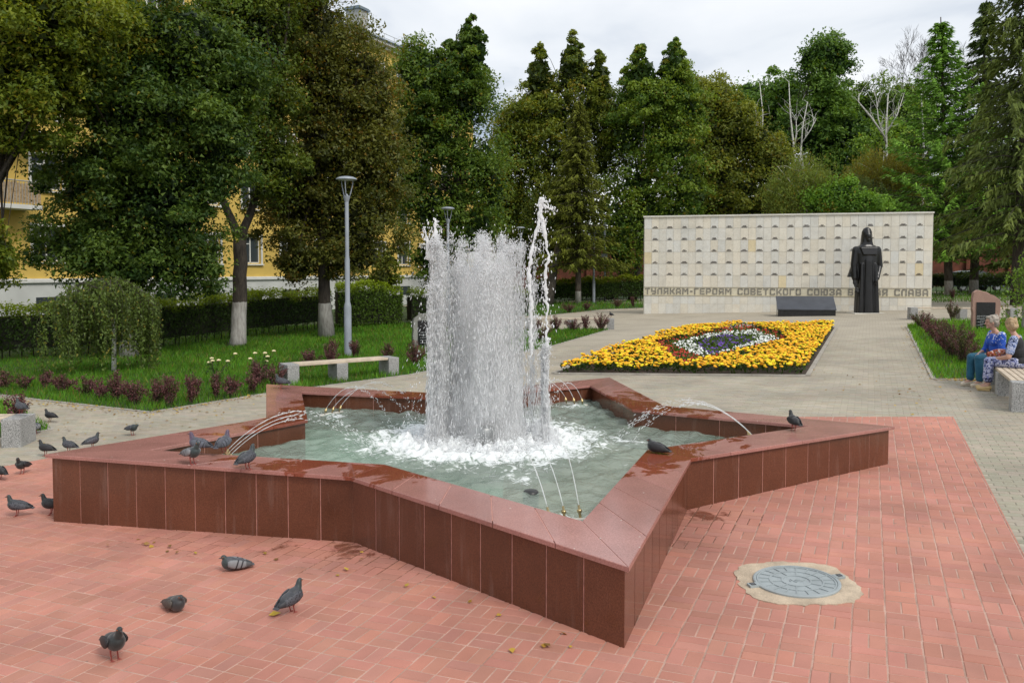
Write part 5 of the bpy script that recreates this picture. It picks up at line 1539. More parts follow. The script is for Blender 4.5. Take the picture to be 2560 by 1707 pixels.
    dict(kind='leaf', base=(10.4, 86), blobs=[(18.9, 86.0, 19.26, 2.93, 2.93, 2.93, 1.0, 0), (21.13, 86.0, 18.82, 2.48, 2.36, 2.25, 1.0, 0), (17.14, 86.0, 16.17, 3.6, 3.6, 3.6, 1.0, 0)], **{'name': 'background_tree', 'label': 'green crown showing between the two topped tree and the birches', 'n': 14000, 'leaf': 0.3, 'cl': 1.2, 'col': (0.15, 0.2, 0.036), 'col2': (0.05, 0.08, 0.018), 'yel': 0.04, 'tr': 0.35}),
    dict(kind='weep', base=(20.2, 52), blobs=[(17.96, 52.0, 8.28, 1.9, 1.77, 1.63, 1.0, 0), (16.89, 52.0, 7.21, 1.36, 1.36, 1.36, 1.0, 0), (19.06, 52.0, 7.48, 1.22, 1.29, 1.36, 1.0, 0)], **{'name': 'weeping_birch', 'label': 'weeping light green birch above the middle of the memorial wall', 'n': 24000, 'leaf': 0.13, 'col': (0.19, 0.25, 0.045), 'yel': 0.06, 'tr': 0.13, 'hang': 2.4, 'birch': 1}),
    dict(kind='weep', base=(25.3, 57), blobs=[(25.31, 57.0, 9.45, 2.24, 1.94, 1.64, 1.0, 0), (24.0, 57.0, 8.27, 1.49, 1.49, 1.49, 1.0, 0), (26.8, 57.0, 8.86, 1.34, 1.57, 1.79, 1.0, 0)], **{'name': 'weeping_birch', 'label': 'yellowing weeping birch with white forked trunk above the statue', 'n': 26000, 'leaf': 0.14, 'col': (0.26, 0.26, 0.045), 'yel': 0.22, 'tr': 0.15, 'hang': 2.6, 'birch': 1}),
    dict(kind='leaf', base=(29, 70), blobs=[(32.14, 70.0, 12.51, 2.75, 2.75, 2.75, 1.0, 0), (33.93, 70.0, 13.96, 2.01, 2.47, 2.93, 1.0, 0), (32.94, 70.0, 9.26, 2.93, 2.75, 2.56, 1.0, 0), (30.02, 70.0, 9.26, 2.2, 2.2, 2.2, 1.0, 0)], **{'name': 'background_tree', 'label': 'light green tree between the statue and the larch', 'n': 20000, 'leaf': 0.24, 'cl': 1.0, 'col': (0.2, 0.28, 0.05), 'col2': (0.06, 0.11, 0.02), 'yel': 0.06, 'tr': 0.3}),
    dict(kind='leaf', base=(20.5, 50), blobs=[(19.5, 50.0, 6.63, 1.57, 1.31, 1.05, 1.0, 0), (18.6, 50.0, 6.24, 1.31, 1.05, 0.78, 1.0, 0), (21.07, 50.0, 6.37, 1.31, 1.05, 0.78, 1.0, 0)], **{'name': 'green_bush', 'label': 'bright green bush showing over the wall left of the statue', 'n': 12000, 'leaf': 0.16, 'cl': 0.7, 'col': (0.16, 0.26, 0.04), 'col2': (0.05, 0.11, 0.018), 'yel': 0.03, 'tr': 0.12}),
    dict(kind='weep', base=(24.5, 54), blobs=[(22.04, 54.0, 7.4, 1.7, 1.41, 1.13, 1.0, 0), (24.31, 54.0, 6.56, 2.26, 1.55, 0.85, 1.0, 0)], **{'name': 'weeping_willow', 'label': 'grey green drooping shrub tree just above the statue', 'n': 16000, 'leaf': 0.14, 'col': (0.14, 0.19, 0.055), 'yel': 0.03, 'tr': 0.12, 'hang': 1.5}),
]
for ti, t in enumerate(TREES):
    x, y = t['base']
    grp = 'trees around the square' if y < 75 else 'trees in the wood behind'
    root = empty(t['name'], (x, y, gz(x)), t['label'], 'tree', grp)
    bl = t['blobs']; mb = MB()
    top = max(bl, key=lambda b: b[2] + b[5] * .6)
    if t['kind'] == 'leaf':
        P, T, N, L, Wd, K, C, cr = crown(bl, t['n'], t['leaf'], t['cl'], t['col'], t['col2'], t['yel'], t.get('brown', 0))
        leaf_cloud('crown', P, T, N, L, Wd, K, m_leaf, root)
        mt = bark('bark_whitewashed', (0.022, 0.017, 0.013), (0.065, 0.052, 0.040), t['white']) if 'white' in t else m_bark
        tz = top[2] + top[5] * .5
        if 'fork' in t:
            p1, r1 = trunk_to(mb, (x, y, gz(x) - .1), (-9.24, 28.3, 3.4), t['tr'], t['tr'] * .8, ti, 0.05)
            for q, (fx, fz) in enumerate(((-9.92, 4.79), (-8.70, 5.02))):
                p2, r2 = trunk_to(mb, (-9.24, 28.3, 3.3), (fx, 28.6, fz), t['tr'] * .62, t['tr'] * .42, ti + q, .03, 8, 4)
                p3, r3 = trunk_to(mb, (fx, 28.6, fz - .05), (fx * 1.0 + (q - .3) * 1.6, 28.8, tz - q), t['tr'] * .42, .03, ti + q + 3, .2, 7, 6)
                branches(mb, p3, r3, C, 22, ti + q, 0.1)
        else:
            cx = sum(b[0] for b in bl) / len(bl); cy = sum(b[1] for b in bl) / len(bl)
            pts, rad = trunk_to(mb, (x, y, gz(x) - .1), (cx * .5 + top[0] * .5, cy, tz), t['tr'], 0.03, ti, 0.25)
            branches(mb, pts, rad, C, 46, ti)
        mb.build('trunk', mt, root, True)
    else:
        # strands of leaves hanging from arched twigs
        B = np.array(bl); ns = t['n'] // 40
        bi = rng.integers(0, len(B), ns); d = unit_vecs(ns); d[:, 2] = np.abs(d[:, 2]) * 0.9
        S = B[bi, :3] + d * B[bi, 3:6] * rng.uniform(0.2, 1.15, ns)[:, None]
        ln = t['hang'] * rng.uniform(0.25, 1.25, ns)
        k = np.repeat(np.arange(ns), 40); u = rng.random(len(k))
        P = S[k] + np.stack([rng.normal(0, .10, len(k)) + d[k, 0] * u * .35, rng.normal(0, .10, len(k)) + d[k, 1] * u * .35, -u * ln[k]], 1)
        N = rng.normal(0, 1, (len(k), 3)); N[:, 2] *= .4
        T = rng.normal(0, .5, (len(k), 3)); T[:, 2] -= 1
        K = np.array(t['col'])[None] * rng.uniform(.55, 1.3, ns)[k][:, None] * rng.uniform(.8, 1.2, len(k))[:, None]
        yy = rng.random(len(k)) < t['yel']; K[yy] = np.array([.30, .24, .03])
        L = t['leaf'] * rng.uniform(.6, 1.3, len(k))
        leaf_cloud('crown', P, T, N, L, L * .5, K, m_leaf, root)
        pts, rad = trunk_to(mb, (x, y, gz(x) - .1), (top[0], top[1], top[2] + top[5] * .6), t['tr'], .03, ti, .3)
        branches(mb, pts, rad, S, 36, ti, .4, .01)
        mb.build('trunk', m_birch if t.get('birch') else m_bark, root, True)

# ---- white stems of half dead birches
def birch(label, base, limbs, twigs, seed):
    root = empty('bare_birch', (base[0], base[1], gz(base[0])), label, 'tree', 'leafless birches')
    mb = MB(); rr = random.Random(seed)
    for pts, r0, r1 in limbs:
        n = len(pts); r0 *= .72; r1 *= .7; mb.tube(pts, [r0 + (r1 - r0) * i / (n - 1) for i in range(n)], 8)
        for k in range(twigs):
            i = rr.randrange(1, n); p = Vector(pts[i - 1]).lerp(Vector(pts[i]), rr.random())
            q = p + Vector((rr.gauss(0, .6), rr.gauss(0, .4), rr.uniform(.2, 1.1)))
            e = q + Vector((rr.gauss(0, .3), 0, rr.uniform(.2, .7)))
            mb.tube([p, p.lerp(q, .5) + Vector((0, 0, .08)), q, e], [.02, .016, .011, .005], 5, False)
    mb.build('trunk', m_birch, root, True)
birch('thin leafless white birch stem left of the tall round crowned tree', (18.3, 62), [([(18.4, 62, 0), (18.4, 62, 9), (18.48, 62, 11.7), (18.52, 62, 13.9), (18.26, 62, 16.1)], .16, .03), ([(18.5, 62, 12), (18.1, 62, 13.4), (17.9, 62, 14.6)], .06, .02)], 7, 1)
birch('tall leafless white birch in front of the wood, its top broken', (20.6, 60), [([(20.7, 60, 0), (20.61, 60, 6.4), (20.48, 60, 8.6), (20.13, 60, 11.4), (19.88, 60, 13.5), (19.75, 60, 15.8)], .20, .03), ([(20.2, 60, 11), (20.35, 60, 12.2), (20.3, 60, 13.2)], .08, .03)], 8, 2)
birch('forked white birch stem right beside the tall leafless one', (20.9, 60.4), [([(20.9, 60.4, 0), (20.8, 60.4, 8.5), (20.77, 60.4, 10.1), (20.92, 60.4, 12.6), (21.25, 60.4, 14.4)], .15, .03), ([(20.9, 60.4, 11.5), (21.5, 60.4, 12.4), (21.9, 60.4, 13.2)], .06, .02)], 6, 3)
birch('branching white birch above the statue', (26.1, 58), [([(26.1, 58, 0), (26.11, 58, 6.9), (26.01, 58, 9), (25.86, 58, 12), (25.96, 58, 14.5)], .20, .04), ([(25.85, 58, 11.4), (24.79, 58, 12.9), (23.93, 58, 13.9), (23.95, 58, 14.5)], .10, .03), ([(25.9, 58, 11.8), (26.6, 58, 13), (27.1, 58, 14.6)], .08, .02), ([(25.9, 58, 11), (25.3, 58, 12.8), (25.15, 58, 14.2)], .08, .02)], 9, 4)
birch('slim white birch stem with black marks left of the larch', (28.4, 58), [([(28.5, 58, 0), (28.47, 58, 9.3), (28.51, 58, 10.5), (28.33, 58, 13.2), (28.2, 58, 15.2)], .15, .03)], 7, 5)

# ---- leafless crowns against the sky
def bare_tree(base, h, spread, label, seed):
    root = empty('bare_tree', (base[0], base[1], gz(base[0])), label, 'tree', 'leafless crowns on the skyline')
    mb = MB(); rr = random.Random(seed)
    def grow(p, d, L, r, lev):
        q = p + d * L
        mb.tube([p, p.lerp(q, .5) + Vector((rr.gauss(0, .03), 0, 0)) * L, q], [r, r * .8, r * .6], 4 if lev > 2 else 6, False)
        if lev >= 7: return
        for k in range(2 if lev < 1 or rr.random() < .7 else 3):
            a = Vector((rr.gauss(0, spread), rr.gauss(0, spread), rr.uniform(-.05, .35)))
            grow(q, (d + a).normalized(), L * rr.uniform(.66, .88), max(.011, r * .58), lev + 1)
    b = Vector((base[0], base[1], 0))
    mb.tube([b, b + Vector((0, 0, h * .52))], [.35, .24], 8)
    for k in range(4):
        grow(b + Vector((0, 0, h * (.44 + .04 * k))), Vector((rr.gauss(0, .4), rr.gauss(0, .3), 1)).normalized(), h * .115, .10, 0)
    mb.build('trunk', m_bark, root)
bare_tree((38.6, 85), 25.5, .42, 'wide leafless tree crown against the sky right of the round crowned tree', 11)
bare_tree((42.6, 86), 27.0, .38, 'leafless tree crown just left of the larch top', 12)

# ---- conifers
def conifer(name, label, base, h, r, col, col2, tiers, droop, leaf, lo=0.1, n_per=46, wash=None, lean=(0, 0), seed=1, ragged_=0.25, tufts=1.0):
    x, y = base
    root = empty(name, (x, y, gz(x)), label, 'tree', 'conifers')
    rr = random.Random(seed); mb = MB()
    b = Vector((x, y, gz(x) - .1)); top = Vector((x + lean[0], y + lean[1], gz(x) + h))
    pts = [b.lerp(top, k / 12) for k in range(13)]
    mb.tube(pts, [0.03 + (h * .0135) * (1 - k / 12) for k in range(13)], 9)
    P, T, N, K = [], [], [], []
    for k in range(tiers):
        t = lo + (1 - lo) * (k + rr.uniform(-.3, .3)) / tiers
        t = min(.985, max(lo, t)); c = b.lerp(top, t)
        L = r * (1 - t) ** 0.8 / (1 - lo) ** 0.8 * rr.uniform(1 - ragged_, 1 + ragged_ * .4) + .15
        nb = rr.randint(5, 7); a0 = rr.uniform(0, 6.28)
        for q in range(nb):
            a = a0 + 2 * math.pi * q / nb + rr.uniform(-.25, .25); l = L * rr.uniform(.7, 1.1)
            d = Vector((math.cos(a), math.sin(a), 0)); up = rr.uniform(.1, .28)
            path = [c + d * l * s + Vector((0, 0, l * (up * s - droop * s * s * 1.1 + .18 * s ** 4))) for s in (0, .25, .5, .75, 1)]
            mb.tube(path, [.035 * (l / 2) ** .5, .03, .022, .014, .006], 4, False)
            m = int(n_per * (0.35 + l / r))
            s = rng.random(m) ** 0.75
            i = np.minimum((s * 4).astype(int), 3); f = s * 4 - i
            pa = np.array([p[:] for p in path]); pp = pa[i] * (1 - f)[:, None] + pa[i + 1] * f[:, None]
            side = np.array([-d.y, d.x, 0])
            w = rng.normal(0, .22, m) * (0.35 + l * .28) * (1.15 - s)
            hang = np.abs(rng.normal(0, .16, m)) * tufts
            pp = pp + side[None] * w[:, None] + np.stack([np.zeros(m), np.zeros(m), -hang - np.abs(w) * droop], 1)
            P.append(pp)
            tv = np.array(d)[None] * .8 + side[None] * np.sign(w)[:, None] * .6 + np.stack([np.zeros(m), np.zeros(m), -rng.uniform(.1, 1.0, m) * tufts], 1)
            T.append(tv); N.append(rng.normal(0, .6, (m, 3)) + np.array([0, 0, .8]))
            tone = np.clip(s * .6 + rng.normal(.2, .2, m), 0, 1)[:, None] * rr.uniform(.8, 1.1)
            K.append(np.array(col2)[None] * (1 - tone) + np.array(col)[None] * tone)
    P = np.concatenate(P); T = np.concatenate(T); N = np.concatenate(N); K = np.concatenate(K)
    L = leaf * rng.uniform(.6, 1.4, len(P))
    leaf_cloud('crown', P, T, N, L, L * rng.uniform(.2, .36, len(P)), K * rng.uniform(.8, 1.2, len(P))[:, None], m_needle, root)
    mb.build('trunk', bark('conifer_bark', (.035, .026, .02), (.10, .08, .062), wash) if wash else m_bark, root, True)
conifer('spruce_tree', 'yellow green spruce standing free left of the memorial wall', (4.31, 54.2), 13.4, 3.0, (.20, .225, .028), (.055, .072, .015), 32, .42, .30, .20, 130, .9, seed=3)
conifer('larch_tree', 'bright green larch with a leaning whitewashed trunk right of the memorial wall', (27.04, 51.45), 17.0, 5.6, (.21, .40, .045), (.07, .16, .022), 38, .16, .34, .14, 110, 1.0, (-.9, 0), 5, .35, .8)
conifer('spruce_tree', 'dark spruce with a whitewashed trunk right behind the larch', (28.9, 52.1), 18.5, 4.0, (.12, .18, .036), (.034, .06, .018), 34, .45, .38, .22, 90, 1.0, (.4, 0), 7)
conifer('spruce_tree', 'tall drooping spruce along the right edge with a bare straight trunk', (24.3, 40.0), 21.0, 4.6, (.18, .23, .045), (.045, .072, .018), 34, .52, .36, .16, 130, None, (.3, 0), 9, .3, 1.7)
conifer('spruce_tree', 'spruce behind the tall drooping one at the right edge', (31.5, 49.0), 20.0, 4.4, (.13, .19, .038), (.036, .064, .018), 32, .48, .4, .12, 100, None, (0, 0), 13, .3, 1.4)

# ---- pine trunk leaning left of the spruce
tk = empty('leaning_tree', (2.4, 54.5, gz(2.4)), 'tree with a leaning grey trunk just right of the spray', 'tree', 'trees around the square')
mb = MB(); trunk_to(mb, (2.3, 54.5, -.1), (3.5, 54.8, 6.0), .36, .18, 4, .1); mb.build('trunk', bark('grey_bark', (.05, .042, .035), (.13, .11, .09)), tk, True)
P, T, N, L, Wd, K, C, cr = crown([(3.2, 55.8, 7.2, 1.6, 1.6, 1.5, 1.0, 0), (2.4, 55.8, 6.2, 1.4, 1.5, 1.1, 1.0, 0)], 7000, .18, .8, (.15, .16, .03), (.04, .06, .014), .05)
leaf_cloud('crown', P, T, N, L, Wd, K, m_leaf, tk)

# ---- wood behind everything, too far to tell its trees apart
B = []
for k in range(86):
    x = rng.uniform(-22, 74); y = rng.uniform(92, 118)
    h = rng.uniform(9, 15) + (3 if x > 30 else 0)
    B.append((x, y, h * .62, rng.uniform(2.5, 4.5), 3.0, h * .42, 1.0, 0))
P, T, N, L, Wd, K, C, cr = crown(B, 90000, .44, 1.7, (.135, .190, .040), (.036, .072, .018), .05)
tag(leaf_cloud('distant_wood', P, T, N, L, Wd, K, m_leaf), 'dense green wood far behind the memorial wall', 'wood', kind='stuff')

# ---- hedges
m_hcore = mat('hedge_twigs', (0.020, 0.022, 0.010), 0.95, 0.3, 6.0, 0.3, 30, 0.8, 20)
def hedge(pts, hgt, wid, label, n, leaf, base_gap=0.18, top_col=(.32, .43, .028), side_col=(.042, .082, .012)):
    c = Vector(pts[len(pts) // 2])
    root = empty('hedge', (c.x, c.y, gz(c.x)), label, 'hedge')
    core = MB(); P, N, K = [], [], []
    tot = sum((Vector(b) - Vector(a)).length for a, b in zip(pts[:-1], pts[1:]))
    hs = hgt if isinstance(hgt, (list, tuple)) else [hgt] * len(pts)
    for i, (a, b) in enumerate(zip(pts[:-1], pts[1:])):
        a, b = Vector(a), Vector(b); d = (b - a); Ls = d.length; d.normalize(); nn = Vector((-d.y, d.x))
        m = int(n * Ls / tot)
        u = rng.random(m); hh = hs[i] + (hs[i + 1] - hs[i]) * u
        hh = hh * (1 + .05 * np.sin(u * Ls * 2.1) + .04 * np.sin(u * Ls * 5.3 + 1))
        face = rng.random(m)
        o = np.where(face < .35, rng.uniform(-.5, .5, m), np.where(rng.random(m) < .5, -.5, .5)) * wid * (1 + rng.normal(0, .05, m))
        zz = np.where(face < .35, hh + rng.normal(0, .05, m) + np.abs(rng.normal(0, .07, m)), base_gap + (hh - base_gap) * rng.random(m) ** .8)
        px = a.x + d.x * u * Ls + nn.x * o; py = a.y + d.y * u * Ls + nn.y * o
        P.append(np.stack([px, py, SLOPE * np.clip(px, -30, 30) + zz], 1))
        nv = np.where((face < .35)[:, None], np.array([[0, 0, 1.]]), np.sign(o)[:, None] * np.array([[nn.x, nn.y, .35]])) + rng.normal(0, .45, (m, 3))
        N.append(nv)
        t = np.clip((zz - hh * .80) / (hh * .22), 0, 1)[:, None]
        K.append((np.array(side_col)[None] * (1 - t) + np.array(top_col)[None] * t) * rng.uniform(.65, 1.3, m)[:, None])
        q = [(a - nn * wid * .36)[:], (b - nn * wid * .36)[:], (b + nn * wid * .36)[:], (a + nn * wid * .36)[:]]
        core.prism(q, base_gap + .1, min(hs[i], hs[i + 1]) * .9, zf=gz)
        for s in np.arange(.15, Ls, .3):
            p = a + d * float(s) + nn * random.uniform(-.2, .2) * wid
            core.tube([(p.x, p.y, gz(p.x) - .02), (p.x + random.gauss(0, .04), p.y, gz(p.x) + base_gap + .2)], .018, 5)
    P = np.concatenate(P); N = np.concatenate(N); K = np.concatenate(K)
    T = np.cross(N, unit_vecs(len(P)))
    L = leaf * rng.uniform(.7, 1.4, len(P))
    core.build('twigs', m_hcore, root)
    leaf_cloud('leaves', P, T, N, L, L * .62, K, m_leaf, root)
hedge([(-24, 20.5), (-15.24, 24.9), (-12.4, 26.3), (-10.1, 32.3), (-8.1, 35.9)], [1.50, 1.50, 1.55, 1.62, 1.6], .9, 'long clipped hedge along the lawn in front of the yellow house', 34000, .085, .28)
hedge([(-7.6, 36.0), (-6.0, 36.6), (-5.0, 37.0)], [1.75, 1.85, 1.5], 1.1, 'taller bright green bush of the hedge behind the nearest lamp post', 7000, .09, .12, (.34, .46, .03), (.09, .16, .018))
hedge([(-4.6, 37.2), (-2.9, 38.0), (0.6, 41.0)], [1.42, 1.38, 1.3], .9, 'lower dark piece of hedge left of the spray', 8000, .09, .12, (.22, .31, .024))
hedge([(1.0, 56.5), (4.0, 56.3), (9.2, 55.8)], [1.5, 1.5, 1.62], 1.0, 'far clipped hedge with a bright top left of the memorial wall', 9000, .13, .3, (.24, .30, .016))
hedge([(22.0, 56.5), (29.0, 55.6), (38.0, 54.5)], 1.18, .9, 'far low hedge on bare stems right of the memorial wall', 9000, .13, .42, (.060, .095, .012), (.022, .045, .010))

# ---- dark red barberry shrubs
m_barb = leaf_mat('barberry_leaf', .5, .2, .3)
def barberry(x, y, h, w, label, seed, green=0.2):
    root = empty('barberry_shrub', (x, y, gz(x)), label, 'shrub', 'dark red barberry shrubs')
    rr = random.Random(seed); mb = MB(); P, T, K = [], [], []
    for k in range(int(12 + 20 * w)):
        a = rr.uniform(0, 6.28); s = rr.random() ** .6
        tip = Vector((math.cos(a) * w * .5 * s, math.sin(a) * w * .5 * s, h * rr.uniform(.6, 1.05) * (1 - .25 * s * s)))
        m1 = tip * .5 + Vector((rr.gauss(0, .02), rr.gauss(0, .02), .05))
        mb.tube([(tip.x * .15, tip.y * .15, -.02), m1, tip], [.006, .005, .002], 4, False)
        n = int(46 * h / .4)
        u = rng.uniform(.18, 1.0, n)
        p = np.where((u < .5)[:, None], np.array(m1)[None] * (u * 2)[:, None], np.array(m1)[None] * (2 - 2 * u)[:, None] + np.array(tip)[None] * (2 * u - 1)[:, None])
        P.append(p + rng.normal(0, .022, (n, 3))); T.append(rng.normal(0, .6, (n, 3)) + np.array([0, 0, .5]))
        c = np.array([.135, .056, .056]) if rr.random() > green else np.array([.075, .080, .022])
        K.append(c[None] * rng.uniform(.5, 1.6, n)[:, None])
    P = np.concatenate(P) + np.array([x, y, gz(x)]); T = np.concatenate(T); K = np.concatenate(K)
    lf = leaf_cloud('leaves', P, T, rng.normal(0, 1, (len(P), 3)), rng.uniform(.028, .05, len(P)), rng.uniform(.016, .026, len(P)), K, m_barb, root)
    mb.build('stems', m_bark, root, world=False)
SH = [(a, b, c * 1.3, d * 1.15) for a, b, c, d in [(-11.24, 18.3, .32, .4), (-10.6, 18.0, .30, .35), (-10.2, 18.1, .36, .3), (-9.5, 17.5, .34, .6), (-8.65, 16.8, .36, .42), (-8.05, 16.2, .34, .45), (-7.65, 16.0, .46, .38), (-7.02, 15.4, .42, .5), (-6.52, 15.2, .42, .4),
      (-6.22, 15.0, .52, .34), (-6.05, 15.75, .40, .3), (-5.95, 15.35, .46, .22), (-5.72, 16.0, .40, .2), (-5.45, 16.1, .36, .4), (-5.22, 16.6, .34, .3), (-5.35, 17.5, .46, .6), (-4.95, 17.3, .42, .5), (-4.75, 17.75, .36, .4), (-5.0, 20.6, .42, .5), (-4.55, 20.9, .46, .4), (-4.95, 22.7, .5, .4), (-4.3, 22.8, .45, .35), (-3.3, 22.0, .4, .4), (-2.4, 20.6, .5, .5)]]
NM = ['first', 'second', 'third', 'fourth', 'fifth', 'sixth', 'seventh', 'eighth', 'ninth', 'tenth', 'eleventh', 'twelfth', 'thirteenth', 'fourteenth', 'fifteenth', 'sixteenth', 'seventeenth', 'eighteenth', 'nineteenth', 'twentieth', 'twenty-first', 'twenty-second', 'twenty-third', 'twenty-fourth']
for k, (x, y, h, w) in enumerate(SH):
    barberry(x, y, h, w, 'dark red barberry shrub on the left lawn, %s from the left' % NM[k], 40 + k)
barberry(-7.95, 13.3, .62, .42, 'reddish barberry shrub behind the end of the bench at the left edge', 80, .05)
barberry(-8.75, 13.2, .42, .4, 'dark barberry shrub half hidden by the bench at the left edge', 81)
SR = [(13.75, 27.9, .62, .9), (12.9, 25.7, .55, .7), (12.0, 23.6, .68, .7), (11.25, 21.8, .74, .75), (10.7, 20.4, .80, .85), (10.25, 19.2, .86, .95), (9.9, 18.2, .80, .9), (10.3, 17.4, .4, .3)]
for k, (x, y, h, w) in enumerate(SR):
    barberry(x, y, h, w, 'dark red barberry shrub along the path before the right lawn, %s from the back' % NM[k], 100 + k, .3)
barberry(16.55, 31.2, .8, .6, 'green barberry shrub in front of the far bench at the right', 120, .75)
barberry(17.6, 31.0, .6, .4, 'small dark shrub just left of the pink granite stone', 121, .5)
SM = [(0.9, 30.6, .5, .6), (1.6, 30.9, .62, .7), (2.25, 30.6, .5, .7), (2.75, 30.95, .62, .5), (3.3, 30.8, .68, .8), (1.2, 28.6, .4, .6), (0.9, 26.6, .4, .5)]
for k, (x, y, h, w) in enumerate(SM):
    barberry(x, y, h, w, 'dark red barberry shrub before the far bench left of the flower bed, %s' % NM[k], 130 + k)
SB = [(3.0, 43.9, .6, .9), (4.1, 45.6, .5, .6), (6.0, 47.6, .55, .8), (7.0, 48.0, .7, .4), (24.6, 46.4, .7, .4), (27.8, 46.2, .6, .4), (28.9, 46.0, .6, .4)]
for k, (x, y, h, w) in enumerate(SB):
    barberry(x, y, h, w, 'small dark shrub on the far grass strip behind the memorial wall, %s from the left' % NM[k], 150 + k)

# ---- pale roses on the left lawn
m_petal = mat('cream_petal', (0.72, 0.62, 0.36), .6, .1, 20)
for q, (x, y, lab) in enumerate(((-6.45, 17.9, 'rose bush with pale yellow flowers on the left lawn, left of two'), (-5.55, 18.2, 'rose bush with pale yellow flowers on the left lawn, right of two'))):
    root = empty('rose_bush', (x, y, gz(x)), lab, 'rose bush', 'pale rose bushes')
    rr = random.Random(q); st = MB(); P = []
    for k in range(6):
        tip = Vector((rr.gauss(0, .2), rr.gauss(0, .15), rr.uniform(.45, .75)))
        st.tube([(0, 0, 0), tip * .5 + Vector((0, 0, .06)), tip], [.008, .006, .004], 5, False)
        fl = MB()
        for c in range(9):
            a = c * 2.4; e = .028 * math.sqrt(c / 9)
            fl.ell((tip.x + e * math.cos(a), tip.y + e * math.sin(a), tip.z + .02 - e * .4), (.024, .024, .018), 7, 5)
        fl.build('flower', m_petal, root, True, world=False)
        for c in range(26): P.append(tip * rr.uniform(.2, .95) + Vector((rr.gauss(0, .06), rr.gauss(0, .06), rr.gauss(0, .03))))
    P = np.array([p[:] for p in P]) + np.array([x, y, gz(x)])
    leaf_cloud('leaves', P, rng.normal(0, 1, P.shape), rng.normal(0, .5, P.shape) + np.array([0, 0, .8]), rng.uniform(.05, .08, len(P)), rng.uniform(.03, .05, len(P)), np.array([.06, .13, .02])[None] * rng.uniform(.7, 1.3, len(P))[:, None], m_leaf, root)
    st.build('stems', m_bark, root, world=False)

# ---- weeping birch grafted on a short stem, and another at the right edge
def umbrella(x, y, h, R, hang, n, label, col, seed, leaf=.055, asym=(0, 0), stem='stem'):
    root = empty('weeping_birch', (x, y, gz(x)), label, 'tree', 'small weeping birches')
    rr = random.Random(seed); mb = MB()
    zt = gz(x) + h; tw = MB()
    mb.tube([(x, y, gz(x) - .05), (x + .03, y, gz(x) + h * .5), (x + .02, y, zt - .15)], [.06, .05, .045], 8)
    S, K, P = [], [], []
    for k in range(34):
        a = rr.uniform(0, 6.28); r_ = R * rr.uniform(.25, 1.12)
        e = Vector((x + asym[0] * r_ + math.cos(a) * r_, y + asym[1] * r_ + math.sin(a) * r_ * .8, zt - .3 * r_ * r_ / R + rr.uniform(-.28, .12)))
        m_ = Vector((x, y, zt - .15)).lerp(e, .5) + Vector((0, 0, .22 + .1 * rr.random()))
        tw.tube([(x, y, zt - .15), m_, e], [.016, .010, .005], 5, False)
        for j in range(n):
            t = rr.uniform(.35, 1.0); p0 = m_.lerp(e, (t - .35) / .65) + Vector((rr.gauss(0, .1), rr.gauss(0, .1), 0))
            l = hang * rr.uniform(.15, 1.0) * (.5 + .5 * t); l = min(l, p0.z - gz(x) - .08)
            tw.tube([p0, p0 + Vector((rr.gauss(0, .04), rr.gauss(0, .04), -l))], [.003, .0015], 3, False)
            c = int(34 * l / 1.0) + 5
            u = rng.random(c)
            P.append(np.array(p0)[None] + np.stack([rng.normal(0, .035, c), rng.normal(0, .035, c), -u * l], 1))
            K.append(np.repeat(rr.uniform(.6, 1.25), c))
    P = np.concatenate(P); k_ = np.concatenate(K)
    T = rng.normal(0, .6, P.shape); T[:, 2] -= .8
    C = np.array(col)[None] * k_[:, None] * rng.uniform(.75, 1.3, len(P))[:, None]
    yy = rng.random(len(P)) < .05; C[yy] = np.array([.30, .27, .05])
    leaf_cloud('crown', P, T, rng.normal(0, 1, P.shape), leaf * rng.uniform(.7, 1.3, len(P)), leaf * .66 * rng.uniform(.8, 1.2, len(P)), C, m_leaf, root)
    mb.build('trunk', m_birch, root, True); tw.build('twigs', m_bark, root)
umbrella(-9.95, 20.7, 2.2, 1.35, 1.9, 24, 'small weeping birch with a broken top on the left lawn', (.135, .195, .045), 5, .075, (-.22, 0))
umbrella(12.7, 18.0, 2.7, 1.75, 1.6, 30, 'weeping birch with bright leaves hanging in from the right edge', (.15, .26, .035), 9, .062)

# ---- young tree before the hedge
yt = empty('young_maple', (-5.55, 36.9, gz(-5.55)), 'thin young tree before the hedge left of the spray', 'tree', 'trees around the square')
mb = MB(); pts, rad = trunk_to(mb, (-5.55, 36.9, -.2), (-5.5, 36.9, 3.4), .045, .012, 5, .04, 7)
P, T, N, L, Wd, K, C, cr = crown([(-5.55, 36.9, 2.6, .75, .7, .85, 1.0, 0), (-5.9, 36.9, 1.95, .5, .5, .3, 1.0, 0), (-5.3, 36.9, 2.0, .5, .5, .3, .8, 0)], 1300, .14, .3, (.17, .18, .025), (.07, .09, .015), .1)
branches(mb, pts, rad, C, 16, 6, .45, .006); mb.build('trunk', m_bark, yt, True)
leaf_cloud('crown', P, T, N, L, Wd, K, m_leaf, yt)
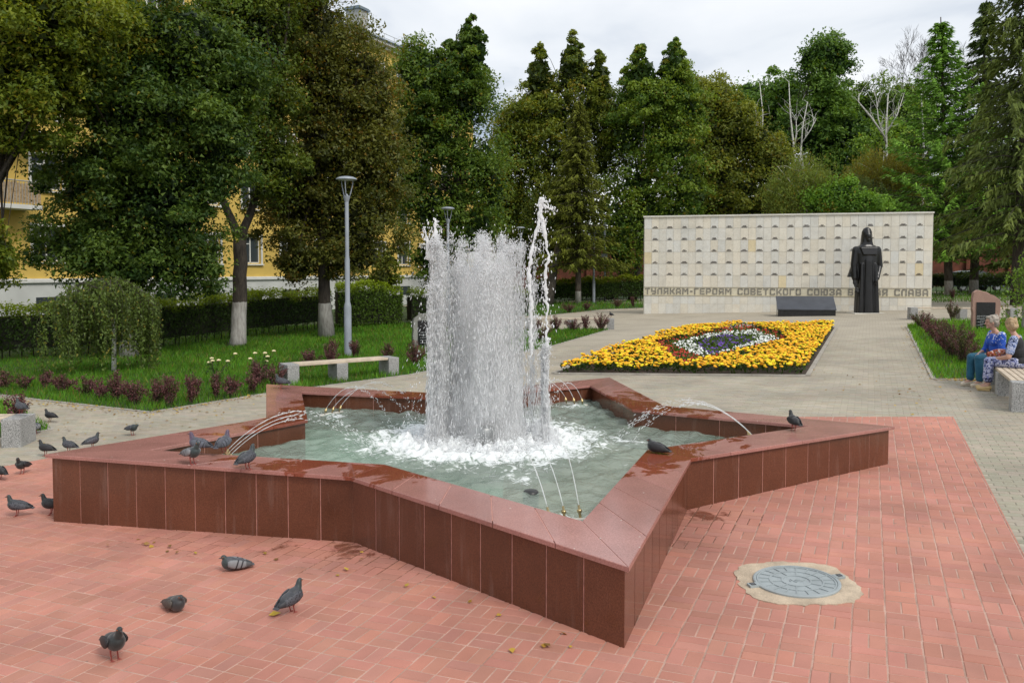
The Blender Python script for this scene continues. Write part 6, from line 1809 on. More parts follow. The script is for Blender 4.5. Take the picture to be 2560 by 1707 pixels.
# ------------------------------------------------------------------ flower bed
bed = empty('flower_bed', (5.6, 23.5, gz(5.6)), 'big flower bed of yellow marigolds with a red, white and purple diamond', 'flower bed')
mb = MB(); mb.prism(BED, -.02, .03, zf=gz); mb.build('soil', m_soil, bed)
def bed_kerb(i, j):
    a, b = Vector(BED[i]), Vector(BED[j]); d = (b - a); L = d.length; d.normalize(); nn = Vector((d.y, -d.x))
    n = max(1, round(L))
    for k in range(n):
        p, q = a.lerp(b, k / n + .003 / L), a.lerp(b, (k + 1) / n - .003 / L)
        mb = MB(); mb.prism([(p + nn * .09)[:], (q + nn * .09)[:], q[:], p[:]], -.04, .045, zf=gz); mb.build('kerb_stone', m_kerb, bed)
for i in range(len(BED)): bed_kerb(i, (i + 1) % len(BED))
Z_WHITE = [(4.47, 23.12), (4.41, 20.56), (4.58, 19.68), (5.18, 20.39), (6.62, 22.32), (7.65, 23.75), (7.75, 25.38), (7.94, 27.35), (6.94, 26.85), (5.81, 25.48), (5.01, 24.2)]
Z_PURP = [(5.12, 23.45), (4.93, 21.58), (4.85, 20.17), (5.76, 21.65), (7.02, 23.45), (7.18, 25.28), (6.54, 25.78)]
Z_RED = [(4.05, 23.75), (3.74, 19.33), (3.7, 17.87), (4.4, 18.64), (6.0, 20.89), (7.7, 22.92), (8.43, 26.41), (8.26, 29.39), (7.39, 28.62), (5.46, 25.63)]
def inner_edge(poly, x, y, m):
    ok = inside_np(poly, x, y)
    for dx, dy in ((m, 0), (-m, 0), (0, m), (0, -m)): ok &= inside_np(poly, x + dx, y + dy)
    return ok
n = 34000
x = rng.uniform(.9, 11.4, n); y = rng.uniform(16.8, 29.9, n)
k = inner_edge(BED, x, y, .06); x, y = x[k], y[k]
inr, inw, inp = inside_np(Z_RED, x, y), inside_np(Z_WHITE, x, y), inside_np(Z_PURP, x, y)
hh = np.where(inr, .15, .24) * (1 + .18 * np.sin(x * 3.1 + np.sin(y * 2.3)) * np.sin(y * 2.7))
gg = SLOPE * x
# foliage
zf_ = gg + hh * rng.uniform(.25, 1.0, len(x))
P = np.stack([x, y, zf_], 1)
C = np.where(inr[:, None], np.array([[.085, .150, .018]]), np.array([[.040, .075, .012]])) * rng.uniform(.6, 1.35, len(x))[:, None]
lf = leaf_cloud('foliage', P, rng.normal(0, 1, P.shape), rng.normal(0, .5, P.shape) + np.array([0, 0, .7]), rng.uniform(.07, .14, len(x)), rng.uniform(.04, .07, len(x)), C, m_leaf, bed)
tag(lf, kind='stuff')

m_mari = mat('marigold_petal', (0.88, 0.48, 0.010), .75, .1, 40.0, tint=True)
m_flow = mat('flower_petal', (1.0, 1.0, 1.0), .7, .04, 40.0, tint=True)
def pompom(mb, c, r, tint, rr):
    n = 6; vs = []
    for (k, z) in ((.6, -.30), (1.0, .10), (.68, .52)):
        o = rr.uniform(0, 1)
        for i in range(n):
            a = 2 * math.pi * (i + o) / n; e = k * (1 + (.10 if i % 2 else -.08))
            vs.append((c[0] + r * e * math.cos(a), c[1] + r * e * math.sin(a), c[2] + r * (z + (.08 if i % 2 else 0))))
    vs.append((c[0], c[1], c[2] + r * .66))
    fs = []
    for j in range(2):
        for i in range(n):
            i2 = (i + 1) % n; fs.append((j * n + i, j * n + i2, (j + 1) * n + i2, (j + 1) * n + i))
    for i in range(n): fs.append((2 * n + i, 2 * n + (i + 1) % n, 3 * n))
    mb.add(vs, fs, tint)
n = 15000
x = rng.uniform(.9, 11.4, n); y = rng.uniform(16.8, 29.9, n)
k = inner_edge(BED, x, y, .015) & ~inside_np(Z_RED, x, y); x, y = x[k][:6800], y[k][:6800]
order = np.argsort(y); x, y = x[order], y[order]
rr = random.Random(17)
var = []
for k in range(6):
    mb = MB(); q = rr.random(); t = (1.0, 0.82 + .3 * q, 1.0) if k < 4 else (1.0, 1.5, 1.2)
    pompom(mb, (0, 0, 0), .040, t, rr); me = mb.mesh('marigold'); me.materials.append(m_mari); me.polygons.foreach_set('use_smooth', [False] * len(me.polygons)); var.append(me)
rest = MB()
for i in range(len(x)):
    h_ = .24 * (1 + .18 * math.sin(x[i] * 3.1 + math.sin(y[i] * 2.3)) * math.sin(y[i] * 2.7)) + rr.uniform(-.06, .04)
    if i < 300:
        o = bpy.data.objects.new('marigold', var[rr.randrange(6)]); COL.objects.link(o); o.parent = bed
        o.location = Vector((x[i], y[i], gz(x[i]) + h_)) - bed.location; s = rr.uniform(.75, 1.3); o.scale = (s, s, s)
        o.rotation_euler = (rr.gauss(-.12, .2), rr.gauss(0, .2), rr.uniform(0, 6.28))
    else:
        q = rr.random(); t = (1.0, .80 + .32 * q, 1.0) if rr.random() < .72 else (1.0, 1.5, 1.2)
        pompom(rest, (x[i], y[i], gz(x[i]) + h_), .041 * rr.uniform(.65, 1.3), t, rr)
tag(rest.build('marigolds', m_mari, bed), kind='stuff')
def small_flowers(name, n, cond, col, size, lo):
    x = rng.uniform(3.5, 8.8, n); y = rng.uniform(17.7, 29.5, n); k = cond(x, y); x, y = x[k], y[k]; m = len(x)
    P = np.stack([x, y, SLOPE * x + lo + rng.uniform(0, .05, m)], 1)
    N = rng.normal(0, .5, (m, 3)) + np.array([0, -.35, .9]); T = np.cross(N, unit_vecs(m))
    c = np.array(col)[None] * rng.uniform(.75, 1.15, m)[:, None]
    s = size * rng.uniform(.7, 1.3, m)
    tag(leaf_cloud(name, P, T, N, s, s, c, m_flow, bed, .2), kind='stuff')
small_flowers('red_flowers', 4800, lambda x, y: inside_np(Z_RED, x, y) & ~inside_np(Z_WHITE, x, y) & (rng.random(len(x)) < np.where(y < 22.5, .95, .6)), (.50, .035, .018), .052, .15)
small_flowers('white_flowers', 5600, lambda x, y: inside_np(Z_WHITE, x, y) & ~inside_np(Z_PURP, x, y) & (rng.random(len(x)) < .95), (.80, .82, .78), .06, .15)
small_flowers('purple_flowers', 3600, lambda x, y: inside_np(Z_PURP, x, y) & (rng.random(len(x)) < .62), (.11, .04, .30), .06, .15)

# ------------------------------------------------------------------ fallen leaves and litter
m_fall = leaf_mat('fallen_leaf', .7, .1, .2)
def fallen(n, pts, spread, name, label):
    x, y = [], []
    for i in range(n):
        j = random.randrange(len(pts) - 1); t = random.random()
        a, b = pts[j], pts[j + 1]
        x.append(a[0] + (b[0] - a[0]) * t + random.gauss(0, spread)); y.append(a[1] + (b[1] - a[1]) * t + random.gauss(0, spread) - spread * .6)
    x, y = np.array(x), np.array(y); m = len(x)
    P = np.stack([x, y, SLOPE * np.clip(x, -30, 30) + rng.uniform(.014, .03, m)], 1)
    N = rng.normal(0, .25, (m, 3)) + np.array([0, 0, 1]); T = rng.normal(0, 1, (m, 3)); T[:, 2] *= .1
    base = np.array([[.42, .27, .045], [.50, .36, .06], [.26, .15, .05], [.36, .20, .03]])
    C = base[rng.integers(0, 4, m)] * rng.uniform(.7, 1.2, m)[:, None]
    s = rng.uniform(.035, .07, m)
    return tag(leaf_cloud(name, P, T, N, s, s * .7, C, m_fall), label, 'leaves', kind='stuff')
fallen(300, [(-9.9, 16.6), (-6.36, 14.4), (-4.9, 16.35)], .14, 'fallen_leaves', 'yellow fallen leaves along the edge of the left lawn')
fallen(70, [(-9.0, 14.6), (-6.4, 13.4), (-4.6, 14.8)], .55, 'fallen_leaves', 'single yellow leaves scattered on the grey paving at the left')
fallen(240, [(8.3, 16.0), (9.3, 15.7)], .12, 'fallen_leaves', 'brownish fallen leaves at the corner of the right lawn')
fallen(110, [(8.1, 16.0), (13.6, 28.8)], .09, 'fallen_leaves', 'yellow fallen leaves along the right lawn edge')
fallen(60, [(7.2, 15.5), (6.5, 13.0), (7.0, 19)], .8, 'fallen_leaves', 'few yellow leaves scattered on the grey paving at the right')
fallen(26, [(-3.6, 7.3), (-1.4, 6.75), (0.3, 5.1)], .12, 'fallen_leaves', 'few yellow leaves at the foot of the red granite wall')
fallen(160, [(3.0, 43.2), (5.0, 45.6), (9.0, 45.9)], .15, 'fallen_leaves', 'orange fallen leaves along the far grass strip')

# ------------------------------------------------------------------ pigeons
def pig_mat(name, body, neck, belly):
    m, nt, p, out = new_mat(name)
    pos = n_pos(nt, True)
    sep = nt.nodes.new('ShaderNodeSeparateXYZ'); nt.links.new(pos, sep.inputs[0])
    nf = n_ramp(nt, n_math(nt, 'ADD', sep.outputs['X'], n_math(nt, 'MULTIPLY', n_noise(nt, pos, 30.0, 2.0), .03)), [(.055, 0.0), (.085, 1.0)])
    c = n_mix(nt, nf, body, neck)
    f = n_noise(nt, pos, 55.0, 3.0)
    c = n_mix(nt, 1.0, c, n_ramp(nt, f, [(.3, .7), (.7, 1.15)]), 'MULTIPLY')
    nt.links.new(c, p.inputs['Base Color']); p.inputs['Roughness'].default_value = .55; p.inputs['Sheen Weight'].default_value = .2
    return m
def wing_mat(name, base, bar, checks):
    m, nt, p, out = new_mat(name)
    pos = n_pos(nt, True)
    sep = nt.nodes.new('ShaderNodeSeparateXYZ'); nt.links.new(pos, sep.inputs[0])
    if checks:
        vo = nt.nodes.new('ShaderNodeTexVoronoi'); vo.inputs['Scale'].default_value = 55.0; nt.links.new(pos, vo.inputs['Vector'])
        k = n_ramp(nt, vo.outputs['Distance'], [(.30, 0.0), (.42, 1.0)])
        c = n_mix(nt, k, bar, base)
    else:
        w = n_math(nt, 'ADD', sep.outputs['X'], n_math(nt, 'MULTIPLY', sep.outputs['Z'], .35))
        k = n_ramp(nt, n_math(nt, 'FRACT', n_math(nt, 'MULTIPLY', n_math(nt, 'ADD', w, 1.0), 19.0)), [(.55, 0.0), (.62, 1.0), (.86, 1.0), (.92, 0.0)])
        inr_ = n_math(nt, 'MULTIPLY', n_math(nt, 'LESS_THAN', sep.outputs['X'], -.02), n_math(nt, 'GREATER_THAN', sep.outputs['X'], -.13))
        c = n_mix(nt, n_math(nt, 'MULTIPLY', k, inr_), base, bar)
    tip = n_ramp(nt, sep.outputs['X'], [(0.0, 0.0), (1.0, 1.0)])
    c = n_mix(nt, n_math(nt, 'LESS_THAN', sep.outputs['X'], -.135), c, tuple(x * .4 for x in base))
    nt.links.new(c, p.inputs['Base Color']); p.inputs['Roughness'].default_value = .6
    return m
PM = {
 'dark': (pig_mat('pigeon_dark', (.015, .014, .016), (.013, .017, .017), None), wing_mat('wing_dark', (.018, .016, .018), (.008, .008, .009), True)),
 'slate': (pig_mat('pigeon_slate', (.038, .040, .048), (.024, .036, .036), None), wing_mat('wing_slate', (.070, .074, .088), (.014, .014, .017), True)),
 'bar': (pig_mat('pigeon_blue_bar', (.060, .064, .075), (.026, .040, .040), None), wing_mat('wing_bar', (.20, .205, .215), (.02, .02, .024), False)),
 'purple': (pig_mat('pigeon_purple', (.060, .062, .080), (.085, .055, .10), None), wing_mat('wing_purple', (.10, .11, .135), (.022, .022, .028), False)),
 'brown': (pig_mat('pigeon_brown', (.040, .035, .034), (.034, .034, .036), None), wing_mat('wing_brown', (.075, .062, .052), (.028, .024, .022), True)),
}
m_leg = mat('pink_leg', (.36, .07, .055), .6)
m_beak = mat('dark_beak', (.05, .045, .045), .5)
m_eye = mat('orange_eye', (.35, .08, .01), .2)
def pigeon_mesh(pose):
    """facing +X; one continuous body, with wings, legs, beak and eyes as parts"""
    dz = -.075 if pose == 'sit' else 0
    mb = MB()
    pit = Matrix.Rotation(.38 if pose != 'sit' else .12, 3, 'Y')
    mb.ell((.03, 0, .156 + dz), (.090, .068, .072), 16, 10, Matrix.Rotation(-.35, 3, 'Y'))
    mb.ell((-.05, 0, .150 + dz), (.098, .060, .055), 16, 10, Matrix.Rotation(-.18, 3, 'Y'))
    if pose == 'up':
        neck = [(.062, 0, .185), (.085, 0, .225), (.093, 0, .262)]; hd = (.101, 0, .272)
    elif pose == 'feed':
        neck = [(.085, 0, .155), (.125, 0, .125), (.14, 0, .09)]; hd = (.150, 0, .075)
    elif pose == 'preen':
        neck = [(.075, 0, .175), (.10, .02, .20), (.095, .045, .205)]; hd = (.078, .060, .200)
    else:
        neck = [(.065, 0, .178), (.086, 0, .205), (.096, 0, .230)]; hd = (.105, 0, .238)
    if pose == 'sit': neck = [(p[0] - .012, p[1], p[2] + dz - .006) for p in neck]; hd = (hd[0] - .012, hd[1], hd[2] + dz - .008)
    mb.cap(neck[0], neck[1], .044, .033); mb.cap(neck[1], neck[2], .033, .026); mb.ell(hd, (.029, .0235, .025), 12, 8)
    # tail
    zt = .132 + dz * .9
    mb.add([(-.10, -.030, zt + .022), (-.10, .030, zt + .022), (-.225, .034, zt - .022), (-.225, -.034, zt - .022), (-.10, -.030, zt - .010), (-.10, .030, zt - .010), (-.225, .034, zt - .032), (-.225, -.034, zt - .032)],
           [(0, 3, 2, 1), (4, 5, 6, 7), (0, 1, 5, 4), (1, 2, 6, 5), (2, 3, 7, 6), (3, 0, 4, 7)])
    parts = {'body': fuse(mb, 'body', .0065, 3)}
    for s in (-1, 1):
        w = MB(); rings = []
        for t in np.linspace(0, 1, 9):
            cx = .055 - .255 * t; wz = .046 * math.sin(math.pi * min(1, .12 + .80 * t ** .8)) ** .8 * (1.1 - .35 * t) + .004
            cz = .170 + dz - .045 * t; yy = s * (.070 - .052 * t * t + .006)
            rings.append([(cx, yy + s * .010 * math.cos(a) - s * .008 * max(0, math.sin(a)), cz + wz * math.sin(a)) for a in np.linspace(0, 2 * math.pi, 9)[:-1]])
        w.loft(rings if s < 0 else [r_[::-1] for r_ in rings]); parts['wing%d' % s] = w.mesh('wing')
        parts['wing%d' % s].polygons.foreach_set('use_smooth', [True] * len(parts['wing%d' % s].polygons))
    b = MB(); hv = Vector(hd); fw = Vector((1, 0, -.18)) if pose != 'preen' else Vector((-.55, .75, -.25)); fw.normalize()
    if pose == 'feed': fw = Vector((.35, 0, -.94))
    b.tube([hv + fw * .022, hv + fw * .034, hv + fw * .052], [.0075, .006, .0015], 6); parts['beak'] = b.mesh('beak')
    e = MB()
    sd = Vector((0, 1, 0)) if pose != 'preen' else Vector((.8, .55, 0))
    for s in (-1, 1): e.ell(hv + sd * s * .0215 + fw * .008 + Vector((0, 0, .005)), (.005, .005, .005), 6, 5)
    parts['eyes'] = e.mesh('eyes')
    if pose != 'sit':
        for s in (-1, 1):
            l = MB(); l.tube([(-.005, s * .026, .118), (-.012, s * .026, .065), (.004, s * .026, .010)], [.014, .006, .0045], 6)
            for a in (-.5, 0, .5): l.tube([(.004, s * .026, .007), (.004 + .032 * math.cos(a), s * .026 + .032 * math.sin(a), .003)], [.0045, .002], 5)
            l.tube([(.004, s * .026, .007), (-.016, s * .026, .003)], [.004, .002], 5)
            parts['leg%d' % s] = l.mesh('leg')
    return parts
PIG = {}
def pigeon(x, y, z, ang, pose, kind, label, scale=.74, grp='pigeons'):
    if pose not in PIG: PIG[pose] = pigeon_mesh(pose)
    bm_, wm = PM[kind]
    root = empty('pigeon', (x, y, z), label, 'pigeon', grp, math.radians(ang)); root.scale = (scale,) * 3
    for nm, me in PIG[pose].items():
        base = nm.rstrip('-10') if nm[:3] in ('win', 'leg') else nm
        o = bpy.data.objects.new(base, me); COL.objects.link(o); o.parent = root
        if not me.materials: me.materials.append(bm_)
        o.material_slots[0].link = 'OBJECT'
        o.material_slots[0].material = {'body': bm_, 'wing': wm, 'beak': m_beak, 'eyes': m_eye, 'leg': m_leg}[base]
        if base in ('wing', 'leg', 'body'): me.polygons.foreach_set('use_smooth', [True] * len(me.polygons))
    return root
def gp(x, y, *a, **k): return pigeon(x, y, gz(x) + .011, *a, **k)
gp(-2.44, 5.01, -42, 'up', 'dark', 'black pigeon walking towards the camera on the red bricks, nearest of all', scale=.78)
gp(-2.36, 5.74, -38, 'sit', 'brown', 'brownish pigeon lying on the red bricks between two others, head turned right')
gp(-2.22, 6.52, -158, 'sit', 'bar', 'pigeon with barred pale wings lying near the wet foot of the fountain')
gp(-1.52, 5.66, 62, 'up', 'slate', 'grey chequered pigeon seen from behind, standing beside a yellow leaf')
gp(-4.95, 8.22, 186, 'up', 'slate', 'pigeon walking left on the red bricks beside the left corner of the fountain')
gp(-4.62, 8.24, 190, 'up', 'dark', 'dark pigeon half hidden by the left corner of the fountain')
gp(-6.10, 9.80, 150, 'up', 'dark', 'dark pigeon cut by the left edge of the picture')
gp(-5.98, 10.06, -95, 'up', 'dark', 'dark pigeon facing the camera at the edge of the red bricks')
gp(-6.27, 11.08, 172, 'up', 'dark', 'dark pigeon walking left just behind the tip of the fountain')
gp(-6.05, 11.25, 165, 'up', 'slate', 'pigeon of which only the head shows over the left point of the star')
gp(-5.84, 11.50, 55, 'up', 'slate', 'slate pigeon standing upright behind the left arm of the star')
gp(-5.70, 12.40, -25, 'preen', 'slate', 'pigeon preening on the grey paving behind the left arm of the star')
gp(-7.72, 13.80, 165, 'up', 'dark', 'dark pigeon standing alone on the grey paving before the left lawn')
gp(-7.34, 12.72, 85, 'feed', 'bar', 'pale grey pigeon pecking by the small grass corner')
pigeon(-7.12, 11.98, gz(-7.1) + .448, 155, 'up', 'slate', 'grey pigeon standing on the end of the bench at the left edge')
ZP = ZC + .002
pigeon(-2.93, 7.56, ZP, -32, 'up', 'bar', 'pale winged pigeon with green neck on the front coping, facing right')
pigeon(-3.03, 7.96, ZP, 168, 'up', 'purple', 'pigeon with purple breast behind the pale one on the coping')
pigeon(-2.80, 8.02, ZP, 80, 'up', 'purple', 'pigeon on the coping of which only the purple neck shows')
pigeon(-2.36, 7.36, ZP, 68, 'up', 'slate', 'pigeon seen from behind on the front coping, tail over the edge')
pigeon(-3.47, 12.44, ZP, 168, 'up', 'slate', 'pigeon standing on the back left point of the star')
pigeon(1.40, 8.04, ZP, 145, 'sit', 'dark', 'dark pigeon crouching at the inner edge near the right of the pool')
pigeon(3.13, 9.18, ZP, 100, 'up', 'dark', 'dark pigeon seen from behind on the right arm of the star')
pigeon(3.76, 31.5, gz(3.8) + .445, 120, 'up', 'dark', 'small dark bird on the end of the far bench left of the flower bed')
# yellow leaf by the pigeon
P = np.array([[-1.63, 5.62, gz(-1.6) + .02]]); tag(leaf_cloud('fallen_leaf', P, np.array([[1., .3, .1]]), np.array([[0., -.2, 1.]]), np.array([.085]), np.array([.06]), np.array([[.62, .42, .06]]), m_fall), 'single bright yellow leaf on the red bricks beside a pigeon', 'leaf')

# ------------------------------------------------------------------ two women on the bench
m_skin = mat('skin', (.50, .29, .215), .55, .06, 12.0)
def cloth(name, fn, rough=.85):
    m, nt, p, out = new_mat(name)
    pos = n_pos(nt, True)
    nt.links.new(fn(nt, pos), p.inputs['Base Color']); p.inputs['Roughness'].default_value = rough; p.inputs['Sheen Weight'].default_value = .1
    n_bump(nt, p, n_noise(nt, pos, 9.0, 4.0, .5, .8), .5, .03)
    return m
def print_(cols, sc, dist):
    def fn(nt, pos):
        return n_ramp(nt, n_noise(nt, pos, sc, 2.0, .5, dist), cols)
    return fn
def plain(c):
    return lambda nt, pos: n_ramp(nt, n_noise(nt, pos, 6.0, 3.0), [(.3, tuple(x * .8 for x in c)), (.7, tuple(x * 1.15 for x in c))])
def blue_top(nt, pos):
    sep = nt.nodes.new('ShaderNodeSeparateXYZ'); nt.links.new(pos, sep.inputs[0])
    f = n_noise(nt, pos, 22.0, 2.0, .5, 1.0)
    s = n_math(nt, 'ADD', n_math(nt, 'MULTIPLY', f, 1.0), n_math(nt, 'MULTIPLY', n_math(nt, 'SUBTRACT', sep.outputs['Z'], .93), .9))
    return n_mix(nt, n_ramp(nt, s, [(.55, 0.0), (.60, 1.0)]), (.012, .075, .42), (.62, .64, .72))
m_blue = cloth('blue_blouse', blue_top)
m_teal = cloth('teal_trousers', plain((.010, .085, .145)))
m_black = cloth('black_vest', plain((.012, .012, .014)))
m_prn = cloth('blue_print', print_([(.38, (.02, .03, .06)), (.46, (.10, .17, .42)), (.54, (.55, .58, .68)), (.62, (.16, .22, .45))], 17.0, 1.6))
m_skt = cloth('skirt_print', print_([(.36, (.02, .025, .06)), (.45, (.17, .19, .42)), (.55, (.60, .62, .72)), (.64, (.08, .11, .30))], 12.0, 1.8))
m_bag = cloth('floral_bag', print_([(.34, (.75, .72, .70)), (.42, (.62, .08, .02)), (.50, (.02, .02, .03)), (.57, (.80, .30, .02)), (.64, (.05, .14, .45)), (.72, (.05, .25, .06))], 14.0, 1.2))
m_hair_g = mat('grey_hair', (.42, .37, .31), .6, .2, 14.0, .3, 60)
m_hair_b = mat('fair_hair', (.52, .36, .20), .6, .2, 14.0, .3, 60)
m_shoe_w = mat('cream_shoe', (.62, .54, .42), .5, .08, 10)
m_shoe_y = mat('tan_shoe', (.58, .42, .19), .5, .08, 10)
m_dark = mat('dark_eye', (.03, .02, .02), .3)
m_lip = mat('lip', (.42, .14, .12), .5)

def hand(mb, wrist, fdir, pdir, s=1.0):
    """palm and five bent fingers; fdir along the fingers, pdir out of the palm"""
    f = Vector(fdir).normalized(); p = Vector(pdir).normalized(); w = Vector(wrist); r_ = f.cross(p).normalized()
    mb.ell(w + f * .045 * s, (.026 * s, .026 * s, .016 * s)); mb.cap(w, w + f * .065 * s, .021 * s, .026 * s)
    for k, L in enumerate((.052, .060, .056, .044)):
        b = w + f * .080 * s + r_ * (.030 - .02 * k) * s
        m_ = b + f * L * .55 * s - p * .006 * s; e = m_ + (f * .6 + p * .7).normalized() * L * .5 * s
        mb.cap(b, m_, .0095 * s, .0088 * s, 8); mb.cap(m_, e, .0088 * s, .0072 * s, 8)
    b = w + f * .025 * s + r_ * .026 * s; m_ = b + (f * .7 + r_ * .7).normalized() * .034 * s; e = m_ + (f + p * .4).normalized() * .028 * s
    mb.cap(b, m_, .0115 * s, .010 * s, 8); mb.cap(m_, e, .010 * s, .008 * s, 8)

def woman(loc, rz, label, spec):
    root = empty('person', loc, label, 'person', rz=rz)
    H = spec['h']                      # seat height
    hc = Vector(spec['head']); nk = Vector(spec['neck']); ch = Vector(spec['chest'])
    yaw = spec['yaw']; R = Matrix.Rotation(yaw, 3, 'Z') @ Matrix.Rotation(spec.get('nod', 0), 3, 'X')
    hv = lambda x, y, z: hc + R @ Vector((x, y, z))
    mb = MB()
    # torso and pelvis
    mb.ell((0, -.02, H + .09), (.17, .14, .12), 16, 10); mb.ell((ch.x * .5, ch.y * .5, H + .25), (.155, .125, .16), 16, 10); mb.ell(ch, (.165, .115, .16), 16, 10)
    mb.cap(ch + Vector((-.10, 0, .10)), ch + Vector((.10, 0, .10)), .065, .065)
    mb.cap(ch + Vector((0, 0, .13)), nk, .055, .048); mb.cap(nk, hc - Vector((0, 0, .05)), .046, .05)
    # head with brow, nose, cheeks, chin and ears
    mb.ell(hv(0, -.008, .015), (.074, .092, .102), 18, 12, R); mb.ell(hv(0, .030, -.045), (.056, .055, .062), 14, 9, R)
    mb.ell(hv(0, .072, -.092), (.026, .022, .020), 10, 7, R)
    mb.cap(hv(0, .084, .018), hv(0, .105, -.022), .009, .015, 8)
    mb.ell(hv(0, .080, .038), (.050, .016, .012), 12, 7, R)
    for s in (-1, 1):
        mb.ell(hv(s * .036, .066, -.030), (.024, .02, .022), 10, 7, R); mb.ell(hv(s * .075, -.005, -.012), (.010, .018, .030), 10, 7, R)
    mb.ell(hv(0, .086, -.058), (.024, .010, .009), 10, 6, R)
    # arms
    for s, (el, wr, fd, pd) in zip((-1, 1), spec['arms']):
        sh = ch + Vector((s * .155, 0, .10))
        mb.cap(sh, el, .056, .046); mb.cap(el, wr, .043, .027); hand(mb, wr, fd, pd)
    # legs
    for s, (kn, an, toe) in zip((-1, 1), spec['legs']):
        hp_ = (s * .095, .02, H + .08)
        mb.cap(hp_, kn, .088, .062); mb.cap(kn, (Vector(kn) * .6 + Vector(an) * .4 + Vector((0, -.012, 0))), .058, .056); mb.cap((Vector(kn) * .6 + Vector(an) * .4 + Vector((0, -.012, 0))), an, .054, .036)
        mb.cap(an, toe, .036, .03)
    link('body', fuse(mb, 'body', .0085, 3), m_skin, root)
    # face details
    for s in (-1, 1):
        e = MB(); e.ell(hv(s * .031, .083, .012), (.011, .006, .0055), 8, 6, R); e.build('eye', m_dark, root, True, world=False)
    e = MB(); e.ell(hv(0, .094, -.058), (.021, .006, .006), 10, 6, R); e.build('lips', m_lip, root, True, world=False)
    # hair: cap that leaves the face free, in soft locks
    hb = MB(); hr = random.Random(spec['seed'])
    hb.ell(hv(0, -.028, .035), (.088, .095, .098), 18, 12, R); hb.ell(hv(0, -.055, -.02), (.080, .062, .085), 14, 9, R)
    hb.ell(hv(0, .038, .085), (.066, .044, .034), 14, 8, R)
    for k in range(26):
        a = hr.uniform(math.pi * .92, math.pi * 2.08); z = hr.uniform(-.06, .10); q = math.sqrt(max(.1, 1 - (z / .13) ** 2))
        hb.ell(hv(.082 * q * math.cos(a), -.028 + .088 * q * math.sin(a), .02 + z), (.022, .022, .03), 8, 6, R)
    if spec.get('bun'): hb.ell(hv(0, -.135, -.035), (.045, .04, .042), 12, 8, R)
    for s in (-1, 1):
        hb.ell(hv(s * .077, .028, .035), (.014, .03, .05), 8, 6, R)
    link('hair', fuse(hb, 'hair', .008, 2), spec['hair'], root)
    # top
    tb = MB(); o = .014
    tb.ell((0, -.02, H + .09), (.17 + o, .14 + o, .12), 16, 10); tb.ell((ch.x * .5, ch.y * .5, H + .25), (.16 + o, .135 + o, .165), 16, 10); tb.ell(ch - Vector((0, 0, .005)), (.165 + o, .12 + o, .155), 16, 10)
    tb.cap(ch + Vector((-.115, 0, .085)), ch + Vector((.115, 0, .085)), .068, .068)
    tb.ell(ch + Vector((-.065, .085, -.03)), (.07, .06, .065)); tb.ell(ch + Vector((.065, .085, -.03)), (.07, .06, .065))
    sb = tb if spec['sleeve'] is None else MB()
    for s, (el, wr, fd, pd) in zip((-1, 1), spec['arms']):
        sh = ch + Vector((s * .155, 0, .10)); el = Vector(el)
        if spec['sl'] > 1:
            sb.cap(sh, el, .072, .062); sb.cap(el, el.lerp(Vector(wr), spec['sl'] - 1), .06, .05)
        else: sb.cap(sh, sh.lerp(el, spec['sl']), .068, .068)
    link('top', fuse(tb, 'top', .009, 3), spec['top'], root)
    if spec['sleeve'] is not None: link('sleeves', fuse(sb, 'sleeves', .009, 2), spec['sleeve'], root)
    # skirt or trousers
    kb = MB(); kb.ell((0, -.02, H + .07), (.185, .15, .10), 16, 10)
    for s, (kn, an, toe) in zip((-1, 1), spec['legs']):
        kn, an = Vector(kn), Vector(an); kb.cap((s * .095, .02, H + .085), kn, .105, .082)
        kb.cap(kn, kn.lerp(an, spec['hem']), .080, .085 if spec['skirt'] else .068)
    if spec['skirt']:
        a0, a1 = [Vector(l[0]) for l in spec['legs']]; b0, b1 = [Vector(l[0]).lerp(Vector(l[1]), spec['hem']) for l in spec['legs']]
        for t in (.25, .5, .75): kb.cap(a0.lerp(a1, t), b0.lerp(b1, t), .078, .08); kb.cap((-.095 + .19 * t, .02, H + .085), a0.lerp(a1, t), .10, .08)
    link('skirt' if spec['skirt'] else 'trousers', fuse(kb, 'lower', .0095, 3), spec['low'], root)
    for (kn, an, toe) in spec['legs']:
        s_ = MB(); an, toe = Vector(an), Vector(toe); s_.cap(an - Vector((0, .02, .035)), toe - Vector((0, 0, .004)), .043, .038); s_.ell(toe, (.040, .05, .03)); s_.box(((an.x + toe.x) / 2, (an.y + toe.y) / 2, .012), (.07, .2, .02))
        link('shoe', fuse(s_, 'shoe', .009, 2), spec['shoe'], root)
    return root
zs_ = .225
face = math.atan2(.395, -.918) - math.pi / 2        # both sit facing the path on the left
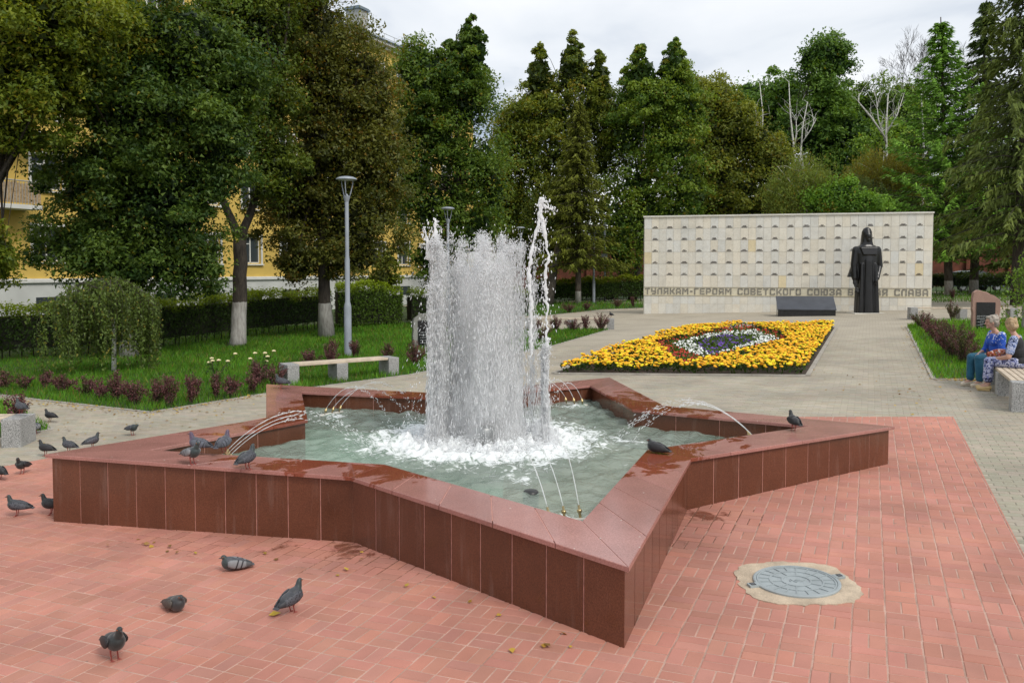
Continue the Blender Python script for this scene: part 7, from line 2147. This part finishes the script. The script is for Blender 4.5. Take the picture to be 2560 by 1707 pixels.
woman((8.84, 15.02, zs_), face + .42, 'older woman in a blue blouse and teal trousers sitting farther along the bench', dict(h=.44, seed=3, head=(.0, .17, 1.17), neck=(0, .12, 1.03), chest=(0, .07, .84), yaw=-.25, nod=-.12,
    arms=[((-.23, .10, .66), (-.10, .34, .58), (.8, .6, -.2), (0, 0, -1)), ((.23, .12, .66), (.08, .35, .58), (-.75, .6, -.2), (0, 0, -1))],
    legs=[((-.10, .44, .52), (-.13, .43, .10), (-.14, .56, .045)), ((.10, .46, .52), (.06, .50, .10), (.06, .63, .045))], hair=m_hair_g, top=m_blue, sleeve=None, sl=1.35, low=m_teal, skirt=False, hem=.86, shoe=m_shoe_w, lab=0))
woman((8.70, 14.25, zs_), face - .32, 'woman in a black vest and printed skirt sitting nearer on the bench, turned away', dict(h=.44, seed=5, head=(.03, .12, 1.155), neck=(.01, .08, 1.02), chest=(0, .04, .83), yaw=-.95, nod=-.08, bun=True,
    arms=[((-.24, .10, .63), (-.10, .36, .56), (.6, .75, -.15), (0, 0, -1)), ((.25, .10, .63), (.02, .36, .58), (-.6, .75, -.1), (0, 0, -1))],
    legs=[((-.11, .42, .52), (-.13, .42, .10), (-.14, .55, .045)), ((.09, .44, .52), (.05, .48, .10), (.05, .61, .045))], hair=m_hair_b, top=m_black, sleeve=m_prn, sl=.72, low=m_skt, skirt=True, hem=.70, shoe=m_shoe_y))
# bag on her lap
bg = empty('handbag', (8.47, 14.36, zs_ + .60), 'bright floral bag in the lap of the woman in the black vest', 'bag', rz=face + .05)
mb = MB(); mb.ell((.16, -.03, .05), (.09, .20, .085), 16, 10, Matrix.Rotation(.25, 3, 'Z')); mb.ell((.15, .12, .03), (.07, .09, .06)); mb.ell((.17, -.16, .03), (.07, .09, .07))
link('bag', fuse(mb, 'bag', .009, 3), m_bag, bg)
mb = MB(); mb.tube([(.14, .16, .08), (.10, .20, .13), (.06, .21, .06), (.10, .2, .02)], .008, 6); mb.build('strap', m_black, bg, True, world=False)
